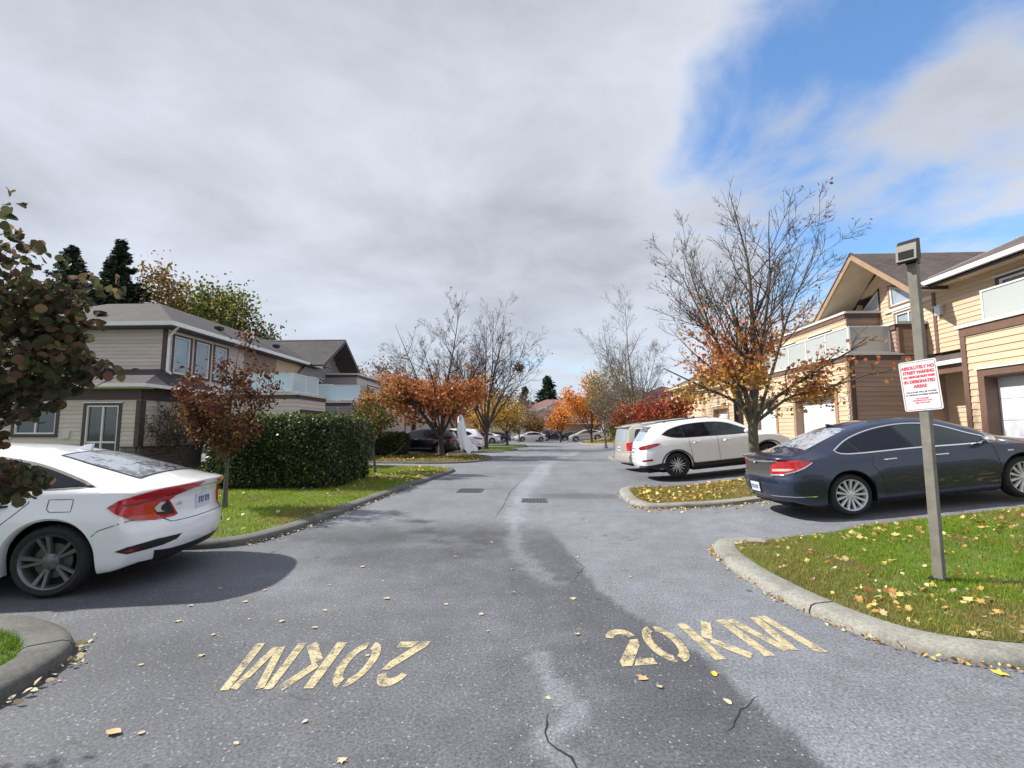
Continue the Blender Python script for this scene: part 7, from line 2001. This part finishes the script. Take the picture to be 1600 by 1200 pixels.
# single leaves lying on the road (ground positions read off the photograph)
leafm = {}
def leaf_mesh(k, mat):
    if (k, mat) in leafm: return leafm[(k, mat)]
    sh = leaf_shape(k); c = (0, .5); V = [(0, 0, .006)]; n = len(sh)
    g = random.Random(len(leafm)); V = [(x, y - .5, g.uniform(0, .16)) for x, y in sh] + [(0, 0, .02)]
    me = bpy.data.meshes.new('fallen_leaf'); me.from_pydata(V, [], [(i, (i + 1) % n, n) for i in range(n)]); me.materials.append(M[mat]); me.shade_smooth(); leafm[(k, mat)] = me; return me
def one_leaf(x, y, s, label=None, mat='litter_pale', k='maple', rz=None):
    o = bpy.data.objects.new('fallen_leaf', leaf_mesh(k, mat)); C.objects.link(o); o.location = (x, y, gzf(x) + .004); o.scale = (s, s, s); o.rotation_euler = (0, 0, random.uniform(0, 6.28) if rz is None else rz)
    tag(o, label or 'small pale fallen leaf lying flat on the grey asphalt', 'leaf', 'fallen leaves on the asphalt'); return o
LP = [(-1.98,2.47),(-2.56,3.10),(-2.41,3.58),(-2.30,3.92),(-2.87,3.82),(-1.48,2.37),(-1.2,2.62),(-.66,2.26),(.57,2.24),(.30,3.70),(-.36,3.72),(-.42,4.05),(-.80,4.30),(-1.35,4.44),(-1.75,4.10),(-1.55,4.9),(-2.6,4.3),(-3.0,4.15),(-2.55,4.55),(-2.05,4.75),
  (-.95,5.9),(-1.3,6.7),(-.6,6.6),(-.25,5.4),(.35,4.5),(.75,3.0),(1.05,2.9),(.1,2.9),(-1.1,3.3),(-2.0,3.9),(-2.25,3.3),(-3.05,4.6),(1.0,5.2),(1.7,7.4),(.9,8.2),(-1.9,5.4),(-.9,2.3),(-1.7,3.75),(-.2,4.6),(.55,5.9)]
random.seed(9)
for (x, y) in LP: one_leaf(x + random.uniform(-.03, .03), y + random.uniform(-.04, .04), random.uniform(.028, .058), k=random.choice(['oval', 'maple', 'round']))
one_leaf(2.92, 3.27, .085, 'large golden leaf against the kerb at the right picture edge', 'leaf_gold', 'maple')
one_leaf(-.48, 2.22, .095, 'wide tan leaf on the asphalt below the upside-down lettering', 'leaf_tan', 'maple')
one_leaf(.66, 3.12, .07, 'tan leaf on the asphalt under the first zero of the upright lettering', 'leaf_tan', 'maple')
one_leaf(-2.12, 2.45, .085, 'brown leaf on the asphalt left of the upside-down lettering', 'leaf_tan', 'oval')
one_leaf(1.12, 3.18, .06, 'yellow leaf on the asphalt under the letter K', 'leaf_gold', 'oval')

# ------------------------------------------------------------------ lamp post with parking sign, ghost, small things
px_, py_ = 3.87, 4.87
z0 = gzf(px_) + .10
lp = empty('lamp_post', (px_, py_, z0), R(32), 'weathered square lamp post on the lawn carrying a white parking sign', 'lamp post')
mb = MB(); w = .039; mb.box(-w, w, -w, w, -.1, 3.16)
o = mb.build('post', M['post_wood'], lp)
bv = o.modifiers.new('edge', 'BEVEL'); bv.width = .005; bv.segments = 2
MB().box(-.068, .068, -.068, .068, -.02, .012).build('post_base', M['lamp_metal'], lp)
MB().box(-.046, .046, -.046, .046, 3.10, 3.30).build('post_collar', M['lamp_metal'], lp)
hd = MB(); hd.prism([(-.04, 3.31), (-.04, 3.13), (-.10, 3.10), (-.145, 3.13), (-.125, 3.28), (-.07, 3.34), (-.04, 3.34)], -.085, .085)
hd = hd.build('lamp_head', M['lamp_metal'], lp)
fc = MB().prism([(-.135, 3.11), (-.152, 3.115), (-.130, 3.285), (-.116, 3.28)], -.085, .085).build('face_plate', M['lamp_face'], hd)
MB().prism([(-.148, 3.135), (-.156, 3.135), (-.146, 3.215), (-.138, 3.215)], -.062, .062).build('lens', M['gap'], hd)
MB().box(.052, .11, -.01, .01, 3.12, 3.14).build('side_bolt', M['lamp_metal'], lp)
sg = empty('parking_sign', (px_ - .043, py_ - .017, z0 + 1.86), R(-62), 'white sign with red lettering reading absolutely no street parking, screwed to the lamp post', 'sign')
sg.rotation_euler.y = R(-3.5)
SW, SH = .315, .50
def rrect(w, h, r, n=5):
    out = []
    for cx, cz, a0 in ((w / 2 - r, h / 2 - r, 0), (-w / 2 + r, h / 2 - r, 90), (-w / 2 + r, -h / 2 + r, 180), (w / 2 - r, -h / 2 + r, 270)):
        for i in range(n + 1): a = R(a0 + 90 * i / n); out.append((cx + r * math.cos(a), cz + r * math.sin(a)))
    return out
MB().prism(rrect(SW, SH, .022), -.002, .002).build('sign_plate', M['sign_white'], sg)
a, b_ = rrect(SW - .022, SH - .022, .016), rrect(SW - .028, SH - .028, .014); mb = MB(); n = len(a)
for i in range(n): mb.prism([a[i], a[(i + 1) % n], b_[(i + 1) % n], b_[i]], -.0035, -.0015)
mb.build('sign_border', M['sign_ink'], sg)
for (s_, z_, sz, mt, sx) in (('ABSOLUTELY NO', .180, .044, 'sign_red', .80), ('STREET PARKING', .132, .042, 'sign_red', .80), ('ALL VEHICLES MUST PARK', .088, .028, 'sign_red', .80), ('IN DESIGNATED', .040, .042, 'sign_red', .84), ('AREAS', -.008, .044, 'sign_red', .84),
     ('VIOLATORS WILL BE TOWED', -.065, .020, 'sign_ink', .95), ('AT VEHICLE OWNERS EXPENSE', -.092, .020, 'sign_ink', .95), ('FOR FURTHER', -.130, .017, 'sign_red', 1.0), ('INFORMATION CALL', -.150, .017, 'sign_red', 1.0), ('250 754 6442', -.172, .018, 'sign_red', 1.2)):
    t = text_obj(sg, 'lettering', s_, M[mt], Matrix.Translation((0, -.0025, z_)) @ Matrix.Rotation(R(90), 4, 'X'), sz, .0006, 'CENTER', sx, .0024 if sz > .025 else .0007)
for zz in (.235, -.235): MB().lathe([(-.006, 0), (-.006, .007), (0, .008)], n=10, centre=(0, 0, zz)).build('screw', M['alloy'], sg)

# hanging ghost: draped cloth, hood with dark eyes and mouth
gh = empty('ghost_decoration', (-3.98, 25.6, 1.78), R(0), 'white cloth ghost with a small dark face hanging from the orange maple', 'halloween decoration')
V = []; F = []; rows = 22; cols = 40
for i in range(rows + 1):
    t = i / rows; zc = .62 - t * 1.95
    for j in range(cols):
        a = 2 * PI * j / cols
        if t < .16: rr = .17 * math.sin(PI / 2 * min(1, (t / .16)) ** .6) + .004
        else: rr = .17 + .10 * min(1, (t - .16) / .25) + .16 * max(0, t - .5) ** 1.2
        fold = 1 + (.22 * t * math.sin(a * 5 + 1.5 * t) + .10 * t * math.sin(a * 11 + 4 * t))
        tail = max(0, t - .55); taper_ = 1 - 1.1 * tail if math.cos(a) < .3 else 1
        x = rr * fold * math.cos(a) * (1 + .5 * tail * (math.cos(a) > 0)) * taper_ * (1 - .25 * t) + .12 * t + .35 * max(0, t - .45) ** 1.6 + (1.0 * tail ** 1.3 * max(0, math.cos(a)) ** 3)
        y = rr * fold * math.sin(a) * .8
        z = zc + (.14 * math.sin(a * 3 + 1) + .09 * math.sin(a * 8)) * max(0, t - .75) * 3
        V.append((x, y, z))
for i in range(rows):
    for j in range(cols): j2 = (j + 1) % cols; F.append((i * cols + j, i * cols + j2, (i + 1) * cols + j2, (i + 1) * cols + j))
mesh_obj('cloth', V, F, M['ghost'], gh, True)
def blob(name, x, z, rx, rz_, y=-.152):
    V = [(x + rx * math.cos(2 * PI * k / 14), y, z + rz_ * math.sin(2 * PI * k / 14)) for k in range(14)] + [(x, y - .012, z)]
    mesh_obj(name, V, [(k, (k + 1) % 14, 14) for k in range(14)], M['gap'], gh)
blob('eye', -.05, .45, .026, .036, -.150); blob('eye', .06, .45, .026, .036, -.150); blob('mouth', .005, .34, .032, .06, -.165)
mb = MB(); mb.tube([(0, 0, .60), (.02, .1, 1.15)], [.006, .006], 5); mb.build('hanging_cord', M['bark_dark'], gh)
# clump in the bare tree and a fallen branch
ns = rng.normal(0, .16, (260, 3)); o = leaf_cloud('nest', ns, .16, M['leaf_brown'], None, 'oval'); o.location = (-1.15, 37.2, 6.5); tag(o, 'dark round nest in the bare tree crown', 'nest')
mb = MB(); mb.tube([(0, 0, .03), (.5, .2, .25), (.95, .3, .75)], [.03, .022, .01], 6); o = mb.build('fallen_branch', M['bark_pale'], None, True); o.location = (-8.1, 26.0, .1); tag(o, 'pale broken branch lying by the low dark hedge', 'branch')
mb = MB(); mb.tube([(0, 0, .03), (.08, .02, .035), (.17, .01, .03)], [.008, .01, .006], 6); o = mb.build('fallen_stick', M['bark_pale'], None, True); o.location = (4.35, 4.55, z0 + .01); tag(o, 'short pale stick on the lawn beside the lamp post', 'stick')
